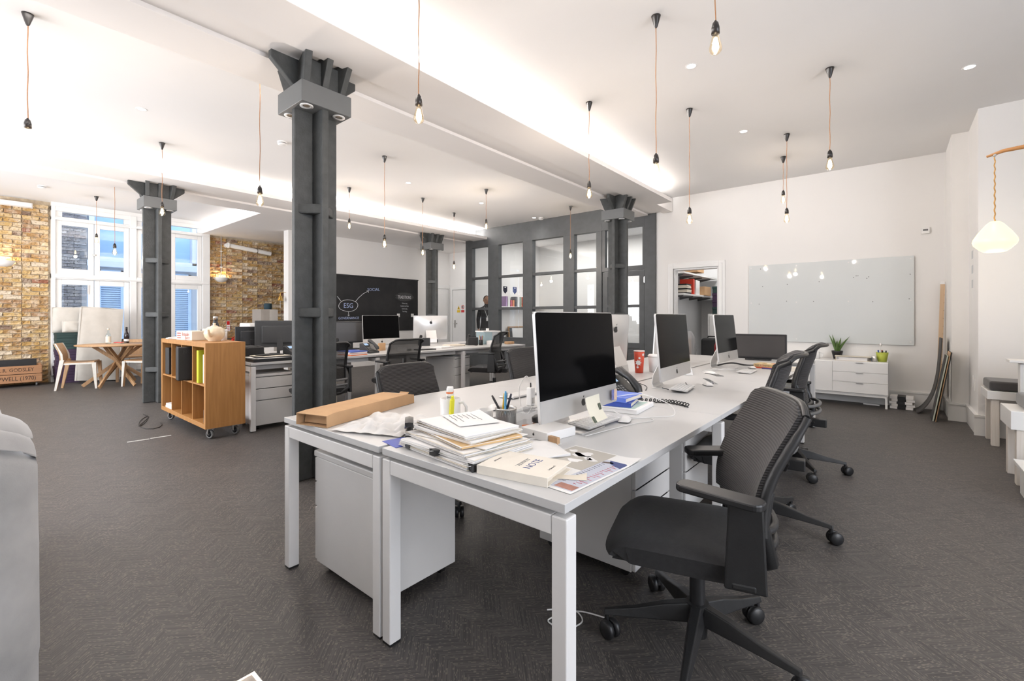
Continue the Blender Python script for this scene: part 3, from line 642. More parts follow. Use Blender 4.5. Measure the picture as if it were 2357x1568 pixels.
def chair(label, loc, rz, seat=0.465, top=1.0, rec=9, base_rz=20, arm_in=0, sheer=False, band=None, back_rz=0.0, fwd=0.12, curl=0.055, arm_y=0.04, flat=0.075):
    t = thing('task_chair', label, 'office chair', (loc[0], loc[1], 0), rz, 'black task chairs')
    # five-star base with castors
    MB().cyl((0, 0, 0.045), (0, 0, 0.165), 0.034, 0.040, 16).build('hub', CHP, t, bevel=0.004)
    for k in range(5):
        a = R(base_rz + 72 * k); M = Matrix.Rotation(a, 4, 'Z')
        m = MB()
        prof = [(0.03, 0.10, 0.165, 0.030), (0.12, 0.095, 0.150, 0.026), (0.22, 0.088, 0.122, 0.020), (0.338, 0.080, 0.100, 0.015)]
        vs = []; fs = []
        for x, z0, z1, w in prof: vs += [(x, -w, z0), (x, w, z0), (x, w * 0.6, z1), (x, -w * 0.6, z1)]
        for j in range(3):
            for q in range(4): fs.append((j * 4 + q, j * 4 + (q + 1) % 4, (j + 1) * 4 + (q + 1) % 4, (j + 1) * 4 + q))
        fs += [(3, 2, 1, 0), (12, 13, 14, 15)]
        leg = m.add(vs, fs, False, M).build('leg', CHP, t, bevel=0.004)
        c = MB(); an = R(k * 131 % 360); C = M @ Matrix.Translation((0.328, 0, 0)) @ Matrix.Rotation(an, 4, 'Z')
        c.cyl((0, 0, 0.05), (0, 0, 0.085), 0.009, n=8, M=C)
        for s in (-1, 1):
            pr = [(0.0, -0.013), (0.028, -0.013), (0.034, -0.007), (0.034, 0.007), (0.028, 0.013), (0.0, 0.013)]
            c.lathe(pr, 18, C @ Matrix.Translation((0.018, s * 0.016, 0.034)) @ Matrix.Rotation(R(90), 4, 'X'))
        c.box((0.010, 0, 0.048), (0.045, 0.012, 0.016), M=C).build('castor', BLKM, leg)
    MB().cyl((0, 0, 0.165), (0, 0, 0.27), 0.027, n=16).build('lift_sleeve', BLKM, t)
    MB().cyl((0, 0, 0.27), (0, 0, seat - 0.09), 0.014, n=12).build('gas_lift', STEEL, t)
    # mechanism
    MB().box((0, 0.0, seat - 0.085), (0.13, 0.24, 0.05), taper=(1.3, 1.15)).box((0, -0.13, seat - 0.075), (0.07, 0.16, 0.06)).cyl((-0.075, -0.03, seat - 0.095), (0.075, -0.03, seat - 0.095), 0.022, n=12).build('mechanism', CHP, t, bevel=0.006)
    MB().tube([(0.07, 0.03, seat - 0.08), (0.19, 0.03, seat - 0.075), (0.25, 0.035, seat - 0.08)], [0.005, 0.006, 0.012], 8).build('lever', CHP, t)
    # seat: padded slab with waterfall front
    def sf(u, v):
        x = (u - 0.5) * 0.50; y = fwd - 0.235 + v * 0.49
        ex = abs(u - 0.5) * 2; ey = abs(v - 0.5) * 2
        z = seat - 0.022 * ex ** 5 - 0.018 * ey ** 6 - (0.035 * max(0, (v - 0.78) / 0.22) ** 2) - 0.008 * (1 - ex ** 2) * (1 - ey ** 2)
        rr = 1 - 0.10 * (ex ** 6) * (ey ** 6); return (x * rr, fwd + (y - fwd) * rr, z)
    MB().grid(sf, 18, 18, 0.07).build('seat', CHF, t, bevel=0.012)
    MB().grid(lambda u, v: ((u - 0.5) * 0.44, fwd - 0.20 + v * 0.42, seat - 0.068), 4, 4, 0.018).build('seat_shell', CHP, t, bevel=0.006)
    # backrest
    zb = seat + 0.07; zt = top; ta = math.tan(R(rec)); Mb = Matrix.Rotation(back_rz, 4, 'Z')
    def bk(u, v, dy=0.0, w0=0.475, w1=0.455):
        z = zb + (zt - zb) * v; wdt = w0 + (w1 - w0) * v; x = (u - 0.5) * wdt
        y = fwd - 0.215 - (z - zb) * ta + 0.038 * math.sin(PI * min(1, v * 1.25)) * (1 - 0.4 * v) + flat * (abs(u - 0.5) * 2) ** 2.2 - curl * max(0, (v - 0.88) / 0.12) ** 2 + dy
        corner = 0.03 * (abs(u - 0.5) * 2) ** 8
        return Mb @ Vector((x, y, z - corner * max(0, (v - 0.8) / 0.2)))
    MB().grid(bk, 18, 22, 0.016 if not sheer else 0.004).build('backrest', SHEER if sheer else RIB, t)
    fr = MB()
    for s in (0, 1):
        path = [bk(s, v / 12, -0.012) for v in range(13)]
        fr.tube(path, [0.017] * 6 + [0.016] * 4 + [0.013] * 3, 8)
    fr.tube([bk(u / 12, 1.0, -0.006) for u in range(13)], 0.012, 8)
    fr.tube([bk(u / 10, 0.0, -0.012) for u in range(11)], 0.016, 8)
    fr.build('back_frame', CHP, t)
    # lower yoke carrying the back, with two open lumbar bands behind
    yk = MB()
    for s in (-1, 1):
        yk.tube([Mb @ Vector((s * 0.04, -0.10, seat - 0.08)), Mb @ Vector((s * 0.14, fwd - 0.20, seat - 0.075)), Mb @ Vector((s * 0.215, fwd - 0.225, seat - 0.02)), Mb @ Vector((s * 0.226, fwd - 0.165 - 0.03, seat + 0.10)), bk(0.0 if s < 0 else 1.0, 0.35, -0.02)], [0.022, 0.024, 0.026, 0.024, 0.014], 8)
    yk.build('yoke', CHP, t)
    for dz in (0.02, 0.075):
        MB().tube([Mb @ Vector((0.215 * math.sin(a), fwd - 0.20 - 0.085 * math.cos(a), seat + dz)) for a in [R(q) for q in range(-80, 81, 16)]], 0.013, 8).build('lumbar_band', band or CHP, t)
    # arms
    for s in (-1, 1):
        MB().box((s * 0.258, arm_y - 0.075, seat + 0.055), (0.03, 0.12, 0.27), taper=(0.9, 0.8)).box((s * 0.20, arm_y - 0.07, seat - 0.065), (0.15, 0.07, 0.022)).build('arm_post', CHP, t, bevel=0.006)
        MB().rbox((0, 0, 0), (0.078, 0.265, 0.024), 0.03, 5).build('arm_pad', BLKM, t, bevel=0.006, loc=(s * 0.258, arm_y, seat + 0.202), rot=(0, 0, R(s * arm_in)))
    return t
def face(dx, dy): return math.atan2(dy, dx) - PI / 2
chair('black task chair in the foreground, turned towards the desk end', (-0.555, 1.74), face(-0.95, -0.27), seat=0.46, top=0.935, rec=18, base_rz=31, arm_in=22, arm_y=-0.07, curl=0.0, flat=0.03, back_rz=R(13), fwd=0.05)
chair('black task chair, second along the right side of the desks', (-0.58, 2.98), face(-1, -0.12), top=1.01, rec=7, base_rz=48, band=GRYP)
chair('black task chair nearest the white credenza, back to the aisle', (-0.60, 4.28), face(-1, -0.05), top=1.0, rec=7, base_rz=63, band=GRYP)
chair('charcoal chair back showing over the desk beside the cardboard parcel', (-2.34, 1.89), face(1, 0.06), seat=0.43, top=0.90, rec=8, band=GRYP, curl=0.0, flat=0.02)
chair('charcoal chair back showing over the desk left of the largest computer screen', (-2.34, 3.16), face(1, -0.1), seat=0.46, top=0.94, rec=8, band=GRYP, curl=0.0, flat=0.02)
chair('black mesh chair half hidden by the nearest iron column', (-4.72, 2.50), face(-1, 0.05), top=0.94, rec=6, sheer=True, band=GRYP)
chair('black mesh chair seen from behind before the screen under the blackboard', (-4.75, 3.55), face(-1, 0.05), top=0.94, rec=6, sheer=True)
chair('black mesh chair at the right end of the middle row', (-4.75, 5.28), face(-0.92, -0.4), top=0.985, rec=6, sheer=True)

# ================================================================== COMPUTERS (screen faces local +X, origin at foot)
def apple_mark(parent, M, s, m):
    # bitten fruit outline with a leaf
    pts = []
    for k in range(28):
        a = 2 * PI * k / 28; r = 1.0 + 0.08 * math.cos(2 * a)
        x, y = r * math.cos(a) * 0.92, r * math.sin(a)
        if k in (0, 1, 2, 3, 27): x -= 0.34 - 0.1 * abs(k - 1 if k < 20 else 2)
        if k == 7: y -= 0.22
        if k == 21: y += 0.12
        pts.append((x * s, y * s))
    o = MB().prism(pts, 0, 0.0006, M)
    lf = [(0.02 * s, 1.15 * s), (0.38 * s, 1.25 * s), (0.45 * s, 1.72 * s), (0.10 * s, 1.55 * s)]
    o.prism(lf, 0, 0.0006, M); return o.build('logo', m, parent)
MARK = mat('dark_mark', (0.02, 0.02, 0.022), 0.4, var=0.02)
def imac(label, loc, rz, w=0.65, tilt=0.0, ht=0.435, lift=0.0):
    t = thing('desktop_computer', label, 'computer', loc, rz, 'slim aluminium desktop computers')
    MB().rbox((-0.075, 0, 0.003), (0.20, 0.20, 0.006), 0.012).build('foot', ALU, t, bevel=0.0015)
    MB().tube([(-0.165, 0, 0.006), (-0.175, 0, 0.04), (-0.155, 0, 0.12), (-0.075, 0, 0.25)], 0.001, 3)
    nk = MB()
    pf = [(-0.165, 0.004), (-0.178, 0.03), (-0.168, 0.09), (-0.085, 0.26)]
    vs = []
    for x, z in pf: vs += [(x, -0.095, z), (x, 0.095, z), (x + 0.008, 0.095, z), (x + 0.008, -0.095, z)]
    nk.add(vs, [tuple(j * 4 + q for q in f) for j in range(3) for f in ((0, 1, 5, 4), (1, 2, 6, 5), (2, 3, 7, 6), (3, 0, 4, 7))] + [(3, 2, 1, 0), (12, 13, 14, 15)])
    nk.build('stand', ALU, t, bevel=0.003)
    z0 = 0.075 + lift; T = Matrix.Translation((-0.03, 0, z0)) @ Matrix.Rotation(R(tilt), 4, 'Y')
    # body: thin edge bulging at the back
    def back(u, v):
        e = (1 - (abs(u - 0.5) * 2) ** 2.4) * (1 - (abs(v - 0.5) * 2) ** 2.4)
        return (-0.010 - 0.045 * e, (0.5 - u) * w, v * ht)
    def rr(inset, x):
        r = 0.014; pts = []
        for cy, cz, a0 in ((w / 2 - r - inset, ht - r - inset, 0), (-w / 2 + r + inset, ht - r - inset, 90), (-w / 2 + r + inset, r + inset, 180), (w / 2 - r - inset, r + inset, 270)):
            for k in range(5): a = R(a0 + 22.5 * k); pts.append((cy + r * math.cos(a), cz + r * math.sin(a)))
        return pts
    F = T @ Matrix(((0, 0, 1, 0), (1, 0, 0, 0), (0, 1, 0, 0), (0, 0, 0, 1)))
    MB().prism(rr(0, 0), -0.012, 0.0, F).grid(back, 10, 10, 0, T).build('body', ALU, t)
    ch = 0.088
    r = 0.012; pts = [(-w / 2 + 0.003, ch), (w / 2 - 0.003, ch)] + [(w / 2 - 0.003 - r + r * math.cos(R(a)), ht - 0.003 - r + r * math.sin(R(a))) for a in (0, 45, 90)] + [(-w / 2 + 0.003 + r - r * math.cos(R(a)), ht - 0.003 - r + r * math.sin(R(a))) for a in (90, 45, 0)]
    MB().prism(pts, 0.0, 0.0022, F).build('screen', GLASSBLK, t)
    mw = w / 2 - 0.024
    pts = [(-w / 2 + 0.004, 0.004), (w / 2 - 0.004, 0.004), (w / 2 - 0.004, ch - 0.001), (-w / 2 + 0.004, ch - 0.001)]
    MB().prism(pts, 0.0, 0.0012, F).build('chin', ALU, t)
    apple_mark(t, F @ Matrix.Translation((0, ch * 0.47, 0.0013)), 0.017, MARK)
    apple_mark(t, T @ Matrix.Translation((-0.0562, 0, ht * 0.72)) @ Matrix(((0, 0, -1, 0), (-1, 0, 0, 0), (0, 1, 0, 0), (0, 0, 0, 1))), 0.028, MARK)
    return t
imac('desktop computer with a large black screen, nearest the camera', (-1.005, 1.735, 0.73), R(1), tilt=-4)
imac('desktop computer with a black screen, second along the front desks', (-1.10, 3.13, 0.73), R(3), tilt=-5)
imac('desktop computer with a black screen nearest the whiteboard', (-1.15, 4.62, 0.73), R(0), tilt=-6)
imac('desktop computer seen edge-on behind the largest screen', (-1.86, 3.45, 0.73), R(180), tilt=-4)
imac('desktop computer seen edge-on behind the second screen, its white back showing', (-1.86, 4.70, 0.73), R(180), tilt=-4)
imac('desktop computer with a black screen before the blackboard', (-5.86, 4.03, 0.73), R(-2), tilt=-4, w=0.62)
imac('desktop computer turned away, showing its white back', (-6.52, 5.48, 0.73), R(152), tilt=-4, w=0.62)

# ================================================================== OTHER MONITORS
def monitor(label, loc, rz, w, h, z0, m=GLASSBLK, frame=BLK, back=False, name='monitor'):
    t = thing(name, label, 'monitor', loc, rz, 'black flat monitors')
    MB().rbox((0, 0, 0.008), (0.20, 0.26, 0.016), 0.05, 5).build('foot', frame, t, bevel=0.003)
    MB().box((-0.035, 0, (z0 + 0.12) / 2), (0.03, 0.07, z0 + 0.12)).build('neck', frame, t, bevel=0.004)
    MB().box((0, 0, z0 + h / 2), (0.03, w, h)).build('housing', frame, t, bevel=0.008)
    MB().box((-0.03, 0, z0 + h * 0.48), (0.035, w * 0.72, h * 0.66)).build('rear_cover', frame, t, bevel=0.012)
    MB().b2((0.0155, -w / 2 + 0.02, z0 + 0.025), (0.017, w / 2 - 0.02, z0 + h - 0.02)).build('screen', m, t)
    return t
DIMSCR = mat('matte_dark_screen', (0.045, 0.042, 0.041), 0.32, spec=0.5, var=0.1, vscale=3)
monitor('dark matt monitor standing low on the end desk below the whiteboard', (-1.17, 5.78, 0.73), R(-84), 0.56, 0.28, 0.012, DIMSCR)
p = mid(-0.95, 0.66); monitor('large black monitor seen from the back beside the nearest iron column', (p[0], p[1], 0.73), R(152), 0.58, 0.34, 0.10, frame=mat('charcoal_plastic', (0.030, 0.031, 0.032), 0.55, var=0.05))
p = mid(-1.3, 0.45); monitor('small dark screen behind the black folders by the bookcase', (p[0], p[1], 0.73), R(170), 0.40, 0.28, 0.08)
p = mid(-1.15, 1.75); monitor('dark screen partly hidden behind the column and desk phone', (p[0], p[1], 0.73), R(-20), 0.52, 0.32, 0.10, DIMSCR)

# ================================================================== KEYBOARDS, MICE, PHONES
def keyboard(label, loc, rz, L=0.28, W=0.115, tilt=4, m=WHT):
    # keys run along local Y, front edge towards +X
    t = thing('keyboard', label, 'keyboard', loc, rz, 'slim white keyboards')
    T = Matrix.Rotation(R(tilt), 4, 'Y')
    MB().rbox((0, 0, 0.008), (W, L, 0.006), 0.01, 3, M=T).cyl((-W / 2 + 0.01, -L / 2 + 0.01, 0.009), (-W / 2 + 0.01, L / 2 - 0.01, 0.009), 0.008, n=8).build('base', ALU, t)
    me = MB().box((0, 0, 0), (0.0155, 0.0155, 0.003)).mesh('key', m); sp = MB().box((0, 0, 0), (0.0155, 0.09, 0.003)).mesh('key', m)
    for r_ in range(6):
        k = 0; n = 14
        while k < n:
            y = -L / 2 + 0.018 + k * (L - 0.036) / (n - 1); x = -W / 2 + 0.018 + r_ * 0.0178
            use = sp if (r_ == 5 and k == 5) else me
            if r_ == 5 and 5 < k < 10: k += 1; continue
            o = bpy.data.objects.new('key', use); COL.objects.link(o); o.parent = t
            q = T @ Vector((x, y + (0.04 if use is sp else 0), 0.0125)); o.location = q; o.rotation_euler = (0, R(tilt), 0); k += 1
    return t
def mouse(label, loc, rz, m=WHT):
    t = thing('computer_mouse', label, 'mouse', loc, rz, 'white computer mice')
    MB().grid(lambda u, v: ((u - .5) * 0.058 * (1 - 0.25 * (abs(v - .5) * 2) ** 3), (v - .5) * 0.112, 0.006 + 0.018 * (1 - (abs(u - .5) * 2) ** 3.0) * (1 - (abs(v - .5) * 2) ** 2.6)), 10, 12).build('shell', m, t)
    MB().rbox((0, 0, 0.0035), (0.05, 0.10, 0.007), 0.022, 5).build('base', GRYP, t)
    return t
keyboard('slim white keyboard before the nearest computer, under the hanging note', (-1.035, 1.83, 0.741), R(-2))
keyboard('slim white keyboard before the second computer', (-1.075, 3.06, 0.741), R(8))
keyboard('slim white keyboard before the computer nearest the whiteboard', (-0.985, 4.42, 0.732), R(2))
keyboard('slim white keyboard on the left desk beside the white power adapter', (-1.77, 2.21, 0.732), R(180))
mouse('white wired mouse on the nearest desk right of the keyboard', (-0.965, 1.985, 0.73), R(20))
mouse('white mouse on the second desk', (-1.01, 3.39, 0.73), R(35))
mouse('white mouse near the third computer, by its keyboard', (-1.02, 4.78, 0.73), R(30))
mouse('dark-based mouse on the desk beside the third computer stand', (-1.20, 4.10, 0.73), R(60))
mouse('white mouse behind the pen pot on the left desk', (-1.62, 1.80, 0.73), R(50))
p = mid(-0.33, 2.22); mouse('grey mouse on the middle row beside the small white card', (p[0], p[1], 0.73), R(40), GRYP)
PHSCR = emis('phone_screen_glow', (0.55, 0.75, 1.0), 0.9)
def phone(label, loc, rz):
    t = thing('desk_phone', label, 'telephone', loc, rz, 'black desk phones')
    pf = [(-0.10, 0.0), (0.09, 0.0), (0.09, 0.02), (-0.07, 0.135), (-0.10, 0.13)]
    S = Matrix.Rotation(R(90), 4, 'X')
    MB().prism(pf, -0.09, 0.09, S).build('base', CHP, t, bevel=0.006)
    sl = math.atan2(0.115, 0.16)
    T = Matrix.Translation((0.0, 0, 0.085)) @ Matrix.Rotation(sl, 4, 'Y')
    MB().box((-0.045, -0.035, 0.003), (0.055, 0.085, 0.006), M=T).build('display_bezel', BLKM, t)
    MB().box((-0.045, -0.035, 0.0065), (0.042, 0.068, 0.001), M=T).build('display', PHSCR, t)
    kb = MB().box((0, 0, 0), (0.012, 0.016, 0.004)).mesh('key', GRYP)
    for i in range(4):
        for j in range(3):
            o = bpy.data.objects.new('key', kb); COL.objects.link(o); o.parent = t; o.location = T @ Vector((0.012 + i * 0.018, -0.06 + j * 0.024, 0.004)); o.rotation_euler = (0, sl, 0)
    MB().tube([T @ Vector(q) for q in ((-0.10, 0.055, 0.02), (-0.085, 0.055, 0.036), (0.0, 0.055, 0.046), (0.075, 0.055, 0.036), (0.095, 0.055, 0.02))], [0.020, 0.026, 0.020, 0.026, 0.022], 10).build('handset', CHP, t)
    return t
phone('black desk phone with its handset, right behind the largest screen', (-1.24, 2.50, 0.73), R(-10))
p = mid(-0.50, 0.66); phone('black desk phone with a lit display beside the nearest column', (p[0], p[1], 0.73), R(25))
p = mid(-0.33, 1.58); phone('black desk phone with a lit display in the middle of the middle row', (p[0], p[1], 0.73), R(15))
p = mid(-1.0, 1.52); phone('dark desk phone behind the mesh chair next to the column', (p[0], p[1], 0.73), R(150))
p = mid(-1.05, 3.02); phone('dark desk phone behind the mesh chair by the computer back', (p[0], p[1], 0.73), R(150))
p = mid(-0.62, 3.72); phone('dark desk phone before the clear plastic box', (p[0], p[1], 0.73), R(150))
# ================================================================== PENDANTS
SOCK = mat('black_bakelite', (0.022, 0.019, 0.018), 0.28, spec=0.5, var=0.05)
CORD = mat('copper_cord', (0.42, 0.20, 0.09), 0.6, var=0.1, vscale=80)
BULB = glass('amber_bulb_glass', (1.0, 0.93, 0.80), 0.9, 1.35)
FIL = emis('hot_filament', (1.0, 0.70, 0.36), 34)
FILD = emis('dim_filament', (1.0, 0.86, 0.64), 16)
def pendant_proto(f, nm):
    t = thing('pendant_bulb', nm, 'pendant lamp', (0, 0, 0), 0, 'bare filament bulb pendants')
    # origin at the bulb tip; canopy and cord are set per copy
    MB().lathe([(0.0, 0.176), (0.006, 0.176), (0.008, 0.168), (0.014, 0.165), (0.020, 0.140), (0.021, 0.108), (0.0, 0.106)], 16).build('socket', SOCK, t)
    MB().lathe([(0.013, 0.108), (0.016, 0.098), (0.020, 0.080), (0.027, 0.055), (0.0315, 0.034), (0.030, 0.018), (0.020, 0.006), (0.0, 0.0)], 20).build('glass', BULB, t)
    MB().lathe([(0.0, 0.092), (0.009, 0.085), (0.014, 0.062), (0.0175, 0.036), (0.012, 0.020), (0.0, 0.014)], 12).build('filament', f, t)
    return t
protoA = pendant_proto(FIL, 'x'); protoB = pendant_proto(FILD, 'x')
PEND = [  # x, y, tip z, dim, label
 (-4.696, 0.294, 2.445, 1, 'filament bulb pendant at the far left, hanging before the brick wall'),
 (-6.91, 1.57, 2.461, 0, 'filament bulb pendant hanging before the column beside the bookcase'),
 (-4.11, 1.607, 2.153, 0, 'filament bulb pendant just left of the largest iron column'),
 (-2.172, 1.741, 2.371, 0, 'filament bulb pendant right of the largest column head, cord leaving the frame'),
 (-10.872, 1.521, 2.526, 0, 'filament bulb pendant before the left window pair, the upper of two'),
 (-8.663, 1.409, 2.109, 0, 'filament bulb pendant before the left window pair, the lower of two'),
 (-5.209, 3.6, 2.143, 0, 'glowing orange filament bulb pendant above the desks before the blackboard'),
 (-6.919, 4.099, 2.676, 1, 'small pale filament bulb pendant close to the right side of the largest column'),
 (-6.508, 5.306, 2.326, 0, 'filament bulb pendant just left of the small column by the blackboard'),
 (-6.938, 6.472, 2.197, 1, 'pale filament bulb pendant above the lobby doors'),
 (-5.245, 5.626, 2.688, 1, 'filament bulb pendant before the upper left corner of the glazed partition'),
 (-4.794, 7.533, 2.35, 0, 'filament bulb pendant before the middle panes of the glazed partition'),
 (-2.328, 4.003, 2.401, 0, 'filament bulb pendant left of the column by the partition door'),
 (-1.293, 3.157, 2.207, 1, 'long filament bulb pendant high over the second front desk'),
 (-0.707, 2.505, 2.583, 1, 'large filament bulb pendant cut off by the top edge of the picture'),
 (-1.606, 4.789, 2.174, 1, 'low filament bulb pendant left of the store room door'),
 (-1.121, 7.023, 2.738, 1, 'short filament bulb pendant closest to the whiteboard wall'),
 (-0.951, 6.18, 2.321, 1, 'filament bulb pendant hanging right over the whiteboard, next to a shorter one'),
 (-0.413, 4.776, 2.481, 1, 'rightmost filament bulb pendant, high before the white wall')]
for i, (x, y, z, dim, lb) in enumerate(PEND):
    t = copy_tree(protoB if dim else protoA, (x, y, z), 0, lb)
    zc = H - z
    wob = [(0.002 * math.sin(k * 1.7 + i), 0.002 * math.cos(k * 1.3 + i), 0.174 + (zc - 0.07 - 0.174) * k / 10) for k in range(11)]
    MB().tube(wob, 0.0032, 6).build('cord', CORD, t)
    MB().lathe([(0.006, zc - 0.085), (0.012, zc - 0.075), (0.030, zc - 0.012), (0.033, zc - 0.001), (0.0, zc - 0.0005)], 18).build('canopy', SOCK, t)
    l = bpy.data.lights.new('bulb_light', 'POINT'); l.energy = 6.5 if x > -2 else (17 if x > -5.3 else 16); l.color = (1.0, 0.88, 0.79); l.shadow_soft_size = 0.03
    o = bpy.data.objects.new('bulb_light', l); COL.objects.link(o); o.location = (x, y, z - 0.035)
for pr in (protoA, protoB):
    for c in [c for c in bpy.data.objects if c.parent == pr]: bpy.data.objects.remove(c)
    bpy.data.objects.remove(pr)
# downlights
DLG = emis('downlight_glow', (1.0, 0.97, 0.93), 14)
DLAB = {(-5.95, 1.18): 'round recessed downlight in the middle bay, left part of the picture', (-5.95, 2.87): 'round recessed downlight hidden near the large column head', (-5.95, 4.56): 'round recessed downlight above the blackboard pendants', (-5.95, 6.25): 'round recessed downlight next to the smallest bright pendant canopy', (-5.95, 7.9): 'round recessed downlight beside the detector at the partition',
        (-1.32, 3.98): 'bright round recessed downlight high between two long pendants', (-1.32, 5.77): 'round recessed downlight before the whiteboard wall', (0.51, 5.52): 'round recessed downlight at the upper right corner', (-9.9, 0.51): 'round recessed downlight over the brick wall beside the smoke detector', (-11.6, 2.39): 'round recessed downlight above the window', (-9.9, 2.39): 'round recessed downlight hidden by the column head near the window'}
for (x, y), lb in DLAB.items():
    t = thing('ceiling_downlight', lb, 'downlight', (x, y, H), 0, 'recessed downlights')
    MB().lathe([(0.036, 0.0), (0.044, -0.004), (0.050, -0.001), (0.050, 0.0)], 20).build('trim_ring', WHT, t)
    MB().lathe([(0.0, -0.0015), (0.036, -0.0015)], 16).build('lens', DLG, t)
for x, y, lb in ((-5.743, 2.505, 'white smoke detector left of the large column head'), (-10.69, 0.83, 'white smoke detector on the ceiling above the brick wall'), (-5.84, 8.0, 'white detector on the ceiling above the glazed partition')):
    t = thing('smoke_detector', lb, 'detector', (x, y, H), 0, 'ceiling detectors')
    MB().lathe([(0.055, 0.0), (0.055, -0.014), (0.050, -0.016)], 20).build('base', WHT, t)
    MB().lathe([(0.046, -0.014), (0.046, -0.026), (0.0, -0.026)], 20).build('sensor_band', BLK, t)
    MB().lathe([(0.054, -0.024), (0.052, -0.034), (0.035, -0.044), (0.0, -0.046)], 20).build('cover', WHT, t)

# ================================================================== BLACKBOARD
CHALKB = mat('blackboard_paint', (0.018, 0.018, 0.0185), 0.75, spec=0.25, var=0.0, col2=(0.030, 0.030, 0.031), vscale=2.2, bump=0.03, bscale=90)
CHALK = mat('white_chalk', (0.62, 0.62, 0.64), 0.95, var=0.25, vscale=60); CHALKBLUE = mat('blue_chalk', (0.40, 0.48, 0.72), 0.95, var=0.2, vscale=60)
DUST = glass('chalk_dust', (1, 1, 1), 0.0, 1.0, 1.0, 0.07, (0.7, 0.7, 0.7))
bb = thing('blackboard', 'large blackboard with chalk diagram reading ESG', 'blackboard', (BX, 6.8, 0))
MB().b2((0.0, -1.62, 0.85), (0.016, 0.48, 2.20)).build('panel', CHALKB, bb)
MB().b2((0.0, 0.484, 0.85), (0.016, 1.195, 2.20)).build('panel', CHALKB, bb)
MB().b2((0.0, -1.63, 2.20), (0.035, 1.20, 2.228)).build('top_rail', BLK, bb, bevel=0.003)
def chalk_text(nm, s, y, z, size, m, rz=0, sx=1.0): return text(nm, s, size, m, bb, frame_M((0.0175, y - 6.8, z), (0, math.cos(R(rz)), math.sin(R(rz))), (0, -math.sin(R(rz)), math.cos(R(rz)))), 0.0003, sx=sx)
def chalk_line(pts, m=CHALK, r=0.006): MB().tube([(0.017, y - 6.8, z) for y, z in pts], r, 5).build('chalk_line', m, bb)
chalk_text('chalk_word', 'ESG', 5.91, 1.48, 0.17, CHALKBLUE, sx=0.9)
chalk_text('chalk_word', 'SOCIAL', 6.60, 1.90, 0.105, CHALKBLUE, 3)
chalk_text('chalk_word', 'GOVERNANCE', 5.92, 1.185, 0.085, CHALKBLUE, 1, 0.95)
chalk_line([(5.91 + 0.25 * math.cos(a) + 0.01 * math.sin(3 * a), 1.485 + 0.14 * math.sin(a)) for a in [2 * PI * k / 30 for k in range(32)]])
chalk_line([(6.10, 1.59), (6.18, 1.68), (6.30, 1.78), (6.45, 1.86)]); chalk_line([(6.40, 1.87), (6.46, 1.865), (6.45, 1.81)], r=0.005)
chalk_line([(5.91, 1.345), (5.915, 1.24)], r=0.005); chalk_line([(5.89, 1.265), (5.915, 1.235), (5.94, 1.265)], r=0.005)
chalk_line([(5.72, 1.585), (5.62, 1.70)])
chalk_text('chalk_word', 'TRADITIONS', 7.55, 1.735, 0.12, CHALK, 0, 0.62)
for k, (s, w_) in enumerate((('Welcome song', .6), ('Breakfast for last Fridays', .55), ('Summer outing', .6), ('Team baking', .6))):
    chalk_text('chalk_word', s, 7.55, 1.575 - k * 0.072, 0.047, CHALK, 0, w_)
MB().add([(0.0166, 7.55 - 6.8 + 0.30 * math.cos(2 * PI * k / 20) * (1 + 0.15 * math.sin(3 * k)), 1.75 + 0.115 * math.sin(2 * PI * k / 20)) for k in range(20)], [tuple(range(20))]).build('chalk_smudge', DUST, bb)
for y in (7.349, 7.803):
    t = thing('wall_switch', 'white switch plate on the blackboard, the ' + ('left' if y < 7.5 else 'right') + ' of two', 'switch', (BX + 0.016, y, 1.257), 0, 'white switch plates on the blackboard')
    MB().box((0.005, 0, 0), (0.010, 0.088, 0.088)).build('plate', WHT, t, bevel=0.003); MB().box((0.012, 0, 0), (0.006, 0.03, 0.045), (0, R(5), 0)).build('rocker', WHT, t)

# ================================================================== WALL ITEMS ON THE WHITE WALL
WBG = mat('white_glass_board', (0.655, 0.68, 0.675), 0.03, spec=0.5, var=0.01, vscale=1, coat=0.3)
t = thing('glass_whiteboard', 'large frameless pale glass board on the white wall', 'whiteboard', (-0.785, WY, 0))
MB().b2((-1.0, -0.028, 0.835), (1.01, -0.020, 2.04)).build('glass_panel', WBG, t, bevel=0.001)
for x in (-0.965, -0.34, 0.30, 0.975):
    for z in (0.88, 1.44, 2.0):
        MB().cyl((x, -0.001, z), (x, -0.032, z), 0.010, n=12).build('standoff', ALU, t)
for x, z in ((-0.83, 1.98), (-0.85, 1.42), (-0.80, 1.70), (-0.46, 1.72), (-0.47, 1.46), (-0.12, 1.45), (-0.05, 1.74), (0.36, 1.78), (0.39, 1.80), (0.41, 1.80), (0.51, 1.76), (0.53, 1.78), (0.575, 1.43), (0.97, 1.79), (0.96, 1.46)):
    MB().cyl((x, -0.028, z), (x, -0.034, z), 0.006, n=8).build('magnet', GRYP, t)
t = thing('thermostat', 'small white thermostat box high on the white wall', 'thermostat', (0.338, WY, 2.362))
MB().box((0, -0.014, 0), (0.085, 0.028, 0.085)).build('housing', WHT, t, bevel=0.004); MB().box((0, -0.029, 0.005), (0.05, 0.004, 0.022)).build('display', GRYP, t)
for k in range(2): tag(MB().box((0, 0, 0), (0.008, 0.05, 0.13)).build('wall_switch', WHT, loc=(0.675, 7.02 - k * 0.12, 0.52 - k * 0.03), bevel=0.002), ('left' if k == 0 else 'right') + ' white socket plate low on the pier beside the bench', 'switch', 'socket plates on the pier')
t = thing('wall_notice', 'pale paper notice on the side of the white pier', 'notice', (0.679, 7.10, 1.72))
MB().box((0, 0, 0), (0.002, 0.20, 0.62)).build('sheet', PAPER, t)
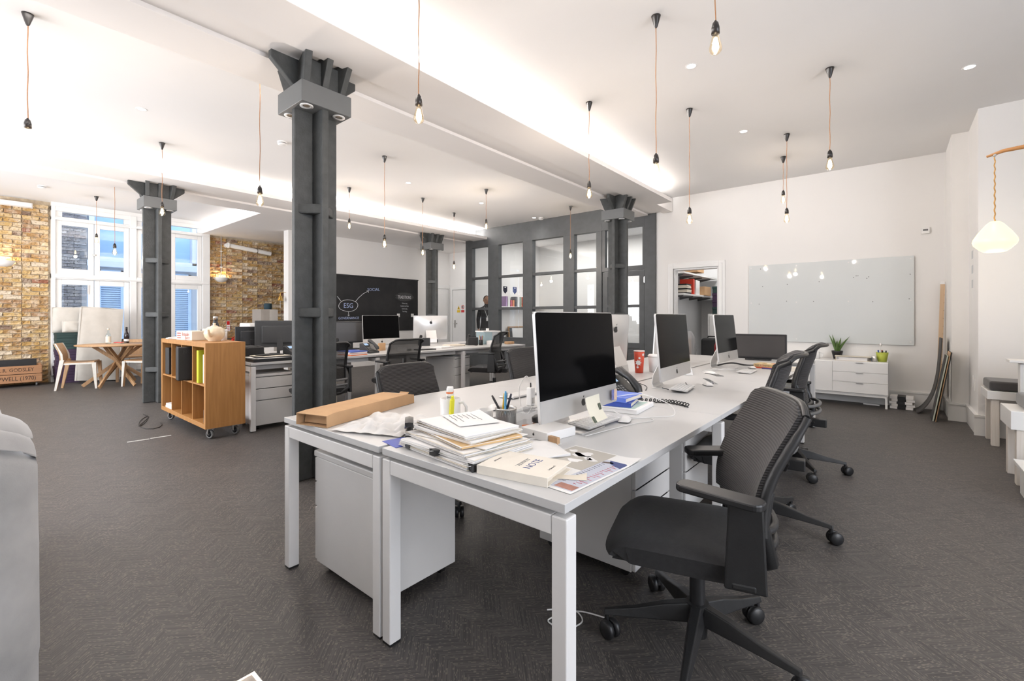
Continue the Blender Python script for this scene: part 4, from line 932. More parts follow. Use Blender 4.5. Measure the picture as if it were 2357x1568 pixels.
for k in range(3): MB().box((-0.0015, 0.0, 0.18 - k * 0.16), (0.001, 0.13, 0.09)).build('print', mat('faint_grey_print', (0.55, 0.56, 0.57), 0.8, var=0.05), t)

# ================================================================== CREDENZA
t = thing('credenza', 'white credenza with three drawers below the glass board', 'sideboard', (-0.84, 7.96, 0))
MB().b2((-0.80, -0.185, 0.165), (0.80, 0.20, 0.612)).build('carcass', TRIMW, t, bevel=0.002)
MB().b2((-0.80, -0.205, 0.185), (-0.205, -0.186, 0.60)).build('door', TRIMW, t, bevel=0.002); MB().b2((-0.203, -0.205, 0.185), (0.197, -0.186, 0.60)).build('door', TRIMW, t, bevel=0.002)
for k, (z0, z1) in enumerate(((0.465, 0.602), (0.328, 0.462), (0.185, 0.325))):
    d = MB().b2((0.20, -0.205, z0), (0.797, -0.186, z1)).build('drawer', TRIMW, t, bevel=0.002)
    MB().b2((0.46, -0.218, z1 - 0.012), (0.54, -0.205, z1 - 0.006)).build('pull', STEEL, d)
fr = MB()
for x in (-0.78, 0.78):
    for y in (-0.165, 0.18): MB().b2((x - 0.012, y - 0.012, 0.0), (x + 0.012, y + 0.012, 0.165)).build('leg', TRIMW, t)
MB().b2((-0.768, -0.177, 0.14), (0.768, -0.153, 0.164)).b2((-0.768, 0.168, 0.14), (0.768, 0.192, 0.164)).build('frame', TRIMW, t)
CZ = 0.6125
t = thing('aloe_plant', 'green aloe plant in a dark pot on the credenza', 'plant', (-0.61, 8.06, CZ))
MB().lathe([(0.0, 0.0), (0.045, 0.0), (0.068, 0.10), (0.070, 0.118), (0.060, 0.118), (0.056, 0.10), (0.0, 0.098)], 18).build('pot', BLK, t)
LEAF = mat('aloe_green', (0.085, 0.16, 0.035), 0.45, var=0.3, vscale=14)
for k in range(11):
    a = k * 2.4; ln = 0.20 + 0.05 * math.sin(k * 1.9); sp = 0.03 + 0.105 * ((k * 37) % 11) / 11
    pts = [(math.cos(a) * (0.012 + sp * f ** 1.25 * 1.1), math.sin(a) * (0.012 + sp * f ** 1.25 * 1.1), 0.10 + ln * f) for f in (0, .25, .5, .75, 1)]
    MB().tube(pts, [0.015, 0.016, 0.013, 0.008, 0.001], 6).build('leaf', LEAF, t)
t = thing('lever_file', 'flat cream ring binder with papers lying on the credenza', 'folder', (-0.42, 7.86, CZ), R(1))
MB().b2((-0.20, -0.09, 0), (0.20, 0.09, 0.006)).b2((-0.20, -0.09, 0.055), (0.20, 0.09, 0.061)).b2((-0.20, 0.084, 0.006), (0.20, 0.09, 0.055)).build('cover', PAPERC, t)
MB().b2((-0.18, -0.08, 0.006), (0.16, 0.083, 0.05)).build('pages', PAPER, t)
for x in (-0.17, 0.17): MB().lathe([(0.010, -0.092), (0.014, -0.093), (0.014, -0.090), (0.010, -0.089)], 12, Matrix.Translation((x, 0, 0.034)) @ Matrix.Rotation(R(-90), 4, 'X') @ Matrix.Translation((0, 0, 0))).build('eyelet', STEEL, t)
t = thing('pen_pot', 'yellow green pot with markers at the right end of the credenza', 'pot', (-0.105, 7.95, CZ))
MB().lathe([(0.0, 0.0), (0.048, 0.0), (0.068, 0.125), (0.063, 0.125), (0.045, 0.006), (0.0, 0.006)], 20).build('pot', mat('lime_ceramic', (0.42, 0.47, 0.06), 0.5, var=0.05, vscale=6), t)
for k, (c, h_) in enumerate((((0.02, 0.03, 0.02), .150), ((0.55, 0.10, 0.03), .155), ((0.02, 0.07, 0.35), .155), ((0.02, 0.02, 0.02), .148))):
    MB().cyl((0.03 * math.cos(k * 1.6), 0.02 * math.sin(k * 1.6), 0.01), (0.042 * math.cos(k * 1.6), 0.03 * math.sin(k * 1.6), h_), 0.008, n=8).build('marker', mat('marker_%d' % k, c, 0.4, var=0.02), t)
MB().tube([(-0.02, 0, 0.05), (-0.02, 0, 0.19), (-0.015, 0, 0.22)], 0.004, 6).lathe([(0, 0.0), (0.012, 0.012), (0.012, 0.04), (0, 0.052)], 8, Matrix.Translation((-0.015, 0, 0.20))).build('brush', PAPER, t)
tag(MB().lathe([(0, 0), (0.028, 0), (0.028, 0.075), (0.02, 0.08), (0, 0.08)], 14).build('tin_can', ALU, loc=(-0.188, 7.90, CZ)), 'small silver tin beside the yellow green pot', 'tin')
tag(MB().rbox((0, 0, 0.02), (0.045, 0.07, 0.04), 0.015, 4).build('tape_dispenser', mat('blue_plastic', (0.05, 0.16, 0.32), 0.4, var=0.03), loc=(-0.205, 8.03, CZ)), 'small blue tape dispenser at the end of the ring binder', 'tape dispenser')
t = thing('mug', 'white mug with orange spots at the left end of the credenza', 'mug', (-0.845, 7.96, CZ))
MB().lathe([(0, 0), (0.04, 0), (0.043, 0.10), (0.039, 0.10), (0.036, 0.006), (0, 0.006)], 18).build('cup', WHT, t)
MB().tube([(0.041 * math.cos(0.3), 0.041 * math.sin(0.3), 0.02), (0.07, 0.02, 0.03), (0.07, 0.02, 0.075), (0.041, 0.012, 0.085)], 0.006, 6).build('handle', WHT, t)
for k in range(7): MB().lathe([(0, 0.0425), (0.008, 0.0425)], 8, Matrix.Rotation(R(200 + 18 * (k % 4)), 4, 'Z') @ Matrix.Translation((0, 0, 0.025 + 0.022 * (k // 2))) @ Matrix.Rotation(R(90), 4, 'Y')).build('spot', mat('orange_spot', (0.5, 0.2, 0.03), 0.5, var=0.05), t)
# floor by the wall: bundles of paper
for k in range(5):
    t = thing('paper_bundle', ['lowest', 'second lowest', 'middle', 'second highest', 'topmost'][k] + ' paper bundle of the strapped stack beside the credenza', 'paper bundle', (0.10, 7.99, 0.002 + k * 0.033), R(-3 + 4 * math.sin(k * 2.3)), 'strapped paper bundles beside the credenza')
    MB().b2((-0.12 + 0.012 * (k % 2), -0.10, 0), (0.115 + 0.012 * (k % 2), 0.105, 0.031)).build('sheets', PAPER, t, bevel=0.002)
    MB().b2((-0.045, -0.103, -0.001), (0.04, 0.107, 0.032)).build('strap', BLK, t)
# boards leaning against the pier
t = thing('rubber_mat', 'dark grey floor mat leaning curled against the white pier', 'mat', (0.30, 7.74, 0))
MB().grid(lambda u, v: (-0.06 + 0.235 * (1 - (1 - v) ** 2.2) + 0.008 * math.sin(6 * v), -0.05 + u * 0.34 - 0.05 * v, 0.006 + 0.95 * v ** 1.35), 4, 20, 0.012).build('sheet', mat('grey_rubber', (0.055, 0.052, 0.05), 0.75, var=0.15, vscale=12), t)
def lean(nm, lb, cat, m, x0, y0, y1, h, dx, th, mm=None):
    # dx = how far the top leans over
    t = thing(nm, lb, cat, (x0, (y0 + y1) / 2, 0))
    a = math.asin(dx / h)
    MB().box((0, 0, h / 2), (th, y1 - y0, h)).build('board', m, t, rot=(0, a, 0))
    if mm: MB().box((-th / 2 - 0.002, 0, h / 2), (0.004, y1 - y0, h)).build('facing', mm, t, rot=(0, a, 0))
    return t
lean('foam_board', 'pale green edged board leaning beside the grey floor mat', 'board', mat('pale_green_card', (0.45, 0.52, 0.47), 0.7, var=0.03), 0.365, 7.24, 7.50, 0.78, 0.125, 0.012, mat('dark_card', (0.03, 0.03, 0.03), 0.8, var=0.05))
lean('black_board', 'black board leaning against the corner of the white pier', 'board', mat('black_card', (0.02, 0.02, 0.02), 0.75, var=0.05), 0.395, 7.20, 7.50, 0.82, 0.125, 0.012, WOODL)
t = thing('wooden_ruler', 'tall wooden rule with a white cap leaning in the wall corner', 'ruler', (0.455, 8.09, 0))
MB().box((0, 0, 0.82), (0.045, 0.012, 1.64)).build('blade', wood('rule_wood', (0.52, 0.36, 0.22), (0.60, 0.43, 0.28), 3, 2), t, rot=(0, R(1.6), 0))
MB().box((0, 0, 1.655), (0.047, 0.016, 0.035)).build('cap', WHT, t, rot=(0, R(1.6), 0), bevel=0.006)
for k in range(14): MB().box((0.018, -0.0065, 0.2 + 0.1 * k), (0.010, 0.001, 0.003)).build('tick', BLK, t, rot=(0, R(1.6), 0))
tag(MB().b2((-0.09, -0.02, 0), (0.09, 0.02, 0.02)).build('power_strip', WHT, loc=(-0.22, 8.02, 0.0), rot=(0, 0, R(-8)), bevel=0.004), 'white power strip on the floor under the credenza', 'power strip')

# ================================================================== RIGHT-HAND BENCHES AND LAMP
PINE = wood('whitewashed_pine', (0.66, 0.60, 0.53), (0.74, 0.69, 0.63), 3, 2)
CUSH = mat('charcoal_cushion', (0.045, 0.043, 0.043), 0.85, var=0.15, vscale=7, sheen=0.3)
t = thing('cushion_bench', 'white wooden bench with a charcoal cushion against the far pier', 'bench', (0.70, 6.20, 0))
MB().b2((-0.01, 0.0, 0.44), (1.6, 0.40, 0.52)).build('apron', TRIMW, t, bevel=0.004)
for x in (0.02, 1.5):
    for y in (0.02, 0.34): MB().b2((x, y, 0), (x + 0.055, y + 0.05, 0.44)).build('leg', PINE, t, bevel=0.003)
c = tag(MB().box((0, 0, 0.045), (1.55, 0.40, 0.09)).build('bench_cushion', CUSH, loc=(1.48, 6.40, 0.522), bevel=0.02, seg=4), 'long charcoal seat cushion on the far white bench', 'cushion')
t = thing('booth_divider', 'tall white booth end panel with a wooden core at the right edge', 'booth panel', (0.90, 5.98, 0))
MB().b2((-0.03, 0, 0), (0.0, 0.10, 0.80)).build('side_panel', TRIMW, t, bevel=0.002); MB().b2((0.0, 0.0, 0.02), (0.06, 0.08, 0.78)).build('core', WOODO, t)
MB().b2((0.061, -0.005, 0.0), (1.2, 0.10, 0.80)).build('panel', TRIMW, t); MB().b2((-0.10, -0.04, 0.81), (1.25, 0.14, 0.835)).build('top', TRIMW, t, bevel=0.004)
t = thing('front_bench', 'white wooden bench with grey cushion cut off by the right edge', 'bench', (0.66, 4.86, 0))
MB().b2((0.0, 0.0, 0.40), (1.5, 0.42, 0.535)).build('apron', TRIMW, t, bevel=0.004)
for x in (0.03, 1.4): MB().b2((x, 0.01, 0), (x + 0.07, 0.08, 0.40)).build('leg', PINE, t, bevel=0.003); MB().b2((x, 0.34, 0), (x + 0.07, 0.41, 0.40)).build('leg', PINE, t, bevel=0.003)
tag(MB().box((0, 0, 0.05), (1.36, 0.40, 0.10)).build('bench_cushion', mat('grey_cushion', (0.12, 0.12, 0.125), 0.85, var=0.1, vscale=8, sheen=0.3), loc=(1.42, 5.07, 0.5365), bevel=0.025, seg=4), 'grey seat cushion at the right edge of the picture', 'cushion')
t = thing('low_table', 'low white table corner at the right edge near the floor', 'table', (0.68, 4.36, 0))
MB().b2((-0.03, -0.03, 0.20), (0.9, 0.35, 0.225)).build('top', TRIMW, t, bevel=0.003); MB().b2((0.0, 0.0, 0.0), (0.88, 0.32, 0.20)).build('plinth', TRIMW, t)
t = thing('arm_lamp', 'wooden arm lamp with glowing yellow glass shade at the right', 'lamp', (0.69, 5.78, 0))
SHADE = mat('glowing_yellow_glass', (0.85, 0.62, 0.18), 0.35, emit=(1.0, 0.82, 0.42), estr=1.5)
LZ = 1.785
MB().lathe([(0.0, LZ + 0.27), (0.030, LZ + 0.268), (0.055, LZ + 0.245), (0.105, LZ + 0.175), (0.138, LZ + 0.115), (0.143, LZ + 0.09), (0.135, LZ + 0.065), (0.10, LZ + 0.025), (0.072, LZ + 0.003), (0.060, LZ)], 28).build('shade', SHADE, t)
MB().tube([(0.0025 * math.cos(k * 1.2), 0.0025 * math.sin(k * 1.2), LZ + 0.27 + k * 0.0125) for k in range(46)], 0.005, 6).build('cord', mat('gold_twisted_cord', (0.52, 0.27, 0.07), 0.6, var=0.3, vscale=60), t)
ARMW = wood('honey_wood', (0.42, 0.18, 0.055), (0.52, 0.25, 0.085), 4, 0)
MB().tube([(-0.05, 0.0, LZ + 0.845), (0.05, 0.0, LZ + 0.875), (0.3, 0.02, LZ + 0.895), (0.7, 0.05, LZ + 0.885), (1.3, 0.1, LZ + 0.82), (1.9, 0.88, LZ + 0.75)], [0.010, 0.016, 0.02, 0.02, 0.02, 0.02], 8).build('arm', ARMW, t)
MB().lathe([(0, 0), (0.012, 0.006), (0.014, 0.018), (0.006, 0.03), (0, 0.03)], 12, Matrix.Translation((0, 0, LZ + 0.835))).build('clamp', STEEL, t)
l = bpy.data.lights.new('lamp_light', 'POINT'); l.energy = 5; l.color = (1.0, 0.75, 0.4); l.shadow_soft_size = 0.1; o = bpy.data.objects.new('lamp_light', l); COL.objects.link(o); o.location = (0.69, 5.78, LZ - 0.06)

# ================================================================== STORE ROOM CONTENTS
for z, lb in ((1.62, 'lower white wall shelf in the store room'), (2.02, 'upper white wall shelf in the store room')):
    t = thing('wall_shelf', lb, 'shelf', (-3.26, 9.5, z), 0, 'store room shelves')
    MB().b2((0, -1.1, 0), (0.34, 0.95, 0.03)).build('board', WHT, t)
    for y in (-0.9, -0.35, 0.2, 0.75): MB().prism([(0, 0), (0.26, 0), (0.26, -0.015), (0.02, -0.06), (0, -0.06)], -0.012, 0.012, Matrix.Translation((0, y, 0)) @ Matrix.Rotation(R(90), 4, 'X')).build('bracket', GRYP, t)
for k in range(7):
    tag(MB().box((0, 0, 0.0125), (0.30, 0.24, 0.025)).build('document_folder', PAPERC if k % 3 else mat('black_folder', (0.015, 0.015, 0.015), 0.6, var=0.05), loc=(-3.08, 8.72 + 0.015 * math.sin(k), 1.6505 + 0.0265 * k), rot=(0, 0, R(4 * math.sin(k * 3))), bevel=0.002), ['bottom', 'second', 'third', 'fourth', 'fifth', 'sixth', 'top'][k] + ' folder of the pile on the lower store room shelf', 'folder', 'folders piled in the store room')
tag(MB().box((0, 0, 0.15), (0.26, 0.075, 0.30)).build('red_binder', mat('red_binder_card', (0.62, 0.045, 0.02), 0.5, var=0.05), loc=(-3.07, 9.02, 1.6505), bevel=0.003), 'red binder standing on the lower store room shelf', 'binder')
tag(MB().box((0, 0, 0.14), (0.27, 0.22, 0.28)).build('white_file_box', WHT, loc=(-3.07, 9.24, 1.6505), bevel=0.004), 'white file box on the store shelf beside the red binder', 'box')
tag(MB().box((0, 0, 0.09), (0.30, 0.40, 0.18)).build('carton', CARD, loc=(-3.05, 9.75, 1.6505), bevel=0.003), 'brown carton at the far end of the store shelf', 'carton')
tag(MB().box((0, 0, 0.09), (0.30, 0.40, 0.14), ).build('carton', CARD, loc=(-3.05, 9.3, 2.07), bevel=0.003), 'brown carton on the upper store room shelf', 'carton')
t = thing('store_cabinet', 'white panelled cupboard at the back of the store room', 'cupboard', (-2.72, 10.30, 0))
MB().b2((-0.30, -0.15, 0), (0.55, 0.19, 1.28)).build('carcass', WHT, t, bevel=0.003); MB().b2((-0.26, -0.165, 0.05), (0.51, -0.151, 1.24)).build('door', WHT, t, bevel=0.004)
MB().tube([(0.05, -0.165, 0.72), (0.05, -0.19, 0.72), (0.17, -0.19, 0.72), (0.17, -0.165, 0.72)], 0.006, 6).build('handle', STEEL, t)
GRN = mat('dark_green_card', (0.016, 0.040, 0.038), 0.7, var=0.08); PUR = mat('dark_purple_card', (0.040, 0.018, 0.050), 0.7, var=0.08)
def sbox(lb, loc, d, m, rz=0.0, group='lidded storage boxes'):
    t = thing('storage_box', lb, 'box', loc, rz, group)
    MB().box((0, 0, d[2] * 0.5 - 0.02), (d[0], d[1], d[2] - 0.04)).build('body', m, t, bevel=0.003); MB().box((0, 0, d[2] - 0.025), (d[0] + 0.012, d[1] + 0.012, 0.05)).build('lid', m, t, bevel=0.003)
for k in range(4): sbox(['lowest green', 'lower purple', 'upper purple', 'top green'][k] + ' storage box on the store room cupboard', (-2.62, 10.30, 1.281 + k * 0.145), (0.60, 0.34, 0.143), (GRN, PUR, PUR, GRN)[k])
t = thing('wheeled_bag', 'black wheeled bag with red trim in the store room doorway', 'bag', (-2.58, 8.95, 0))
MB().box((0, 0, 0.42), (0.34, 0.30, 0.80)).build('body', mat('black_nylon', (0.012, 0.012, 0.013), 0.7, var=0.15, vscale=30), t, bevel=0.05, seg=4)
MB().tube([(0.09, -0.152, 0.06), (0.09, -0.154, 0.70), (0.12, -0.153, 0.78), (0.165, -0.150, 0.80)], 0.010, 6).build('trim', mat('red_piping', (0.45, 0.02, 0.02), 0.5, var=0.05), t)
MB().tube([(-0.08, 0, 0.82), (-0.08, 0, 0.85), (0.08, 0, 0.85), (0.08, 0, 0.82)], 0.012, 6).build('handle', BLK, t)
for s in (-1, 1): MB().cyl((s * 0.15, 0.16, 0.03), (s * 0.12, 0.16, 0.03), 0.03, n=10).build('wheel', BLK, t)
def sack(u, v):
    a = 2 * PI * u; r = 0.14 * (0.75 + 0.35 * math.sin(PI * min(1, v * 1.1)) + 0.07 * math.sin(5 * a + 9 * v) + 0.05 * math.sin(11 * a - 13 * v)) * (1 if v < 0.9 else 1 - (v - 0.9) * 4)
    return (r * math.cos(a), r * math.sin(a), 0.95 * v)
tag(MB().grid(sack, 40, 26).build('plastic_sack', glass('clear_polythene', (0.93, 0.93, 0.94), 1.0, 1.5, 0.12, 0.35, (0.75, 0.75, 0.76)), loc=(-3.0, 8.85, 0.001)), 'clear plastic sack standing in the store room doorway', 'sack')
tag(MB().box((0, 0, 0.40), (0.10, 0.14, 0.8)).build('tall_carton', CARD, loc=(-3.0, 8.85, 0.001), rot=(0, 0, R(30))), 'brown carton inside the clear plastic sack', 'carton')

# ================================================================== MEETING ROOM CONTENTS
t = thing('wall_shelf', 'white shelf with colourful books seen through the partition glass', 'shelf', (-8.32, 10.0, 1.47))
MB().b2((0, -0.75, 0), (0.24, 1.25, 0.03)).build('board', WHT, t)
BC = [(0.42, 0.28, 0.48), (0.75, 0.74, 0.72), (0.55, 0.06, 0.10), (0.75, 0.25, 0.06), (0.06, 0.06, 0.08), (0.7, 0.7, 0.68), (0.30, 0.36, 0.28), (0.72, 0.12, 0.04)]
BN = ['lilac', 'white', 'crimson', 'orange', 'black', 'pale grey', 'sage green', 'bright red orange']
for k, c in enumerate(BC):
    tag(MB().box((0, 0, 0.14), (0.17, 0.05 if k not in (1, 5) else 0.09, 0.28 if k not in (2, 3) else 0.18)).build('book', mat('cover_%d' % k, c, 0.55, var=0.06, vscale=5), loc=(-8.20, 9.52 + k * 0.105, 1.5005 if k not in (2, 3) else 1.4505), rot=(R(-4 if k in (0, 7) else 0), 0, 0)), BN[k] + ' book standing on the meeting room shelf', 'book', 'books on the meeting room shelf')
for k, (y, c) in enumerate(((9.70, (0.012, 0.012, 0.03)), (10.12, (0.025, 0.04, 0.16)))):
    t = thing('pennant', ('black' if k == 0 else 'navy blue') + ' shield shaped pennant on the meeting room wall', 'pennant', (-8.319, y, 1.98), 0, 'pennants on the meeting room wall')
    MB().prism([(-0.085, 0.09), (0.085, 0.09), (0.085, -0.04), (0, -0.12), (-0.085, -0.04)], 0, 0.004, frame_M((0, 0, 0), (0, 1, 0), (0, 0, 1))).build('cloth', mat('pennant_%d' % k, c, 0.8, var=0.05), t)
    MB().b2((0.0045, -0.035, 0.05), (0.006, 0.035, 0.068)).build('stripe', WHT, t)
t = thing('framed_board', 'wood framed pinboard leaning in the meeting room', 'picture frame', (-8.16, 10.15, 0))
MB().b2((0, -0.42, 0.0), (0.03, 0.62, 0.035)).b2((0, -0.42, 0.915), (0.03, 0.62, 0.95)).b2((0, -0.42, 0.035), (0.03, -0.385, 0.915)).b2((0, 0.585, 0.035), (0.03, 0.62, 0.915)).build('frame', WOODL, t, rot=(0, R(-6), 0))
MB().b2((0.004, -0.385, 0.035), (0.014, 0.585, 0.915)).build('panel', GREY, t, rot=(0, R(-6), 0)); MB().b2((0.0145, -0.25, 0.2), (0.018, 0.5, 0.905)).build('sheet', WHT, t, rot=(0, R(-6), 0))
t = thing('meeting_sofa', 'dark low sofa seen through the second partition pane', 'sofa', (-6.9, 10.2, 0))
MB().b2((-0.5, -0.4, 0.05), (0.9, 0.4, 0.42)).build('seat', mat('dark_brown_leather', (0.025, 0.016, 0.014), 0.5, var=0.1), t, bevel=0.04, seg=3); MB().b2((-0.5, 0.25, 0.40), (0.9, 0.45, 0.85)).build('backrest', mat('dark_brown_leather', (0.025, 0.016, 0.014)), t, bevel=0.04, seg=3)
# figure behind the leftmost pane
SKIN = mat('skin', (0.36, 0.20, 0.13), 0.6, var=0.06, vscale=12); COAT = mat('dark_jacket', (0.045, 0.043, 0.044), 0.85, var=0.1, vscale=10); HAIR = mat('short_dark_hair', (0.02, 0.016, 0.014), 0.8, var=0.2, vscale=40)
t = thing('person', 'person in a dark jacket with a lanyard standing behind the leftmost partition pane', 'person', (-8.02, 8.62, 0), R(-40) + PI / 2 - PI)
bm = bpy.data.meshes.new('body')
sk = [((0, 0, 0.95), .15), ((0, 0, 1.10), .145), ((0, 0, 1.28), .165), ((0, 0, 1.42), .13), ((0, 0, 1.50), .055), ((0, 0.01, 1.57), .062), ((0, 0.01, 1.64), .088), ((0, 0.01, 1.71), .070),
      ((0.17, 0, 1.40), .065), ((0.22, 0, 1.15), .05), ((0.21, 0.05, 0.90), .036), ((-0.17, 0, 1.40), .065), ((-0.22, 0, 1.15), .05), ((-0.21, 0.05, 0.90), .036),
      ((0.10, 0, 0.85), .095), ((0.105, 0, 0.48), .065), ((0.11, -0.01, 0.09), .045), ((0.115, 0.10, 0.045), .035), ((-0.10, 0, 0.85), .095), ((-0.105, 0, 0.48), .065), ((-0.11, -0.01, 0.09), .045), ((-0.115, 0.10, 0.045), .035)]
ed = [(0, 1), (1, 2), (2, 3), (3, 4), (4, 5), (5, 6), (6, 7), (3, 8), (8, 9), (9, 10), (3, 11), (11, 12), (12, 13), (0, 14), (14, 15), (15, 16), (16, 17), (0, 18), (18, 19), (19, 20), (20, 21)]
bm.from_pydata([p for p, r in sk], ed, []); body = bpy.data.objects.new('body', bm); COL.objects.link(body); body.parent = t
sm = body.modifiers.new('skin', 'SKIN'); bm.skin_vertices[0].data[0].use_root = True
for i, (p, r) in enumerate(sk): bm.skin_vertices[0].data[i].radius = (r, r * (0.72 if i < 4 else 1.0))
s2 = body.modifiers.new('sub', 'SUBSURF'); s2.levels = 2; s2.render_levels = 2
bm.materials.append(COAT)
def blob(nm, m, c, d, n=14): 
    return MB().lathe([(math.sin(PI * k / 10), -math.cos(PI * k / 10)) for k in range(11)], n, Matrix.Translation(c) @ Matrix.Diagonal((*d, 1))).build(nm, m, t)
blob('head', SKIN, (0, 0.012, 1.64), (0.080, 0.098, 0.118)); blob('hair', HAIR, (0, -0.012, 1.675), (0.084, 0.094, 0.095))
blob('nose', SKIN, (0, 0.112, 1.63), (0.012, 0.016, 0.022)); blob('mouth', mat('lips', (0.25, 0.10, 0.08), 0.6), (0, 0.102, 1.585), (0.024, 0.008, 0.006))
for s in (-1, 1): blob('eye', BLK, (s * 0.032, 0.100, 1.655), (0.011, 0.008, 0.006)); blob('ear', SKIN, (s * 0.082, 0.0, 1.64), (0.010, 0.022, 0.032)); blob('hand', SKIN, (s * 0.21, 0.06, 0.86), (0.028, 0.035, 0.055))
MB().tube([(-0.07, 0.05, 1.47), (-0.05, 0.135, 1.35), (0.0, 0.145, 1.20)], 0.006, 6).tube([(0.07, 0.05, 1.47), (0.05, 0.135, 1.35), (0.0, 0.145, 1.20)], 0.006, 6).build('lanyard', WHT, t); MB().box((0, 0.15, 1.155), (0.06, 0.004, 0.09)).build('badge', PAPER, t)
# safety signs on the lobby door
for x, nm, lb, c in ((-9.72, 'warning_sign', 'yellow triangular warning sign on the lobby door', (0.75, 0.50, 0.02)), (-9.55, 'prohibition_sign', 'red round prohibition sign on the lobby door', (0.55, 0.03, 0.03))):
    t = thing(nm, lb, 'sign', (x, 9.253, 1.47), 0, 'safety signs on the lobby door'); F = frame_M((0, 0, 0), (1, 0, 0), (0, 0, 1))
    MB().b2((-0.065, -0.002, -0.13), (0.065, 0.0, 0.13)).build('plate', WHT, t); MB().b2((-0.065, -0.004, -0.125), (0.065, -0.002, -0.06)).build('caption', mat(nm + '_c', c, 0.5, var=0.02), t)
    if x < -9.6:
        MB().prism([(-0.06, -0.04), (0.06, -0.04), (0, 0.07)], 0.002, 0.004, F).build('symbol', mat(nm + '_c', c), t); MB().prism([(-0.008, -0.02), (0.008, -0.02), (0.01, 0.03), (-0.01, 0.03)], 0.004, 0.005, F).build('mark', BLK, t)
    else:
        MB().lathe([(0.042, 0.002), (0.06, 0.002), (0.06, 0.004), (0.042, 0.004)], 20, F @ Matrix.Translation((0, 0.03, 0))).build('symbol', mat(nm + '_c', c), t); MB().prism([(-0.02, 0.01), (0.02, 0.01), (0.02, 0.05), (-0.02, 0.05)], 0.002, 0.003, F).build('mark', BLK, t)
# ================================================================== BOOKCASE ON CASTORS
bc = thing('bookcase', 'oak veneer cube bookcase on castors beside the column', 'bookcase', (-5.93, 1.695, 0))
hx, hy, z0, z1, tk = 0.775, 0.18, 0.115, 0.96, 0.045
MB().b2((-hx, -hy, z1 - tk), (hx, hy, z1)).build('top', WOODO, bc, bevel=0.0015); MB().b2((-hx, -hy, z0), (hx, hy, z0 + tk)).build('base', WOODO, bc, bevel=0.0015)
for s in (-1, 1): MB().b2((s * hx - (tk if s > 0 else 0), -hy + 0.001, z0 + tk), (s * hx + (tk if s < 0 else 0), hy - 0.001, z1 - tk)).build('side', WOODO, bc, bevel=0.001)
for k in (1, 2, 3):
    x = -hx + tk + (2 * hx - 2 * tk) * k / 4; MB().b2((x - 0.008, -hy + 0.004, z0 + tk), (x + 0.008, hy - 0.004, z1 - tk)).build('divider', WOODO, bc)
zm = (z0 + z1) / 2
for k in range(4):
    a = -hx + tk + (2 * hx - 2 * tk) * k / 4 + 0.008; b_ = -hx + tk + (2 * hx - 2 * tk) * (k + 1) / 4 - 0.008; MB().b2((a, -hy + 0.006, zm - 0.008), (b_, hy - 0.004, zm + 0.008)).build('shelf', WOODO, bc)
RUB = mat('grey_rubber_tyre', (0.16, 0.155, 0.15), 0.6, var=0.05)
for x in (-0.66, 0.68):
    for y in (-0.11, 0.12):
        M_ = Matrix.Translation((x, y, 0.045)) @ Matrix.Rotation(R(25), 4, 'Z') @ Matrix.Rotation(R(90), 4, 'X')
        c = MB().lathe([(0.0, -0.014), (0.028, -0.014), (0.028, 0.014), (0.0, 0.014)], 16, M_).build('castor', BLK, bc)
        MB().lathe([(0.029, -0.013), (0.041, -0.012), (0.045, 0.0), (0.041, 0.012), (0.029, 0.013), (0.029, -0.013)], 22, M_).build('tyre', RUB, c)
        MB().box((x, y, 0.105), (0.06, 0.06, 0.018)).box((x, y - 0.022, 0.075), (0.03, 0.004, 0.06)).box((x, y + 0.022, 0.075), (0.03, 0.004, 0.06)).build('fork', STEEL, c)
cw = (2 * hx - 2 * tk) / 4
def cell(k): return -5.93 - hx + tk + cw * (k + 0.5)
def inb(nm, lb, cat, m, x, y, z, d, rot=(0, 0, 0), bv=0.003, group=None): return tag(MB().box((0, 0, d[2] / 2), d).build(nm, m, loc=(x, y, z), rot=rot, bevel=bv), lb, cat, group)
FILEB = mat('black_file_card', (0.014, 0.014, 0.015), 0.6, var=0.2, vscale=4)
inb('magazine_file', 'black document case in the first upper bookcase cell', 'document case', FILEB, cell(0) - 0.06, 1.675, zm + 0.0095, (0.12, 0.29, 0.31), (0, 0, R(3)), 0.006)
inb('magazine_file', 'slim black document case in the second bookcase cell', 'document case', FILEB, cell(1) + 0.03, 1.66, zm + 0.0095, (0.05, 0.29, 0.345), (0, 0, R(-2)), 0.006)
fb = thing('magazine_file', 'large black case standing out of the third bookcase cell', 'document case', (cell(2) - 0.03, 1.60, zm + 0.0095), R(-3))
MB().box((0, 0, 0.175), (0.11, 0.32, 0.35)).build('body', FILEB, fb, bevel=0.010); text('lettering', 'NG', 0.05, BLKM, fb, frame_M((0.0552, -0.08, 0.30), (0, 1, 0), (0, 0, 1)), 0.0008)
inb('yellow_binder', 'bright yellow green binder in the right upper bookcase cell', 'binder', mat('fluo_yellow_card', (0.52, 0.55, 0.02), 0.5, var=0.04), cell(3) - 0.02, 1.665, zm + 0.0095, (0.06, 0.29, 0.33), (0, 0, R(-2)))
inb('white_binder', 'white slim binder beside the yellow green binder', 'binder', PAPERC, cell(3) + 0.05, 1.66, zm + 0.0095, (0.035, 0.22, 0.29))
for k in range(2): inb('white_catalogue', ['lower', 'upper'][k] + ' white catalogue lying in the bottom left bookcase cell', 'book', PAPER, cell(0) + 0.03, 1.66 + 0.01 * k, z0 + tk + 0.0005 + 0.024 * k, (0.24, 0.27, 0.023), (0, 0, R(4 * k)), 0.002, 'white catalogues in the bookcase')
inb('small_speaker', 'small grey block standing in the bottom right bookcase cell', 'block', GRYP, cell(3) + 0.12, 1.56, z0 + tk + 0.0005, (0.03, 0.05, 0.13))
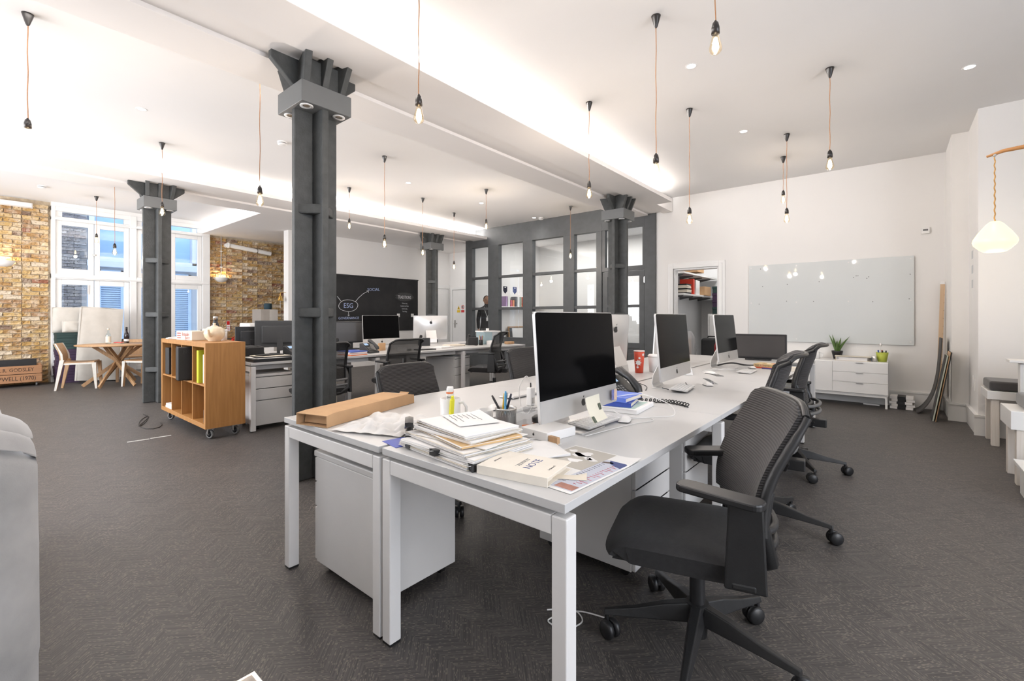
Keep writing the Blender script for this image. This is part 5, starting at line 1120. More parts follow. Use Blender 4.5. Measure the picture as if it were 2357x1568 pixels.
# on top of the bookcase
BT = 0.9605
for k in range(3): inb('magazine', ['bottom', 'middle', 'top'][k] + ' magazine of the little pile at the left end of the bookcase top', 'magazine', (PAPER, PAPERC, PAPER)[k], -6.50, 1.70, BT + 0.007 * k, (0.23, 0.29, 0.0065), (0, 0, R(20 + 16 * k)), 0.001, 'magazines on the bookcase top')
bx = thing('printed_box', 'cream box with dark red print on the bookcase top', 'box', (-6.02, 1.66, BT), R(8))
MB().box((0, 0, 0.05), (0.36, 0.20, 0.10)).build('carton', PAPERC, bx, bevel=0.004)
REDP = mat('dark_red_print', (0.32, 0.02, 0.025), 0.6, var=0.03)
text('lettering', 'firstquake', 0.058, REDP, bx, Matrix.Translation((0.04, -0.1008, 0.066)) @ Matrix.Rotation(R(90), 4, 'X'), 0.0004, sx=0.7); text('lettering', 'juice', 0.058, REDP, bx, Matrix.Translation((0.08, -0.1008, 0.03)) @ Matrix.Rotation(R(90), 4, 'X'), 0.0004)
for k in range(3): MB().box((-0.115, -0.1005, 0.075 - 0.025 * k), (0.09, 0.0008, 0.010)).build('print_line', REDP, bx)
for x, y, r, h, m, lb in ((-6.20, 1.815, 0.045, 0.105, BLK, 'black lidded tub on the bookcase behind the printed box'), (-6.07, 1.80, 0.045, 0.12, PAPERC, 'cream tub on the bookcase behind the printed box'), (-5.62, 1.83, 0.03, 0.12, WHT, 'white jar behind the teapot')):
    t = thing('tub', lb, 'tub', (x, y, BT)); MB().lathe([(0, 0), (r, 0), (r, h * 0.8), (r * 0.96, h * 0.82), (0, h * 0.82)], 18).build('body', m, t); MB().lathe([(0, h * 0.82), (r * 1.03, h * 0.82), (r * 1.03, h), (0, h)], 18).build('lid', m, t)
t = thing('steel_bottle', 'black flask with a steel cap on the bookcase', 'bottle', (-5.84, 1.815, BT))
MB().lathe([(0, 0), (0.036, 0), (0.037, 0.01), (0.037, 0.15), (0.033, 0.175), (0.022, 0.205), (0.021, 0.225), (0, 0.225)], 20).build('body', BLKM, t); MB().lathe([(0, 0.225), (0.024, 0.225), (0.024, 0.26), (0.02, 0.264), (0, 0.264)], 18).build('cap', STEEL, t)
t = thing('teapot', 'round cream teapot at the right end of the bookcase top', 'teapot', (-5.50, 1.70, BT), R(-40))
CREAM = mat('cream_glaze', (0.74, 0.62, 0.45), 0.22, var=0.04, vscale=5)
MB().lathe([(0, 0), (0.055, 0), (0.058, 0.008), (0.088, 0.045), (0.098, 0.085), (0.088, 0.125), (0.06, 0.150), (0.035, 0.156)], 26).build('body', CREAM, t); MB().lathe([(0.036, 0.154), (0.034, 0.162), (0.012, 0.168), (0.012, 0.18), (0.016, 0.188), (0, 0.192)], 18).build('lid', CREAM, t)
MB().tube([(0.085, 0, 0.06), (0.12, 0, 0.085), (0.14, 0, 0.13)], [0.020, 0.014, 0.009], 10).build('spout', CREAM, t); MB().tube([(-0.075, 0, 0.13), (-0.125, 0, 0.125), (-0.14, 0, 0.085), (-0.12, 0, 0.05), (-0.09, 0, 0.045)], 0.008, 8).build('handle', CREAM, t)
tag(MB().tube([(-6.45 + 0.35 * math.sin(k * 0.5) - 0.02 * k, 1.35 + 0.10 * math.cos(k * 0.62), 0.004) for k in range(22)], 0.0035, 6).build('extension_lead', BLK), 'black power cord looped on the floor by the bookcase castor', 'cord')
# floor tape and floor box
for k in range(2): tag(MB().b2((-0.015, -0.085, 0.0), (0.015, 0.085, 0.0012)).build('tape_strip', mat('worn_white_tape', (0.55, 0.55, 0.53), 0.7, var=0.12, vscale=40), loc=(-5.70, 1.105 + 0.18 * k, 0.0005), rot=(0, 0, R(-5 + 2 * k))), ('left' if k == 0 else 'right') + ' strip of white tape on the floor before the bookcase', 'tape', 'white tape strips on the floor')
t = thing('floor_box', 'steel floor box lid at the bottom edge of the picture', 'floor box', (-1.55, 0.51, 0))
MB().b2((-0.13, -0.13, 0.0), (0.13, 0.13, 0.006)).build('frame', STEEL, t, bevel=0.002); MB().b2((-0.115, -0.115, 0.006), (0.115, 0.115, 0.008)).build('lid', mat('worn_steel', (0.42, 0.38, 0.34), 0.5, metal=0.5, var=0.2, vscale=20), t)

# ================================================================== WINDOW CORNER: CRATE, BOXES, CUSHIONS, TABLE
cr = thing('wooden_crate', 'old wooden fruit crate on castors before the brick wall', 'crate', (-11.80, 0.52, 0))
CW = wood('crate_pine', (0.30, 0.145, 0.065), (0.42, 0.22, 0.11), 3, 1, 0.7)
for k in range(2):
    MB().b2((0.17, -0.38, 0.075 + 0.15 * k), (0.185, 0.38, 0.215 + 0.15 * k)).build('board', CW, cr, bevel=0.003); MB().b2((-0.185, -0.38, 0.075 + 0.15 * k), (-0.17, 0.38, 0.215 + 0.15 * k)).build('board', CW, cr)
    for s in (-1, 1): MB().b2((-0.17, s * 0.38 - 0.0075, 0.075 + 0.15 * k), (0.17, s * 0.38 + 0.0075, 0.215 + 0.15 * k)).build('board', CW, cr)
MB().b2((-0.17, -0.37, 0.07), (0.17, 0.37, 0.08)).build('bottom', CW, cr)
for s in (-1, 1): MB().b2((0.13, s * 0.355 - 0.015, 0.08), (0.169, s * 0.355 + 0.015, 0.40)).build('corner_post', CW, cr)
INK = mat('stencil_ink', (0.03, 0.018, 0.012), 0.8, var=0.2, vscale=50)
FX = lambda z, y=0.0: frame_M((0.1858, y, z), (0, 1, 0), (0, 0, 1))
text('lettering', 'H. & J. R. GODSLEY', 0.085, INK, cr, FX(0.295), 0.0004, sx=0.8); text('lettering', 'UPWELL (1970)', 0.10, INK, cr, FX(0.145, 0.06), 0.0004, sx=0.75)
for y in (-0.32, 0.32): MB().lathe([(0.0, -0.012), (0.03, -0.012), (0.033, 0.0), (0.03, 0.012), (0.0, 0.012)], 14, Matrix.Translation((0.12, y, 0.034)) @ Matrix.Rotation(R(90), 4, 'X')).cyl((0.12, y, 0.03), (0.12, y, 0.07), 0.01, n=8).build('castor', RUB, cr)
inb('picture_board', 'black panel standing inside the wooden crate', 'panel', BLK, -11.84, 0.52, 0.0815, (0.03, 0.66, 0.385))
for k in range(9):
    gx, gy = -11.86 + 0.008 * math.sin(k * 2.1), 1.235 + 0.01 * math.cos(k * 1.7)
    sbox(['bottom purple', 'second purple', 'third purple', 'fourth purple', 'fifth purple', 'top purple', 'lower green', 'middle green', 'topmost green'][k] + ' storage box of the tower beside the window', (gx, gy, 0.001 + k * 0.103), (0.36, 0.30, 0.101), PUR if k < 6 else GRN, R(2 * math.sin(k)), 'storage box tower by the window')
LINEN = mat('cream_linen', (0.56, 0.53, 0.48), 0.9, spec=0.15, var=0.05, vscale=9, bump=0.12, bscale=14, sheen=0.2)
def pad(nm, lb, cat, c, w_, h_, th, rot, m=LINEN, puff=0.7, group=None):
    # upholstered pad, w along local y, h along local z, thickness along local x
    def f(s):
        def g(u, v):
            e = max(0, 1 - (abs(u - .5) * 2) ** 4) * max(0, 1 - (abs(v - .5) * 2) ** 4)
            return (s * th / 2 * (1 - puff + puff * e ** 0.5) + 0.006 * math.sin(9 * u + 5 * v), (u - .5) * w_ * s, (v - .5) * h_)
        return g
    t = thing(nm, lb, cat, c, 0, group); t.rotation_euler = rot
    m1 = MB().grid(f(1), 16, 20).grid(f(-1), 16, 20); m1.build('cover', m, t)
    per = [((u - .5) * w_, -h_ / 2) for u in [k / 12 for k in range(13)]] + [(w_ / 2, (v - .5) * h_) for v in [k / 12 for k in range(1, 13)]] + [((.5 - u) * w_, h_ / 2) for u in [k / 12 for k in range(1, 13)]] + [(-w_ / 2, (.5 - v) * h_) for v in [k / 12 for k in range(1, 13)]]
    for s in (-1, 1): MB().tube([(s * th / 2 * (1 - puff), y, z) for y, z in per], 0.007, 6).build('piping', m, t)
    e = th / 2 * (1 - puff); ms = MB()
    for i in range(len(per) - 1):
        (y0_, z0_), (y1_, z1_) = per[i], per[i + 1]; ms.add([(-e, y0_, z0_), (e, y0_, z0_), (e, y1_, z1_), (-e, y1_, z1_)], [(0, 1, 2, 3)])
    ms.build('side_band', m, t); return t
pad('futon_mattress', 'cream futon mattress leaning behind the round table', 'mattress', (-11.53, 1.66, 0.705), 0.60, 1.36, 0.16, (R(-4), R(-7), R(2)), puff=0.25)
pad('large_cushion', 'large cream cushion behind the futon mattress, above the box tower', 'cushion', (-11.86, 1.30, 1.16), 0.50, 0.46, 0.16, (0, R(-6), R(4)), puff=0.75)
pad('small_cushion', 'small cream cushion on the green boxes', 'cushion', (-11.70, 1.30, 1.035), 0.26, 0.20, 0.10, (0, R(-10), R(6)), puff=0.75)
# round oak table with crossing struts
TC = (-10.66, 1.78)
t = thing('round_table', 'round oak dining table with crossing struts by the window', 'table', (*TC, 0))
MB().lathe([(0, 0.705), (0.54, 0.705), (0.575, 0.715), (0.575, 0.732), (0.0, 0.732)], 48).build('tabletop', WOODL, t)
for k in range(6):
    a = R(60 * k + 12); M_ = Matrix.Rotation(a, 4, 'Z')
    p0 = M_ @ Vector((0.50, 0.05, 0.0)); p1 = M_ @ Vector((-0.30, -0.10, 0.704)); d_ = (p1 - p0); L_ = d_.length
    q = d_.to_track_quat('Z', 'Y').to_matrix().to_4x4()
    p0 = M_ @ Vector((0.47, 0.06, 0.012)); MB().box((0, 0, L_ / 2), (0.028, 0.055, L_ - 0.02), M=Matrix.Translation(p0) @ q).build('strut', WOODL, t, bevel=0.003)
EDGE = mat('white_ply_edge', (0.62, 0.60, 0.55), 0.6, var=0.05, vscale=20)
def ply_chair(lb, x, y, rz):
    t = thing('plywood_chair', lb, 'chair', (x, y, 0), rz, 'bent plywood dining chairs')  # faces local +X
    MB().grid(lambda u, v: (-0.19 + v * 0.40, (u - .5) * 0.40, 0.445 - 0.012 * math.sin(PI * v)), 6, 8, 0.022).build('seat', WOODL, t)
    def bk(u, v):
        xs = [-0.195, -0.205, -0.235, -0.275]; zs = [0.47, 0.58, 0.69, 0.775]; k = min(2, int(v * 3)); f = v * 3 - k
        return (xs[k] + (xs[k + 1] - xs[k]) * f - 0.03 * (1 - (abs(u - .5) * 2) ** 2), (u - .5) * 0.40, zs[k] + (zs[k + 1] - zs[k]) * f)
    MB().grid(bk, 10, 12, 0.018).build('backrest', WOODL, t)
    for s in (-1, 1):
        y_ = s * 0.19
        for nm, pts in (('front', [(0.205, 0.445), (0.235, 0.0)]), ('back', [(-0.19, 0.50), (-0.27, 0.0)])):
            (xa, za), (xb, zb) = pts; w_ = 0.03
            lg = MB().add([(xa - w_, y_ - 0.02, za), (xa + w_, y_ - 0.02, za), (xa + w_, y_ + 0.02, za), (xa - w_, y_ + 0.02, za), (xb - w_ * .5, y_ - 0.02, zb), (xb + w_ * .5, y_ - 0.02, zb), (xb + w_ * .5, y_ + 0.02, zb), (xb - w_ * .5, y_ + 0.02, zb)], [(0, 1, 2, 3), (7, 6, 5, 4), (0, 4, 5, 1), (1, 5, 6, 2), (2, 6, 7, 3), (3, 7, 4, 0)]).build('leg', WOODL, t, bevel=0.003)
            q = 0.0212; MB().add([(xa - w_ * .9, y_ + s * q, za), (xa + w_ * .9, y_ + s * q, za), (xb + w_ * .45, y_ + s * q, zb + 0.002), (xb - w_ * .45, y_ + s * q, zb + 0.002)], [(0, 1, 2, 3)]).build('edge_band', EDGE, lg)
        MB().b2((-0.19, s * 0.2005 - 0.001, 0.42), (0.22, s * 0.2005 + 0.001, 0.446)).build('seat_edge', EDGE, t)
        MB().add([(-0.21, s * 0.2015, 0.44), (-0.17, s * 0.2015, 0.44), (-0.185, s * 0.2015, 0.60), (-0.262, s * 0.2015, 0.775), (-0.295, s * 0.2015, 0.775), (-0.225, s * 0.2015, 0.60)], [(0, 1, 2, 5), (5, 2, 3, 4)]).build('back_edge', EDGE, t)
    return t
ply_chair('bent plywood chair on the left of the round table', -10.66, 1.29, R(72))
ply_chair('bent plywood chair between the round table and the column', -10.24, 2.08, R(215))
ply_chair('bent plywood chair behind the round table by the window', -11.25, 2.10, R(-20))
def bottle(lb, loc, prof, m, lab=None, cap=None, name='bottle'):
    t = thing(name, lb, 'bottle', loc); MB().lathe(prof, 18).build('glass', m, t)
    if lab: MB().lathe([(lab[0], lab[1]), (lab[0], lab[2])], 18).build('label', lab[3], t)
    if cap: MB().lathe([(0, cap[1]), (cap[0], cap[1]), (cap[0], cap[2]), (0, cap[2])], 12).build('cap', cap[3], t)
bottle('clear spirit bottle with a pale label on the round table', (-10.74, 1.66, 0.7325), [(0, 0), (0.038, 0), (0.038, 0.16), (0.030, 0.185), (0.014, 0.20), (0.014, 0.265), (0, 0.265)], glass('clear_bottle_glass', (0.86, 0.92, 0.95), 1, 1.5), (0.0385, 0.03, 0.135, PAPERC), (0.016, 0.25, 0.28, PAPERC))
bottle('dark wine bottle with a white label on the round table', (-10.95, 1.95, 0.7325), [(0, 0), (0.038, 0), (0.038, 0.13), (0.032, 0.17), (0.016, 0.21), (0.014, 0.29), (0, 0.29)], mat('dark_bottle_glass', (0.012, 0.006, 0.008), 0.08, var=0.05), (0.0385, 0.03, 0.075, WHT), (0.0155, 0.24, 0.295, BLK))
t = thing('food_tray', 'paper tray with snack packets on the round table', 'tray', (-10.85, 1.80, 0.7325), R(30))
MB().box((0, 0, 0.006), (0.24, 0.13, 0.012), taper=(1.1, 1.15)).build('tray', PAPERC, t, bevel=0.004); MB().box((0.03, 0, 0.02), (0.12, 0.08, 0.014), (0, 0, 0.4)).build('packet', mat('red_packet', (0.5, 0.06, 0.05), 0.4, var=0.3, vscale=15), t, bevel=0.005)

# ================================================================== WALL FITTINGS ON THE LEFT
def uplight(lb, y, z):
    t = thing('wall_uplight', lb, 'wall lamp', (BW + 0.008, y, z), 0, 'plaster wall uplighters')
    pr = [(0.0, 0.0), (0.05, 0.005), (0.10, 0.03), (0.135, 0.07), (0.15, 0.115)]; n = 18; vs = []; fs = []
    for r, zz in pr: vs += [(r * 0.9 * math.sin(PI * k / n), -r * math.cos(PI * k / n), zz) for k in range(n + 1)]
    for j in range(len(pr) - 1): fs += [(j * (n + 1) + k, (j + 1) * (n + 1) + k, (j + 1) * (n + 1) + k + 1, j * (n + 1) + k + 1) for k in range(n)]
    MB().add(vs, fs, True).build('bowl', WHT, t); MB().b2((-0.008, -0.05, 0.02), (0.03, 0.05, 0.09)).build('bracket', WHT, t)
    l = bpy.data.lights.new('uplight_lamp', 'POINT'); l.energy = 5.5; l.color = (1.0, 0.72, 0.40); l.shadow_soft_size = 0.03
    o = bpy.data.objects.new('uplight_lamp', l); COL.objects.link(o); o.location = (BW + 0.075, y, z + 0.11)
    return t
uplight('white bowl uplighter on the brick wall at the left edge', 0.46, 2.10); uplight('white bowl uplighter on the brick wall right of the window', 3.87, 2.02)
t = thing('conduit', 'thin steel conduit running up from the right wall uplighter', 'conduit', (BW + 0.02, 3.87, 2.13))
MB().cyl((0, 0, 0), (0, 0, SOF - 2.13), 0.009, n=8).build('tube', STEEL, t)
for z in (0.25, 0.62): MB().b2((-0.012, -0.03, z - 0.008), (0.011, 0.03, z + 0.008)).build('clip', WHT, t)
t = thing('drain_pipe', 'white sloping pipe across the brick wall right of the window', 'pipe', (BW + 0.09, 4.0, 2.90))
MB().cyl((0, 0.02, 0.0), (0, 0.95, -0.10), 0.052, n=18).build('tube', TRIMW, t); MB().cyl((0, -0.02, 0.0), (-0.085, -0.02, 0.0), 0.052, n=18).lathe([(0.052, -0.02), (0.066, -0.02), (0.066, 0.02), (0.052, 0.02)], 18, Matrix.Translation((0, 0.0, 0)) @ Matrix.Rotation(R(90), 4, 'X')).build('elbow', TRIMW, t)
MB().lathe([(0.053, -0.012), (0.06, -0.012), (0.06, 0.012), (0.053, 0.012)], 18, Matrix.Translation((0, 0.62, -0.065)) @ Matrix.Rotation(R(90), 4, 'X')).build('clip', STEEL, t)
t = thing('emergency_light', 'white emergency light bar at the top of the left brick wall', 'emergency light', (BW + 0.01, 0.60, 3.24))
MB().b2((0, -0.19, -0.045), (0.03, 0.22, 0.05)).build('back_plate', WHT, t, bevel=0.004); MB().b2((0.031, -0.18, -0.04), (0.08, 0.21, 0.045)).build('diffuser', mat('milky_plastic', (0.72, 0.70, 0.69), 0.3, var=0.02), t, bevel=0.012)
t = thing('fire_extinguisher', 'red fire extinguisher standing before the brick wall', 'fire extinguisher', (-11.80, 4.02, 0.19))
REDE = mat('extinguisher_red', (0.55, 0.015, 0.012), 0.3, var=0.03)
MB().lathe([(0, 0), (0.085, 0), (0.09, 0.012), (0.09, 0.40), (0.07, 0.455), (0.03, 0.475), (0.03, 0.49), (0, 0.49)], 22).build('cylinder', REDE, t); MB().lathe([(0.0905, 0.12), (0.0905, 0.38)], 22).build('label', mat('ext_label', (0.6, 0.10, 0.09), 0.5, var=0.1), t)
MB().box((0.03, 0, 0.515), (0.13, 0.025, 0.018)).box((0.03, 0, 0.545), (0.12, 0.025, 0.014), (0, R(-14), 0)).cyl((0, 0, 0.485), (0, 0, 0.52), 0.022, n=10).build('valve', REDE, t)
MB().tube([(-0.03, -0.01, 0.515), (-0.06, -0.10, 0.52), (-0.05, -0.22, 0.44), (-0.02, -0.28, 0.30)], 0.011, 8).build('hose', BLK, t)
tag(MB().b2((-0.13, -0.13, 0), (0.13, 0.13, 0.19)).build('extinguisher_stand', REDE, loc=(-11.80, 4.02, 0), bevel=0.006), 'red stand under the fire extinguisher', 'stand')
for k, (y, z, w_, h_) in enumerate(((4.02, 1.00, 0.075, 0.25), (3.70, 0.98, 0.07, 0.12))):
    t = thing('safety_sign', ['tall red and white sign above the fire extinguisher', 'small red and white sign left of the fire extinguisher'][k], 'sign', (BW + 0.02, y, z), 0, 'fire safety signs'); MB().b2((0, -w_ / 2, -h_ / 2), (0.003, w_ / 2, h_ / 2)).build('plate', PAPER, t)
    MB().b2((0.003, -w_ * .42, h_ * 0.1), (0.0036, w_ * .42, h_ * .46)).build('symbol', REDE, t)
    for q in range(3): MB().b2((0.003, -w_ * .35, -h_ * 0.05 - q * 0.035 - 0.012), (0.0036, w_ * .35, -h_ * 0.05 - q * 0.035)).build('text_line', REDE, t)
t = thing('brass_bell', 'small brass bell on a bracket at the white wall end', 'bell', (BX - 0.11, 4.498, 1.68))
BRASS = mat('brass', (0.62, 0.38, 0.10), 0.25, metal=1.0, var=0.05)
MB().lathe([(0, -0.05), (0.02, -0.055), (0.035, -0.09), (0.045, -0.14), (0.065, -0.165)], 18, Matrix.Translation((0, -0.12, 0.05))).build('dome', BRASS, t); MB().tube([(0, 0, 0.06), (0, -0.06, 0.075), (0, -0.12, 0.06), (0, -0.12, 0.0)], 0.006, 6).build('bracket', BRASS, t); MB().tube([(0, -0.12, -0.11), (0, -0.12, -0.28)], 0.003, 5).build('rope', PAPER, t)
# cupboard, plinth and small machine in front of the rear brick wall
t = thing('filing_cabinet', 'two tone grey cabinet at the end of the rear brick wall', 'cabinet', (-10.75, 4.34, 0)); MB().b2((-0.25, -0.20, 0.0), (0.22, 0.15, 1.385)).build('body', mat('taupe_laminate', (0.30, 0.27, 0.24), 0.6, var=0.03), t, bevel=0.003); MB().b2((0.2205, -0.02, 0.05), (0.236, 0.148, 1.37)).build('door', mat('pale_taupe', (0.45, 0.42, 0.38), 0.6, var=0.03), t)
t = thing('desk_speaker', 'dark blue cylinder speaker on the grey cabinet', 'speaker', (-10.72, 4.36, 1.3855)); MB().lathe([(0, 0), (0.075, 0), (0.08, 0.02), (0.08, 0.115), (0.075, 0.13), (0, 0.13)], 22).build('body', mat('petrol_fabric', (0.015, 0.04, 0.055), 0.8, var=0.2, vscale=60), t); MB().lathe([(0, 0.13), (0.06, 0.13), (0.055, 0.134), (0, 0.134)], 18).build('top', BLK, t)
p = mid(-1.42, 0.28)
t = thing('white_printer', 'tall white machine behind the black monitor by the brick wall', 'printer', (-9.2, 3.55, 0)); MB().b2((-0.25, -0.22, 0.0), (0.22, 0.22, 1.10)).build('body', WHT, t, bevel=0.02); MB().b2((0.221, -0.2, 0.72), (0.232, 0.2, 0.735)).build('slot', BLK, t); MB().b2((0.221, -0.05, 0.96), (0.226, 0.08, 0.972)).build('badge', GRYP, t)
# sofa arm at the lower left
sf_ = thing('velvet_sofa', 'grey velvet sofa cut off by the lower left edge', 'sofa', (-2.035, 0.06, -0.0))
def arm(u, v):
    # rounded upright slab: end face looks +X, profile rolls over the top
    y = -0.85 * u
    pr = [(0.035, 0.03), (0.075, 0.25), (0.045, 0.55), (0.01, 0.76), (-0.03, 0.795), (-0.10, 0.825), (-0.20, 0.815), (-0.26, 0.76)]
    f = v * (len(pr) - 1); k = min(len(pr) - 2, int(f)); f -= k; f2 = f * f * (3 - 2 * f)
    x = pr[k][0] + (pr[k + 1][0] - pr[k][0]) * f; z = pr[k][1] + (pr[k + 1][1] - pr[k][1]) * f2
    rd = 0.06 * max(0, 1 - u / 0.06) ** 2
    return (x - rd + 0.006 * math.sin(14 * u + 6 * v), y, z - rd * 0.4 + 0.004 * math.sin(22 * u))
MB().grid(arm, 40, 40, 0.10).build('arm', GREYFAB, sf_)
MB().b2((-1.75, -0.82, 0.06), (-0.20, -0.02, 0.42)).build('seat', GREYFAB, sf_, bevel=0.05, seg=4); MB().b2((-1.75, -0.06, 0.10), (-0.12, 0.06, 0.80)).build('backrest', GREYFAB, sf_, bevel=0.05, seg=4)
for x in (-1.65, -0.06):
    for y in (-0.72, -0.05): MB().cyl((x, y, 0), (x, y, 0.09), 0.02, 0.025, 10).build('foot', BLK, sf_)
# ================================================================== CLUTTER ON THE FRONT DESKS
DZ = 0.7305
def sheet(nm, lb, cat, c, w_, l_, rz, m, th=0.0012, curl=0.0, group=None):
    o = MB().grid(lambda u, v: ((u - .5) * w_, (v - .5) * l_, th + curl * max(0, (u + v - 1.55) / 0.45) ** 2), 10, 10, th).build(nm, m, loc=c, rot=(0, 0, rz)); return tag(o, lb, cat, group)
# parcel
pc = thing('cardboard_parcel', 'long brown cardboard parcel with an open end on the left desk', 'parcel', (-2.08, 1.31, DZ + 0.004), R(16))
Lp, Wp, Hp = 0.62, 0.17, 0.052
ps = [(-Lp / 2 - 0.02, 1.06, 0.9), (-Lp / 2 + 0.03, 1.0, 1.0), (0, 1.0, 1.0), (Lp / 2 - 0.05, 1.0, 1.0), (Lp / 2, 1.02, 0.8)]
vs = []
for y, sx, sz in ps: vs += [(-Wp / 2 * sx, y, 0.0), (Wp / 2 * sx, y, 0.0), (Wp / 2 * sx * 0.98, y, Hp * sz), (-Wp / 2 * sx * 0.98, y, Hp * sz)]
fs = [(j * 4 + q, j * 4 + (q + 1) % 4, (j + 1) * 4 + (q + 1) % 4, (j + 1) * 4 + q) for j in range(4) for q in range(4)] + [(16, 17, 18, 19)]
b = MB().add(vs, fs); o = b.build('carton', CARD, pc); sd = o.modifiers.new('solid', 'SOLIDIFY'); sd.thickness = 0.004; sd.offset = -1
MB().add([(-Wp / 2 * 0.9, -Lp / 2 + 0.012, 0.004), (Wp / 2 * 0.9, -Lp / 2 + 0.012, 0.004), (Wp / 2 * 0.9, -Lp / 2 + 0.02, Hp * 0.85), (-Wp / 2 * 0.9, -Lp / 2 + 0.02, Hp * 0.85)], [(0, 1, 2, 3)]).build('inner_flap', CARD, pc)
MB().box((0.0, Lp / 2 - 0.14, Hp + 0.0008), (0.14, 0.20, 0.0012)).build('address_label', PAPER, pc)
for k in range(4): MB().box((-0.02 + 0.01 * k, Lp / 2 - 0.19 + 0.03 * k, Hp + 0.0018), (0.07, 0.006, 0.0006)).build('label_line', GRYP, pc)
MB().box((0.0, Lp / 2 + 0.02, Hp * 0.75), (0.06, 0.035, 0.002), (R(35), 0, 0)).build('flap', CARD, pc)
# crumpled tissue
rn = random.Random(5); ph = [(rn.uniform(4, 17), rn.uniform(-14, 14), rn.uniform(0, 6)) for _ in range(9)]
def tiss(u, v):
    h = sum(abs(math.sin(a * u + b_ * v + c)) for a, b_, c in ph) / 9
    e = min(1, 6 * min(u, 1 - u, v, 1 - v) + 0.25); rr = 1 + 0.10 * math.sin(7 * u + 3) * math.sin(5 * v)
    return ((u - .5) * 0.34 * rr, (v - .5) * 0.36 * rr, 0.003 + e * (0.004 + 0.022 * (h - 0.42) * (1 if h > 0.42 else 0) * 3) )
TISSUE = glass('white_tissue', (0.95, 0.95, 0.94), 0.0, 1.0, 1.0, 0.85, (0.82, 0.80, 0.78))
tag(MB().grid(tiss, 60, 60, 0.0006).build('tissue_paper', TISSUE, loc=(-1.745, 1.23, DZ), rot=(0, 0, R(22))), 'crumpled white tissue paper between the parcel and the white mug', 'tissue paper')
# white mug with tubes
mg = thing('mug', 'plain white mug holding two tubes and a highlighter', 'mug', (-1.585, 1.455, DZ), R(20)); mg.scale = (1.12, 1.12, 1.12)
MB().lathe([(0, 0), (0.041, 0), (0.042, 0.004), (0.042, 0.098), (0.038, 0.098), (0.037, 0.008), (0, 0.008)], 28).build('cup', WHT, mg)
MB().tube([(0.040, 0, 0.082), (0.060, 0, 0.084), (0.073, 0, 0.066), (0.073, 0, 0.042), (0.058, 0, 0.022), (0.040, 0, 0.02)], 0.0058, 10).build('handle', WHT, mg)
ORG = mat('orange_stripe', (0.72, 0.17, 0.04), 0.5, var=0.02)
tf = R(-40)
for k, (dx, dy) in enumerate(((-0.014, 0.012), (0.012, -0.014))):
    t = thing('cream_tube', ['left', 'right'][k] + ' white cosmetic tube with an orange band standing in the mug', 'tube', (-1.585 + dx, 1.455 + dy, DZ + 0.012), R(-42), 'cosmetic tubes in the mug')
    MB().lathe([(0, 0.0), (0.014, 0.0), (0.0165, 0.06), (0.0165, 0.135), (0.0145, 0.148), (0, 0.15)], 18).build('body', WHT, t); MB().lathe([(0.01675, 0.122), (0.01675, 0.130)], 18).build('band', ORG, t)
    text('lettering', 'Boots', 0.016, MARK, t, Matrix.Translation((0.0168, 0.0, 0.108)) @ frame_M((0, 0, 0), (0, 1, 0.15), (0, 0, 1)), 0.0002, sx=0.8)
    MB().box((0.0168, 0.0, 0.088), (0.0004, 0.020, 0.004)).build('print', ORG, t)
t = thing('highlighter', 'yellow highlighter in the white mug', 'highlighter', (-1.556, 1.432, DZ + 0.010), 0); t.rotation_euler = (R(8), R(14), 0)
MB().box((0, 0, 0.055), (0.014, 0.020, 0.11)).build('barrel', mat('highlighter_yellow', (0.80, 0.76, 0.03), 0.4, var=0.02), t, bevel=0.003); MB().box((0, 0, 0.118), (0.009, 0.012, 0.016)).build('tip', mat('highlighter_yellow', (0.8, 0.76, 0.03)), t, bevel=0.002)
# second cup, pen pot
mg = thing('mug', 'white mug with a brown animal picture beside the pen pot', 'mug', (-1.385, 1.475, DZ), R(150))
MB().lathe([(0, 0), (0.037, 0), (0.0385, 0.004), (0.0385, 0.078), (0.035, 0.078), (0.034, 0.008), (0, 0.008)], 26).build('cup', WHT, mg)
MB().tube([(0.037, 0, 0.066), (0.056, 0, 0.066), (0.063, 0, 0.045), (0.056, 0, 0.022), (0.037, 0, 0.018)], 0.005, 8).build('handle', WHT, mg)
n = 12; MB().add([(0.0388 * math.cos(R(110 + 60 * k / n)), 0.0388 * math.sin(R(110 + 60 * k / n)), z) for z in (0.012, 0.036 ) for k in range(n + 1)], [(k, k + 1, n + 2 + k, n + 1 + k) for k in range(n)], True).build('picture', mat('brown_print', (0.30, 0.11, 0.045), 0.5, var=0.2, vscale=60), mg)
pp = thing('mesh_pen_pot', 'steel mesh pen pot full of pens on the nearest desk', 'pen pot', (-1.265, 1.48, DZ))
MESH = glass('steel_mesh', (0.62, 0.62, 0.62), 1.0, 1.6, 0.35, 0.35, (0.25, 0.25, 0.25))
MB().lathe([(0.044, 0.004), (0.044, 0.098)], 32, caps=False).build('mesh_wall', MESH, pp)
MB().lathe([(0.043, 0.0), (0.046, 0.0), (0.046, 0.008), (0.043, 0.008), (0.0, 0.003)], 28).build('base', STEEL, pp); MB().lathe([(0.043, 0.096), (0.046, 0.095), (0.047, 0.100), (0.044, 0.103), (0.043, 0.096)], 28).build('rim', STEEL, pp)
for k in range(24):
    a = 2 * PI * k / 24; MB().cyl((0.0445 * math.cos(a), 0.0445 * math.sin(a), 0.006), (0.0445 * math.cos(a + 0.5), 0.0445 * math.sin(a + 0.5), 0.097), 0.0007, n=4).cyl((0.0445 * math.cos(a), 0.0445 * math.sin(a), 0.006), (0.0445 * math.cos(a - 0.5), 0.0445 * math.sin(a - 0.5), 0.097), 0.0007, n=4).build('wire', STEEL, pp)
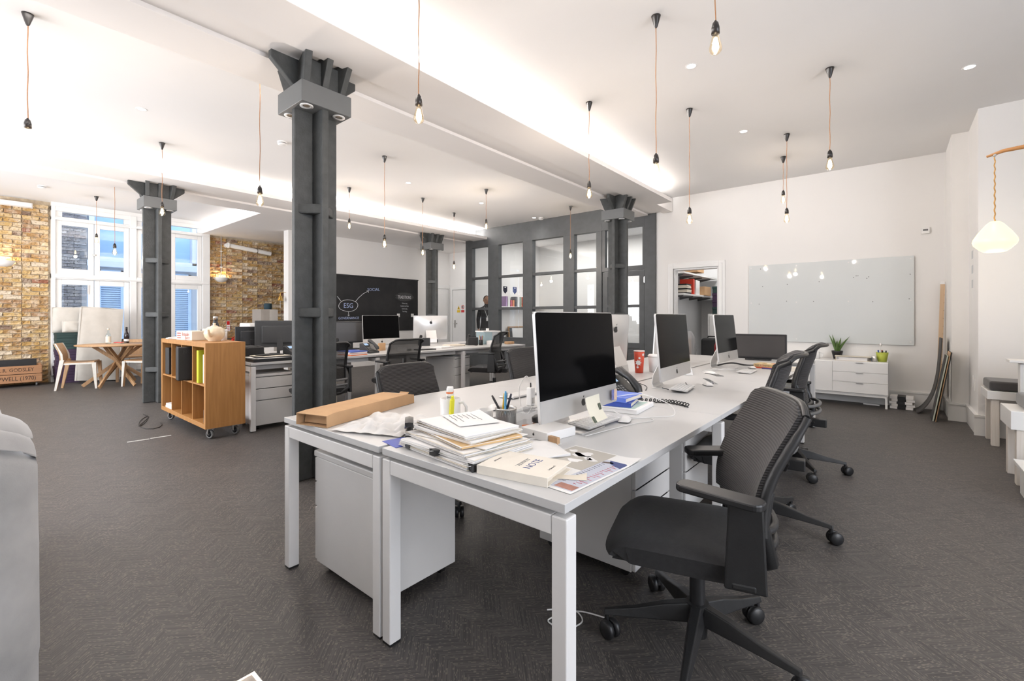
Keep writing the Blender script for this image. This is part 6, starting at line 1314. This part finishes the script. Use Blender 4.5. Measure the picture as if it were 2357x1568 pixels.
for k, (c, lean_, az, ln, nm) in enumerate((((0.03, 0.028, 0.028), 30, 205, 0.165, 'thick dark marker'), ((0.05, 0.16, 0.10), 12, 160, 0.155, 'green capped pen'), ((0.10, 0.38, 0.66), 4, 120, 0.165, 'light blue pen'), ((0.70, 0.42, 0.04), 5, 60, 0.155, 'yellow pencil'), ((0.6, 0.6, 0.6), 9, 40, 0.16, 'silver pen'), ((0.03, 0.035, 0.06), 16, 20, 0.16, 'black ballpoint pen'))):
    a = R(az); t = thing('pen', nm + ' standing in the mesh pen pot', 'pen', (-1.265 - 0.02 * math.cos(a), 1.48 - 0.02 * math.sin(a), DZ + 0.008)); t.rotation_euler = (0, R(lean_), a)
    m_ = mat('pen_%d' % k, c, 0.35, var=0.03); MB().lathe([(0, 0), (0.002, 0.0), (0.0045, 0.02), (0.0045, ln * 0.7), (0, ln * 0.7)], 10).build('barrel', m_, t); MB().lathe([(0.005, ln * 0.62), (0.0052, ln * 0.9), (0.004, ln), (0, ln)], 10).build('cap', m_, t)
inb('note_card', 'printed card standing inside the mesh pen pot', 'card', mat('pinkish_print', (0.62, 0.45, 0.42), 0.7, var=0.3, vscale=90), -1.262, 1.455, DZ + 0.006, (0.045, 0.001, 0.07), (0, 0, R(35)), 0)
inb('clear_box', 'clear plastic box behind the pen pot', 'box', glass('clear_acrylic', (0.93, 0.94, 0.95), 1.0, 1.4, 0.02, 0.25, (0.75, 0.76, 0.78)), -1.29, 1.66, DZ, (0.10, 0.14, 0.06), (0, 0, R(10)), 0.003)
t = thing('makeup_compact', 'peach and black makeup sponge pot by the white box', 'cosmetic pot', (-1.175, 1.585, DZ)); MB().lathe([(0, 0), (0.022, 0.002), (0.026, 0.02), (0.018, 0.034), (0, 0.036)], 16).build('sponge', mat('peach_sponge', (0.70, 0.42, 0.30), 0.8, var=0.05), t); MB().lathe([(0.012, 0.036), (0.024, 0.036), (0.026, 0.056), (0.012, 0.066), (0, 0.066)], 16).build('lid', BLKM, t)
t = thing('tape_ring', 'ring of beige tape lying by the pen pot', 'tape', (-1.20, 1.50, DZ)); MB().lathe([(0.018, 0.0), (0.026, 0.0), (0.026, 0.012), (0.018, 0.012), (0.018, 0.0)], 22).build('roll', mat('beige_tape', (0.60, 0.44, 0.28), 0.5, var=0.03), t)
tag(MB().cyl((0, -0.03, 0.006), (0, 0.03, 0.006), 0.006, n=8).build('lip_balm', ORG, loc=(-1.235, 1.60, DZ), rot=(0, 0, R(-40))), 'orange lip balm stick behind the tape ring', 'lip balm')
# big paper stack
PS = thing
def ream(lb, c, w_, l_, th, rz, m, k):
    t = thing('paper_stack_layer', lb, 'papers', c, rz, 'layers of the big paper stack'); n_ = max(2, int(th / 0.0035)); r_ = random.Random(k)
    MB().b2((-w_ / 2, -l_ / 2, 0), (w_ / 2, l_ / 2, th - 0.0008)).build('sheets', m, t)
    for j in range(n_):
        ox, oy = r_.uniform(-1, 1) * 0.006, r_.uniform(-1, 1) * 0.006; z_ = th * (j + 0.5) / n_
        MB().b2((-w_ / 2 + ox - 0.003, -l_ / 2 + oy - 0.003, z_ - 0.0006), (w_ / 2 + ox + 0.003, l_ / 2 + oy + 0.003, z_ + 0.0006)).build('loose_sheet', PAPER if j % 3 else PAPERC, t)
    return t
zz = DZ; GRN2 = mat('green_card', (0.05, 0.16, 0.11), 0.6, var=0.03); MAN = mat('manila_card', (0.60, 0.40, 0.19), 0.75, var=0.05)
for k, (dx, dy, w_, l_, th, rz, m, lb) in enumerate(((0, 0, 0.40, 0.30, 0.018, -6, PAPER, 'lowest clipped layer of the big paper stack'), (0.01, -0.005, 0.39, 0.29, 0.016, -2, PAPER, 'second clipped layer of the big paper stack'), (-0.005, 0.01, 0.38, 0.28, 0.014, -9, PAPER, 'third clipped layer of the big paper stack'), (0.02, 0.02, 0.33, 0.24, 0.003, 4, GRN2, 'green card sheet in the big paper stack'), (0.0, 0.02, 0.34, 0.25, 0.010, -14, MAN, 'manila folder in the big paper stack'), (-0.01, 0.02, 0.33, 0.24, 0.010, -4, PAPER, 'glossy brochure layer of the big paper stack'), (-0.02, 0.03, 0.33, 0.24, 0.004, -8, BLK, 'thin black folder in the big paper stack'), (-0.015, 0.03, 0.32, 0.235, 0.012, -10, PAPER, 'top notepad of the big paper stack'))):
    ream(lb, (-1.22 + dx, 1.19 + dy, zz), w_, l_, th, R(rz), m, k); zz += th + 0.0004
t = thing('loose_note', 'handwritten sheet lying slanted on top of the paper stack', 'paper', (-1.26, 1.26, zz + 0.001), R(-24))
MB().grid(lambda u, v: ((u - .5) * 0.21, (v - .5) * 0.16, 0.002 + 0.035 * max(0, v - 0.72) * (1 - u)), 8, 8, 0.0005).build('sheet', PAPER, t)
for k in range(7):
    MB().tube([(-0.08 + 0.02 * j, 0.05 - 0.018 * k + 0.002 * math.sin(j * 2.3 + k), 0.0030) for j in range(4 + (k * 3) % 4)], 0.0007, 4).build('handwriting', MARK, t)
for x, y, rz, z, lb in ((-1.375, 1.085, 80, DZ + 0.002, 'black binder clip at the left front of the paper stack'), (-1.20, 1.055, 84, DZ + 0.016, 'black binder clip in the middle front of the paper stack'), (-1.045, 1.085, 60, DZ + 0.010, 'upper black binder clip at the right front of the paper stack'), (-1.02, 1.06, 70, DZ + 0.0, 'lower black binder clip at the right front corner of the paper stack')):
    t = thing('binder_clip', lb, 'binder clip', (x, y - 0.02, z), R(rz - 90), 'black binder clips'); MB().prism([(-0.016, 0), (0.010, 0.002), (0.010, 0.018), (-0.016, 0.022)], -0.016, 0.016, Matrix.Rotation(R(90), 4, 'Z') @ Matrix.Rotation(R(90), 4, 'X')).build('clip', BLKM, t); MB().tube([(-0.010, -0.014, 0.018), (-0.012, -0.034, 0.022), (0.012, -0.034, 0.022), (0.010, -0.014, 0.018)], 0.001, 5).build('lever', STEEL, t)
t = thing('hole_punch', 'black stapler resting against the left of the paper stack', 'stapler', (-1.475, 1.135, DZ + 0.02), R(-22)); t.rotation_euler = (R(-0), R(-4), R(-38))
MB().grid(lambda u, v: (-0.09 + 0.20 * u, (v - .5) * 0.032, 0.035 + 0.030 * math.sin(PI * u * 0.9) * (1 - 0.3 * abs(v - .5)) + 0.02 * u), 14, 4, 0.016).build('arm', BLKM, t); MB().b2((-0.08, -0.016, 0.0), (0.09, 0.016, 0.010)).build('base', BLKM, t, bevel=0.003); MB().cyl((-0.07, -0.02, 0.022), (-0.07, 0.02, 0.022), 0.010, n=12).build('pivot', STEEL, t); MB().b2((-0.08, -0.013, 0.012), (0.085, 0.013, 0.022)).build('magazine', STEEL, t)
sheet('blue_leaflet', 'blue leaflet corner sticking out under the stapler', 'leaflet', (-1.47, 1.09, DZ), 0.12, 0.10, R(-10), mat('deep_blue_print', (0.03, 0.06, 0.36), 0.5, var=0.05))
sheet('fanned_papers', 'loose white papers fanned to the right of the paper stack', 'paper', (-1.02, 1.31, DZ), 0.20, 0.26, R(-36), PAPER, 0.006, 0.004)
sheet('fanned_papers', 'second loose white paper beside the paper stack', 'paper', (-1.00, 1.28, DZ + 0.0075), 0.19, 0.25, R(-24), PAPER, 0.003, 0.003)
# notebook
nb = thing('notebook', 'thick cream notebook lettered NOTE near the desk corner', 'notebook', (-0.885, 1.135, DZ), R(10))
MB().b2((-0.125, -0.085, 0.003), (0.10, 0.082, 0.024)).build('pages', PAPERC, nb); COV = mat('cream_cover', (0.74, 0.69, 0.61), 0.75, var=0.03, vscale=20)
MB().b2((-0.128, -0.088, 0.0), (0.115, 0.088, 0.003)).build('back_cover', COV, nb); MB().b2((-0.128, -0.088, 0.024), (0.115, 0.088, 0.027)).build('front_cover', COV, nb, bevel=0.001); MB().b2((-0.128, -0.0895, 0.0), (0.115, -0.087, 0.027)).build('spine', COV, nb)
NAVY = mat('navy_print', (0.05, 0.07, 0.20), 0.7, var=0.03)
def nbt(s, x, y, sz, m=NAVY, sx=1.0): text('lettering', s, sz, m, nb, frame_M((x, y, 0.0272), (0, 1, 0), (-1, 0, 0)), 0.0002, sx=sx)
nbt('NOTE', 0.022, 0.005, 0.036, NAVY, 1.0); nbt('ALWAYS', -0.012, 0.005, 0.017, GRYP, 1.1); nbt('philosophy', -0.10, -0.01, 0.010, MARK); nbt('by Simon B.', 0.088, 0.0, 0.010, MARK)
MB().b2((-0.02, -0.04, 0.0271), (-0.0185, 0.05, 0.0274)).build('rule', GRYP, nb)
sheet('receipt', 'crumpled receipt peeking out under the notebook', 'paper', (-0.755, 1.165, DZ + 0.0035), 0.12, 0.035, R(30), PAPERC, 0.002, 0.01)
# printed sheets
pr = thing('printed_spread', 'large printed spread with grey and blue pictures and red notes', 'print', (-0.80, 1.275, DZ + 0.0006), R(-4))
MB().grid(lambda u, v: ((u - .5) * 0.27, (v - .5) * 0.40, 0.0012 + 0.018 * max(0, u + v - 1.75) ** 1.5 * 4), 14, 14, 0.0008).build('sheet', PAPER, pr)
TAUPE = mat('taupe_print', (0.47, 0.44, 0.39), 0.5, var=0.02); BLUEG = mat('blue_grey_print', (0.52, 0.54, 0.62), 0.5, var=0.03)
MB().b2((-0.130, -0.02, 0.0013), (0.045, 0.192, 0.0018)).build('picture', TAUPE, pr); MB().b2((0.046, -0.185, 0.0013), (0.128, 0.13, 0.0018)).build('picture', BLUEG, pr)
r_ = random.Random(3)
for k in range(7): 
    a0 = r_.uniform(0, 6); rr_ = r_.uniform(0.014, 0.034); cx, cy = r_.uniform(-0.10, 0.01), r_.uniform(0.03, 0.16)
    MB().prism([(cx + rr_ * (1 + 0.35 * math.sin(3 * a + a0)) * math.cos(a), cy + 0.8 * rr_ * (1 + 0.3 * math.cos(2 * a + a0)) * math.sin(a)) for a in [2 * PI * j / 14 for j in range(14)]], 0.0018, 0.0021).build('silhouette', PAPER, pr)
MB().prism([(0.060 + 0.0, 0.128), (0.075, 0.10), (0.10, 0.085), (0.127, 0.075), (0.127, 0.128)], 0.0018, 0.0021).build('picture', NAVY, pr); MB().prism([(0.05, 0.09), (0.09, 0.105), (0.075, 0.115), (0.048, 0.105)], 0.0018, 0.0021).build('picture', mat('feather_print', (0.12, 0.09, 0.08), 0.6, var=0.3, vscale=80), pr)
MB().b2((0.062, -0.180, 0.0018), (0.126, -0.145, 0.0021)).build('picture', mat('clay_print', (0.36, 0.17, 0.13), 0.6, var=0.2, vscale=30), pr)
REDI = mat('red_ink', (0.55, 0.06, 0.10), 0.6, var=0.05)
for k in range(16):
    y = -0.13 + 0.014 * k; MB().tube([(0.055 + 0.006 * j, y + 0.001 * math.sin(j * 2.1 + k), 0.0022) for j in range(3 + (k * 5) % 5)], 0.0006, 4).build('print_line', MARK, pr)
    MB().tube([(0.094 + 0.005 * j, y + 0.0016 * math.sin(j * 1.9 + k), 0.0022) for j in range(3 + (k * 7) % 5)], 0.0007, 4).build('handwriting', REDI, pr)
# white box with the mark, wooden block
wb = thing('white_gift_box', 'flat white box with a small dark fruit logo below the computer', 'box', (-1.09, 1.555, DZ), R(-8))
MB().b2((-0.075, -0.095, 0), (0.075, 0.075, 0.036)).build('carton', WHT, wb, bevel=0.002); apple_mark(wb, frame_M((0.0, -0.0952, 0.018), (1, 0, 0), (0, 0, 1)), 0.0055, MARK)
for k in (0,): inb('wooden_block', 'small wooden block with a white end beside the white box', 'block', WOODL, -1.00, 1.455, DZ, (0.048, 0.016, 0.028), (0, 0, R(-10)), 0.002)
# note hanging on the screen
nt_ = thing('sticky_note', 'cream note with stamps hanging from the nearest computer', 'note', (-0.985, 1.70, DZ + 0.055), R(4))
MB().grid(lambda u, v: (0.012 + 0.04 * (1 - v) ** 2, (u - .5) * 0.13, v * 0.10), 8, 8, 0.0005).build('sheet', mat('cream_note', (0.74, 0.70, 0.58), 0.8, var=0.02), nt_)
for y, z in ((0.045, 0.05), (-0.05, 0.012)): MB().box((0.0145 + 0.04 * (1 - z / 0.10) ** 2, y, z), (0.001, 0.022, 0.028), (0, R(-15 if z > 0.03 else -35), 0)).build('stamp', mat('stamp_print', (0.08, 0.10, 0.07), 0.6, var=0.6, vscale=70), nt_)
# sticker on the chin of the nearest computer
st = thing('chin_sticker', 'small blue and beige sticker on the nearest computer chin', 'sticker', (-1.033, 2.005, DZ + 0.115), R(1)); MB().b2((0.0035, -0.025, -0.026), (0.0042, 0.0, 0.024)).build('blue_half', mat('sticker_blue', (0.16, 0.18, 0.42), 0.6, var=0.15, vscale=80), st); MB().b2((0.0035, 0.0, -0.026), (0.0042, 0.030, 0.024)).build('beige_half', mat('sticker_beige', (0.68, 0.50, 0.38), 0.6, var=0.08, vscale=60), st)
# right of the nearest computer: binder, blue books, cord
bd = thing('white_document_folder', 'thick white folder with a green sheet under the blue books', 'folder', (-1.10, 2.27, DZ), R(6)); MB().b2((-0.11, -0.14, 0), (0.11, 0.14, 0.022)).build('pages', PAPER, bd, bevel=0.002); MB().b2((-0.115, -0.145, 0.022), (0.105, 0.13, 0.0235)).build('cover', PAPER, bd); MB().b2((-0.10, -0.12, 0.0235), (0.09, 0.10, 0.0245)).build('green_sheet', mat('mint_card', (0.48, 0.60, 0.54), 0.7, var=0.02), bd)
BLU = mat('royal_blue_cover', (0.035, 0.075, 0.36), 0.45, var=0.05); BLU2 = mat('bright_blue_cover', (0.08, 0.15, 0.55), 0.45, var=0.04)
for k, (m_, rz, lb) in enumerate(((BLU, 14, 'dark blue notebook under the brighter blue one'), (BLU2, 2, 'bright blue notebook on top of the white folder'))):
    t = thing('blue_notebook', lb, 'notebook', (-1.115, 2.255, DZ + 0.025 + 0.0245 * k), R(rz), 'blue notebooks on the white folder'); MB().b2((-0.072, -0.102, 0.002), (0.068, 0.10, 0.020)).build('pages', PAPERC, t); MB().b2((-0.076, -0.105, 0.020), (0.072, 0.105, 0.0235)).b2((-0.076, -0.105, 0.0), (0.072, 0.105, 0.002)).b2((-0.0765, -0.1055, 0.0), (0.072, -0.103, 0.0235)).build('cover', m_, t, bevel=0.001)
tag(MB().tube([(-1.14 + 0.30 * k / 90 + 0.012 * math.cos(k * 1.1), 2.44 + 0.10 * math.sin(k / 90 * 2.6) + 0.012 * math.sin(k * 1.1) * 0.6, DZ + 0.012 + 0.009 * math.sin(k * 1.1)) for k in range(91)], 0.0035, 5).build('phone_cord', BLK), 'coiled black phone cord beside the blue notebooks', 'phone cord')
def cable(lb, pts, r_, m, nm='cable'):
    P_ = [Vector(p) for p in pts]; out = []
    for i in range(len(P_) - 1):
        p0, p1, p2, p3 = P_[max(i - 1, 0)], P_[i], P_[i + 1], P_[min(i + 2, len(P_) - 1)]
        for k in range(6):
            t_ = k / 6; out.append(0.5 * ((2 * p1) + (p2 - p0) * t_ + (2 * p0 - 5 * p1 + 4 * p2 - p3) * t_ ** 2 + (3 * p1 - p0 - 3 * p2 + p3) * t_ ** 3))
    out.append(P_[-1]); return tag(MB().tube(out, r_, 6).build(nm, m), lb, 'cable')
z_ = DZ + 0.003
cable('white earphone cable looping round the wired mouse', [(-1.06, 2.06, z_ + 0.02), (-0.98, 2.06, z_), (-0.87, 2.16, z_), (-0.83, 2.26, z_), (-0.90, 2.36, z_ + 0.03), (-1.02, 2.30, z_ + 0.075), (-1.10, 2.16, z_ + 0.072)], 0.0018, WHT)
cable('white mouse cable running back under the keyboard', [(-0.965, 2.03, z_), (-0.90, 2.10, z_), (-0.86, 2.06, z_), (-0.90, 1.95, z_), (-0.93, 1.80, z_), (-0.96, 1.62, z_)], 0.0018, WHT)
cable('white earphones lead beside the wooden block', [(-1.05, 1.50, z_), (-1.12, 1.42, z_), (-1.09, 1.36, z_), (-1.02, 1.40, z_), (-0.97, 1.46, z_)], 0.0015, WHT)
cable('black lead across the left desk behind the pen pot', [(-1.60, 1.78, z_), (-1.50, 1.72, z_ + 0.01), (-1.42, 1.85, z_ + 0.005), (-1.30, 1.95, z_ + 0.01), (-1.22, 2.05, z_ + 0.005)], 0.003, BLK)
cable('thin blue black lead beside the second computer stand', [(-1.30, 2.70, z_ + 0.08), (-1.36, 2.90, z_ + 0.05), (-1.30, 3.00, z_ + 0.01), (-1.25, 2.88, z_)], 0.0028, BLK)
cable('black lead under the second computer', [(-1.16, 2.93, z_ + 0.02), (-1.06, 2.97, z_), (-1.04, 3.10, z_), (-1.10, 3.20, z_ + 0.03)], 0.0025, BLK)
cable('white charging lead arching up from the power adapter', [(-1.56, 1.95, z_), (-1.555, 1.93, z_ + 0.10), (-1.54, 1.97, z_ + 0.16), (-1.52, 1.99, z_ + 0.13), (-1.515, 1.99, z_ + 0.10)], 0.0022, WHT)
cable('white tangled lead beside the third computer', [(-1.30, 4.20, z_), (-1.22, 4.35, z_ + 0.01), (-1.15, 4.60, z_), (-1.08, 4.55, z_), (-1.18, 4.36, z_ + 0.01), (-1.30, 4.50, z_)], 0.0028, WHT)
cable('black lead lying behind the third computer', [(-1.35, 4.72, z_), (-1.25, 4.95, z_ + 0.02), (-1.12, 5.02, z_), (-1.02, 5.10, z_)], 0.008, BLK)
t = thing('power_adapter', 'white power adapter block standing on the left desk', 'adapter', (-1.53, 2.0, DZ)); MB().box((0, 0, 0.05), (0.034, 0.036, 0.10)).build('block', WHT, t, bevel=0.005); MB().cyl((0.0, 0.0, 0.10), (0, 0, 0.125), 0.004, n=6).build('plug', BLK, t); MB().box((0.018, 0, 0.03), (0.003, 0.02, 0.03)).build('pins', STEEL, t)
tag(MB().b2((-0.012, -0.24, 0), (0.012, 0.24, 0.001)).build('desk_slot_cover', mat('dark_slot', (0.05, 0.05, 0.05), 0.6, var=0.05), loc=(-1.475, 1.72, DZ)), 'dark cable slot between the two desk rows', 'cable slot')
# second desk: paper cup, white cup, clear ruler, socket block
t = thing('paper_cup', 'tall red paper cup with white splashes', 'cup', (-1.70, 3.78, DZ)); REDC = mat('red_cup_print', (0.62, 0.07, 0.03), 0.45, var=0.03)
MB().lathe([(0, 0), (0.034, 0), (0.046, 0.19), (0.044, 0.19), (0.0325, 0.004), (0, 0.004)], 26).build('cup', REDC, t); MB().lathe([(0.0465, 0.186), (0.0475, 0.190), (0.0465, 0.194), (0.044, 0.19), (0.0465, 0.186)], 26).build('rim', WHT, t)
for k, (az, z, s) in enumerate(((-75, 0.09, 0.028), (-62, 0.13, 0.012), (-20, 0.16, 0.014), (-85, 0.05, 0.012))):
    a = R(az); rr_ = 0.0345 + 0.012 * z / 0.19 + 0.0008; T_ = Matrix.Translation((rr_ * math.cos(a), rr_ * math.sin(a), z)) @ Matrix.Rotation(a, 4, 'Z') @ frame_M((0, 0, 0), (0, 1, 0), (0, 0, 1))
    MB().prism([(s * (0.6 if j % 2 else 1.0) * math.cos(2 * PI * j / 14), s * (0.6 if j % 2 else 1.0) * math.sin(2 * PI * j / 14)) for j in range(14)], 0, 0.0008, T_).build('splash', WHT, t)
t = thing('paper_cup', 'white lidded paper cup behind the second computer', 'cup', (-1.62, 3.90, DZ)); MB().lathe([(0, 0), (0.036, 0), (0.047, 0.14), (0, 0.14)], 24).build('cup', mat('grey_white_card', (0.62, 0.61, 0.60), 0.6, var=0.03), t); MB().lathe([(0.050, 0.138), (0.050, 0.146), (0.044, 0.150), (0.042, 0.158), (0, 0.158)], 24).build('lid', WHT, t)
inb('clear_ruler', 'clear plastic ruler on the second desk', 'ruler', glass('clear_ruler_plastic', (0.9, 0.92, 0.93), 1.0, 1.45, 0.0, 0.12), -1.06, 3.62, DZ, (0.035, 0.31, 0.002), (0, 0, R(30)), 0)
t = thing('socket_block', 'white desktop socket block beside the third computer', 'socket block', (-1.36, 3.98, DZ), R(20)); MB().prism([(-0.05, 0), (0.05, 0), (0.04, 0.045), (0.0, 0.075), (-0.05, 0.075)], -0.11, 0.11, Matrix.Rotation(R(90), 4, 'X')).build('housing', WHT, t, bevel=0.004)
for k in range(3): MB().cyl((0.0215, -0.06 + 0.06 * k, 0.062), (0.0235, -0.06 + 0.06 * k, 0.0645), 0.006, n=8).build('socket', BLK, t)
sheet('white_card', 'small dark edged card on the desk near the third computer stand', 'card', (-1.12, 4.02, DZ), 0.06, 0.12, R(35), GRYP, 0.003)
# far desk books
t = thing('history_book', 'cream book with its title on the spine lying on the far desk', 'book', (-0.885, 4.93, DZ + 0.012), R(-8)); MB().b2((-0.125, -0.085, 0.003), (0.125, 0.082, 0.025)).build('pages', PAPERC, t); CRM = mat('cream_yellow_cover', (0.72, 0.54, 0.27), 0.5, var=0.04); MB().b2((-0.128, -0.088, 0.0), (0.128, 0.086, 0.003)).b2((-0.128, -0.088, 0.025), (0.128, 0.086, 0.028)).b2((-0.128, -0.090, 0.0), (0.128, -0.087, 0.028)).build('cover', CRM, t)
text('lettering', 'THE', 0.020, MARK, t, frame_M((-0.098, -0.0903, 0.013), (1, 0, 0), (0, 0, 1)), 0.0003); text('lettering', 'A-Z', 0.022, REDI, t, frame_M((-0.055, -0.0903, 0.013), (1, 0, 0), (0, 0, 1)), 0.0003); text('lettering', 'HISTORY OF LONDON', 0.020, MARK, t, frame_M((0.042, -0.0903, 0.013), (1, 0, 0), (0, 0, 1)), 0.0003, sx=0.78)
for k in range(4): MB().box((-0.06 + 0.04 * k, 0.0, 0.0284), (0.03, 0.05, 0.0005), (0, 0, 0.4 * k)).build('cover_picture', (CARD, PAPER, REDI, GRN2)[k], t)
inb('red_book', 'thin red book under the cream history book', 'book', mat('red_orange_cover', (0.62, 0.09, 0.03), 0.45, var=0.03), -0.885, 4.92, DZ, (0.27, 0.19, 0.011), (0, 0, R(-8)), 0.001)
tag(MB().cyl((-0.07, 0, 0.005), (0.07, 0, 0.005), 0.005, n=8).build('ballpoint_pen', mat('navy_pen', (0.03, 0.03, 0.2), 0.4, var=0.03), loc=(-0.875, 4.80, DZ), rot=(0, 0, R(-10))), 'blue ballpoint pen in front of the red book', 'pen')
inb('white_folder', 'flat white folder on the end desk right of the monitor', 'folder', PAPER, -0.80, 5.62, DZ, (0.24, 0.30, 0.014), (0, 0, R(6)), 0.002)
inb('set_top_box', 'small white box beside the dark monitor', 'box', WHT, -0.82, 5.90, DZ, (0.09, 0.11, 0.05), (0, 0, R(-4)), 0.004)
inb('laptop_stand', 'grey laptop lying closed behind the second chair', 'laptop', GRYP, -0.80, 5.34, DZ, (0.22, 0.16, 0.02), (0, 0, R(15)), 0.004)
inb('seat_book', 'small pile of books on the third chair arm side', 'book', PAPERC, -0.71, 4.80, DZ, (0.09, 0.12, 0.03), (0, 0, R(4)), 0.002)
# ================================================================== CLUTTER ON THE MIDDLE ROW
def midinb(nm, lb, cat, m, x, y, d, rz=0, z=DZ, bv=0.003, group=None):
    p = mid(x, y); return inb(nm, lb, cat, m, p[0], p[1], z, d, (0, 0, MR + R(rz)), bv, group)
for k, (m_, w_, h_, rz) in enumerate(((BLK, 0.36, 0.034, 0), (PAPER, 0.34, 0.006, 4), (BLK, 0.33, 0.008, -6), (PAPERC, 0.30, 0.005, 8), (BLK, 0.16, 0.012, 10))):
    midinb('portfolio_folder', ['large black portfolio case at the bottom of the folder pile', 'white sheet file in the black folder pile', 'thin black folder in the pile by the bookcase', 'cream paper file in the black folder pile', 'small black notebook on top of the folder pile'][k], 'folder', m_, -0.21 - 0.01 * k, 0.28, (w_, 0.48 - 0.06 * k, h_), rz, DZ + [0, .0345, .041, .0495, .055][k], 0.002)
t = thing('desk_printer', 'black desktop printer behind the folder pile', 'printer', (*mid(-0.62, 0.16), DZ), R(5)); MB().box((0, 0, 0.07), (0.30, 0.26, 0.14)).build('body', BLK, t, bevel=0.012); MB().box((0.155, 0, 0.03), (0.12, 0.20, 0.012)).build('tray', BLK, t); MB().box((0.0, 0, 0.143), (0.26, 0.22, 0.008)).build('lid', BLKM, t, bevel=0.003)
midinb('envelope_box', 'white card box standing under the black monitor', 'box', WHT, -0.62, 0.62, (0.05, 0.20, 0.075), 30)
for k, (m_, lb) in enumerate(((ORG, 'salmon folder at the bottom of the pile by the column'), (PAPER, 'white folder in the pile by the column'), (mat('pale_pink_card', (0.62, 0.42, 0.38), 0.7, var=0.03), 'pink folder in the pile by the column'), (PAPER, 'second white folder in the pile by the column'), (BLU, 'blue folder on top of the pile by the column'))):
    midinb('paper_folder', lb, 'folder', m_, -0.22, 1.27, (0.31, 0.24, 0.010), 5 * math.sin(k * 2), DZ + 0.0105 * k, 0.001, 'folder pile by the column')
midinb('small_card', 'small white tent card before the middle computer', 'card', WHT, -0.20, 2.00, (0.02, 0.14, 0.06), -12)
midinb('pen_tablet', 'dark keyboard lying before the middle computer', 'keyboard', BLKM, -0.22, 2.42, (0.13, 0.30, 0.016), -8)
midinb('book_block', 'brown paper pad standing left of the middle computer', 'pad', CARD, -0.58, 1.92, (0.03, 0.12, 0.11), 10)
midinb('paper_pile', 'pile of loose papers behind the middle mesh chair', 'papers', PAPER, -0.42, 2.90, (0.24, 0.32, 0.018), 12); midinb('paper_pile', 'second pile of papers left of the white computer back', 'papers', PAPERC, -0.60, 3.30, (0.24, 0.30, 0.025), -8)
p = mid(-0.45, 3.78)
t = thing('pen_cup', 'dark pen cup with coloured pens in the middle row', 'pen pot', (p[0], p[1], DZ)); MB().lathe([(0, 0), (0.035, 0), (0.037, 0.09), (0.033, 0.09), (0.032, 0.004), (0, 0.004)], 18).build('cup', BLK, t)
for k, c in enumerate(((0.5, 0.1, 0.05), (0.1, 0.3, 0.12), (0.25, 0.08, 0.35), (0.6, 0.3, 0.05), (0.7, 0.7, 0.7), (0.02, 0.02, 0.02))): a = k * 1.05; MB().cyl((0.012 * math.cos(a), 0.012 * math.sin(a), 0.01), (0.035 * math.cos(a), 0.035 * math.sin(a), 0.165 - 0.008 * (k % 3)), 0.005, n=6).build('pen', mat('cup_pen_%d' % k, c, 0.4, var=0.03), t)
t = thing('clear_storage_box', 'frosted blue and white plastic box on the middle row', 'box', (*mid(-0.62, 4.12), DZ), MR + R(-10)); FB = glass('frosted_plastic', (0.80, 0.90, 0.93), 0.6, 1.4, 0.3, 0.55, (0.55, 0.68, 0.72))
MB().b2((-0.13, -0.17, 0), (0.13, 0.0, 0.23)).build('tub', FB, t, bevel=0.006); MB().b2((-0.13, 0.003, 0), (0.13, 0.16, 0.23)).build('tub', glass('frosted_white_plastic', (0.92, 0.93, 0.94), 0.6, 1.4, 0.3, 0.6, (0.72, 0.74, 0.76)), t, bevel=0.006); MB().b2((-0.135, -0.19, 0.215), (0.135, 0.185, 0.235)).build('rim', WHT, t, bevel=0.004); MB().b2((-0.02, -0.03, 0.235), (0.02, 0.01, 0.28)).build('tag', WHT, t)
midinb('wood_wedge', 'small wooden wedge at the right end of the middle row', 'block', WOODL, -0.28, 4.32, (0.10, 0.16, 0.05), -8, DZ, 0.012)
midinb('white_pack', 'white paper pack beside the frosted box', 'pack', PAPER, -0.40, 3.98, (0.12, 0.12, 0.07), 14)
cable('black tangled lead behind the white computer back', [(*mid(-0.75, 3.35), z_), (*mid(-0.55, 3.50), z_ + 0.03), (*mid(-0.40, 3.62), z_), (*mid(-0.50, 3.70), z_), (*mid(-0.62, 3.48), z_ + 0.01), (*mid(-0.45, 3.40), z_)], 0.004, BLK)
for k in range(3): inb('newspaper', ['bottom', 'middle', 'top'][k] + ' newspaper on the middle row drawer pedestal', 'newspaper', PAPER if k != 1 else GRYP, -5.40, 5.00, 0.6005 + 0.0095 * k, (0.28, 0.34, 0.009), (0, 0, R(12 + 6 * k)), 0.003, 'newspapers on the drawer pedestal')
cable('pale cable curled on the floor under the front desk', [(-1.10, 1.55, 0.004), (-1.02, 1.62, 0.004), (-0.95, 1.58, 0.004), (-0.98, 1.50, 0.004), (-1.06, 1.50, 0.004), (-1.00, 1.62, 0.004), (-0.88, 1.66, 0.004)], 0.003, WHT)
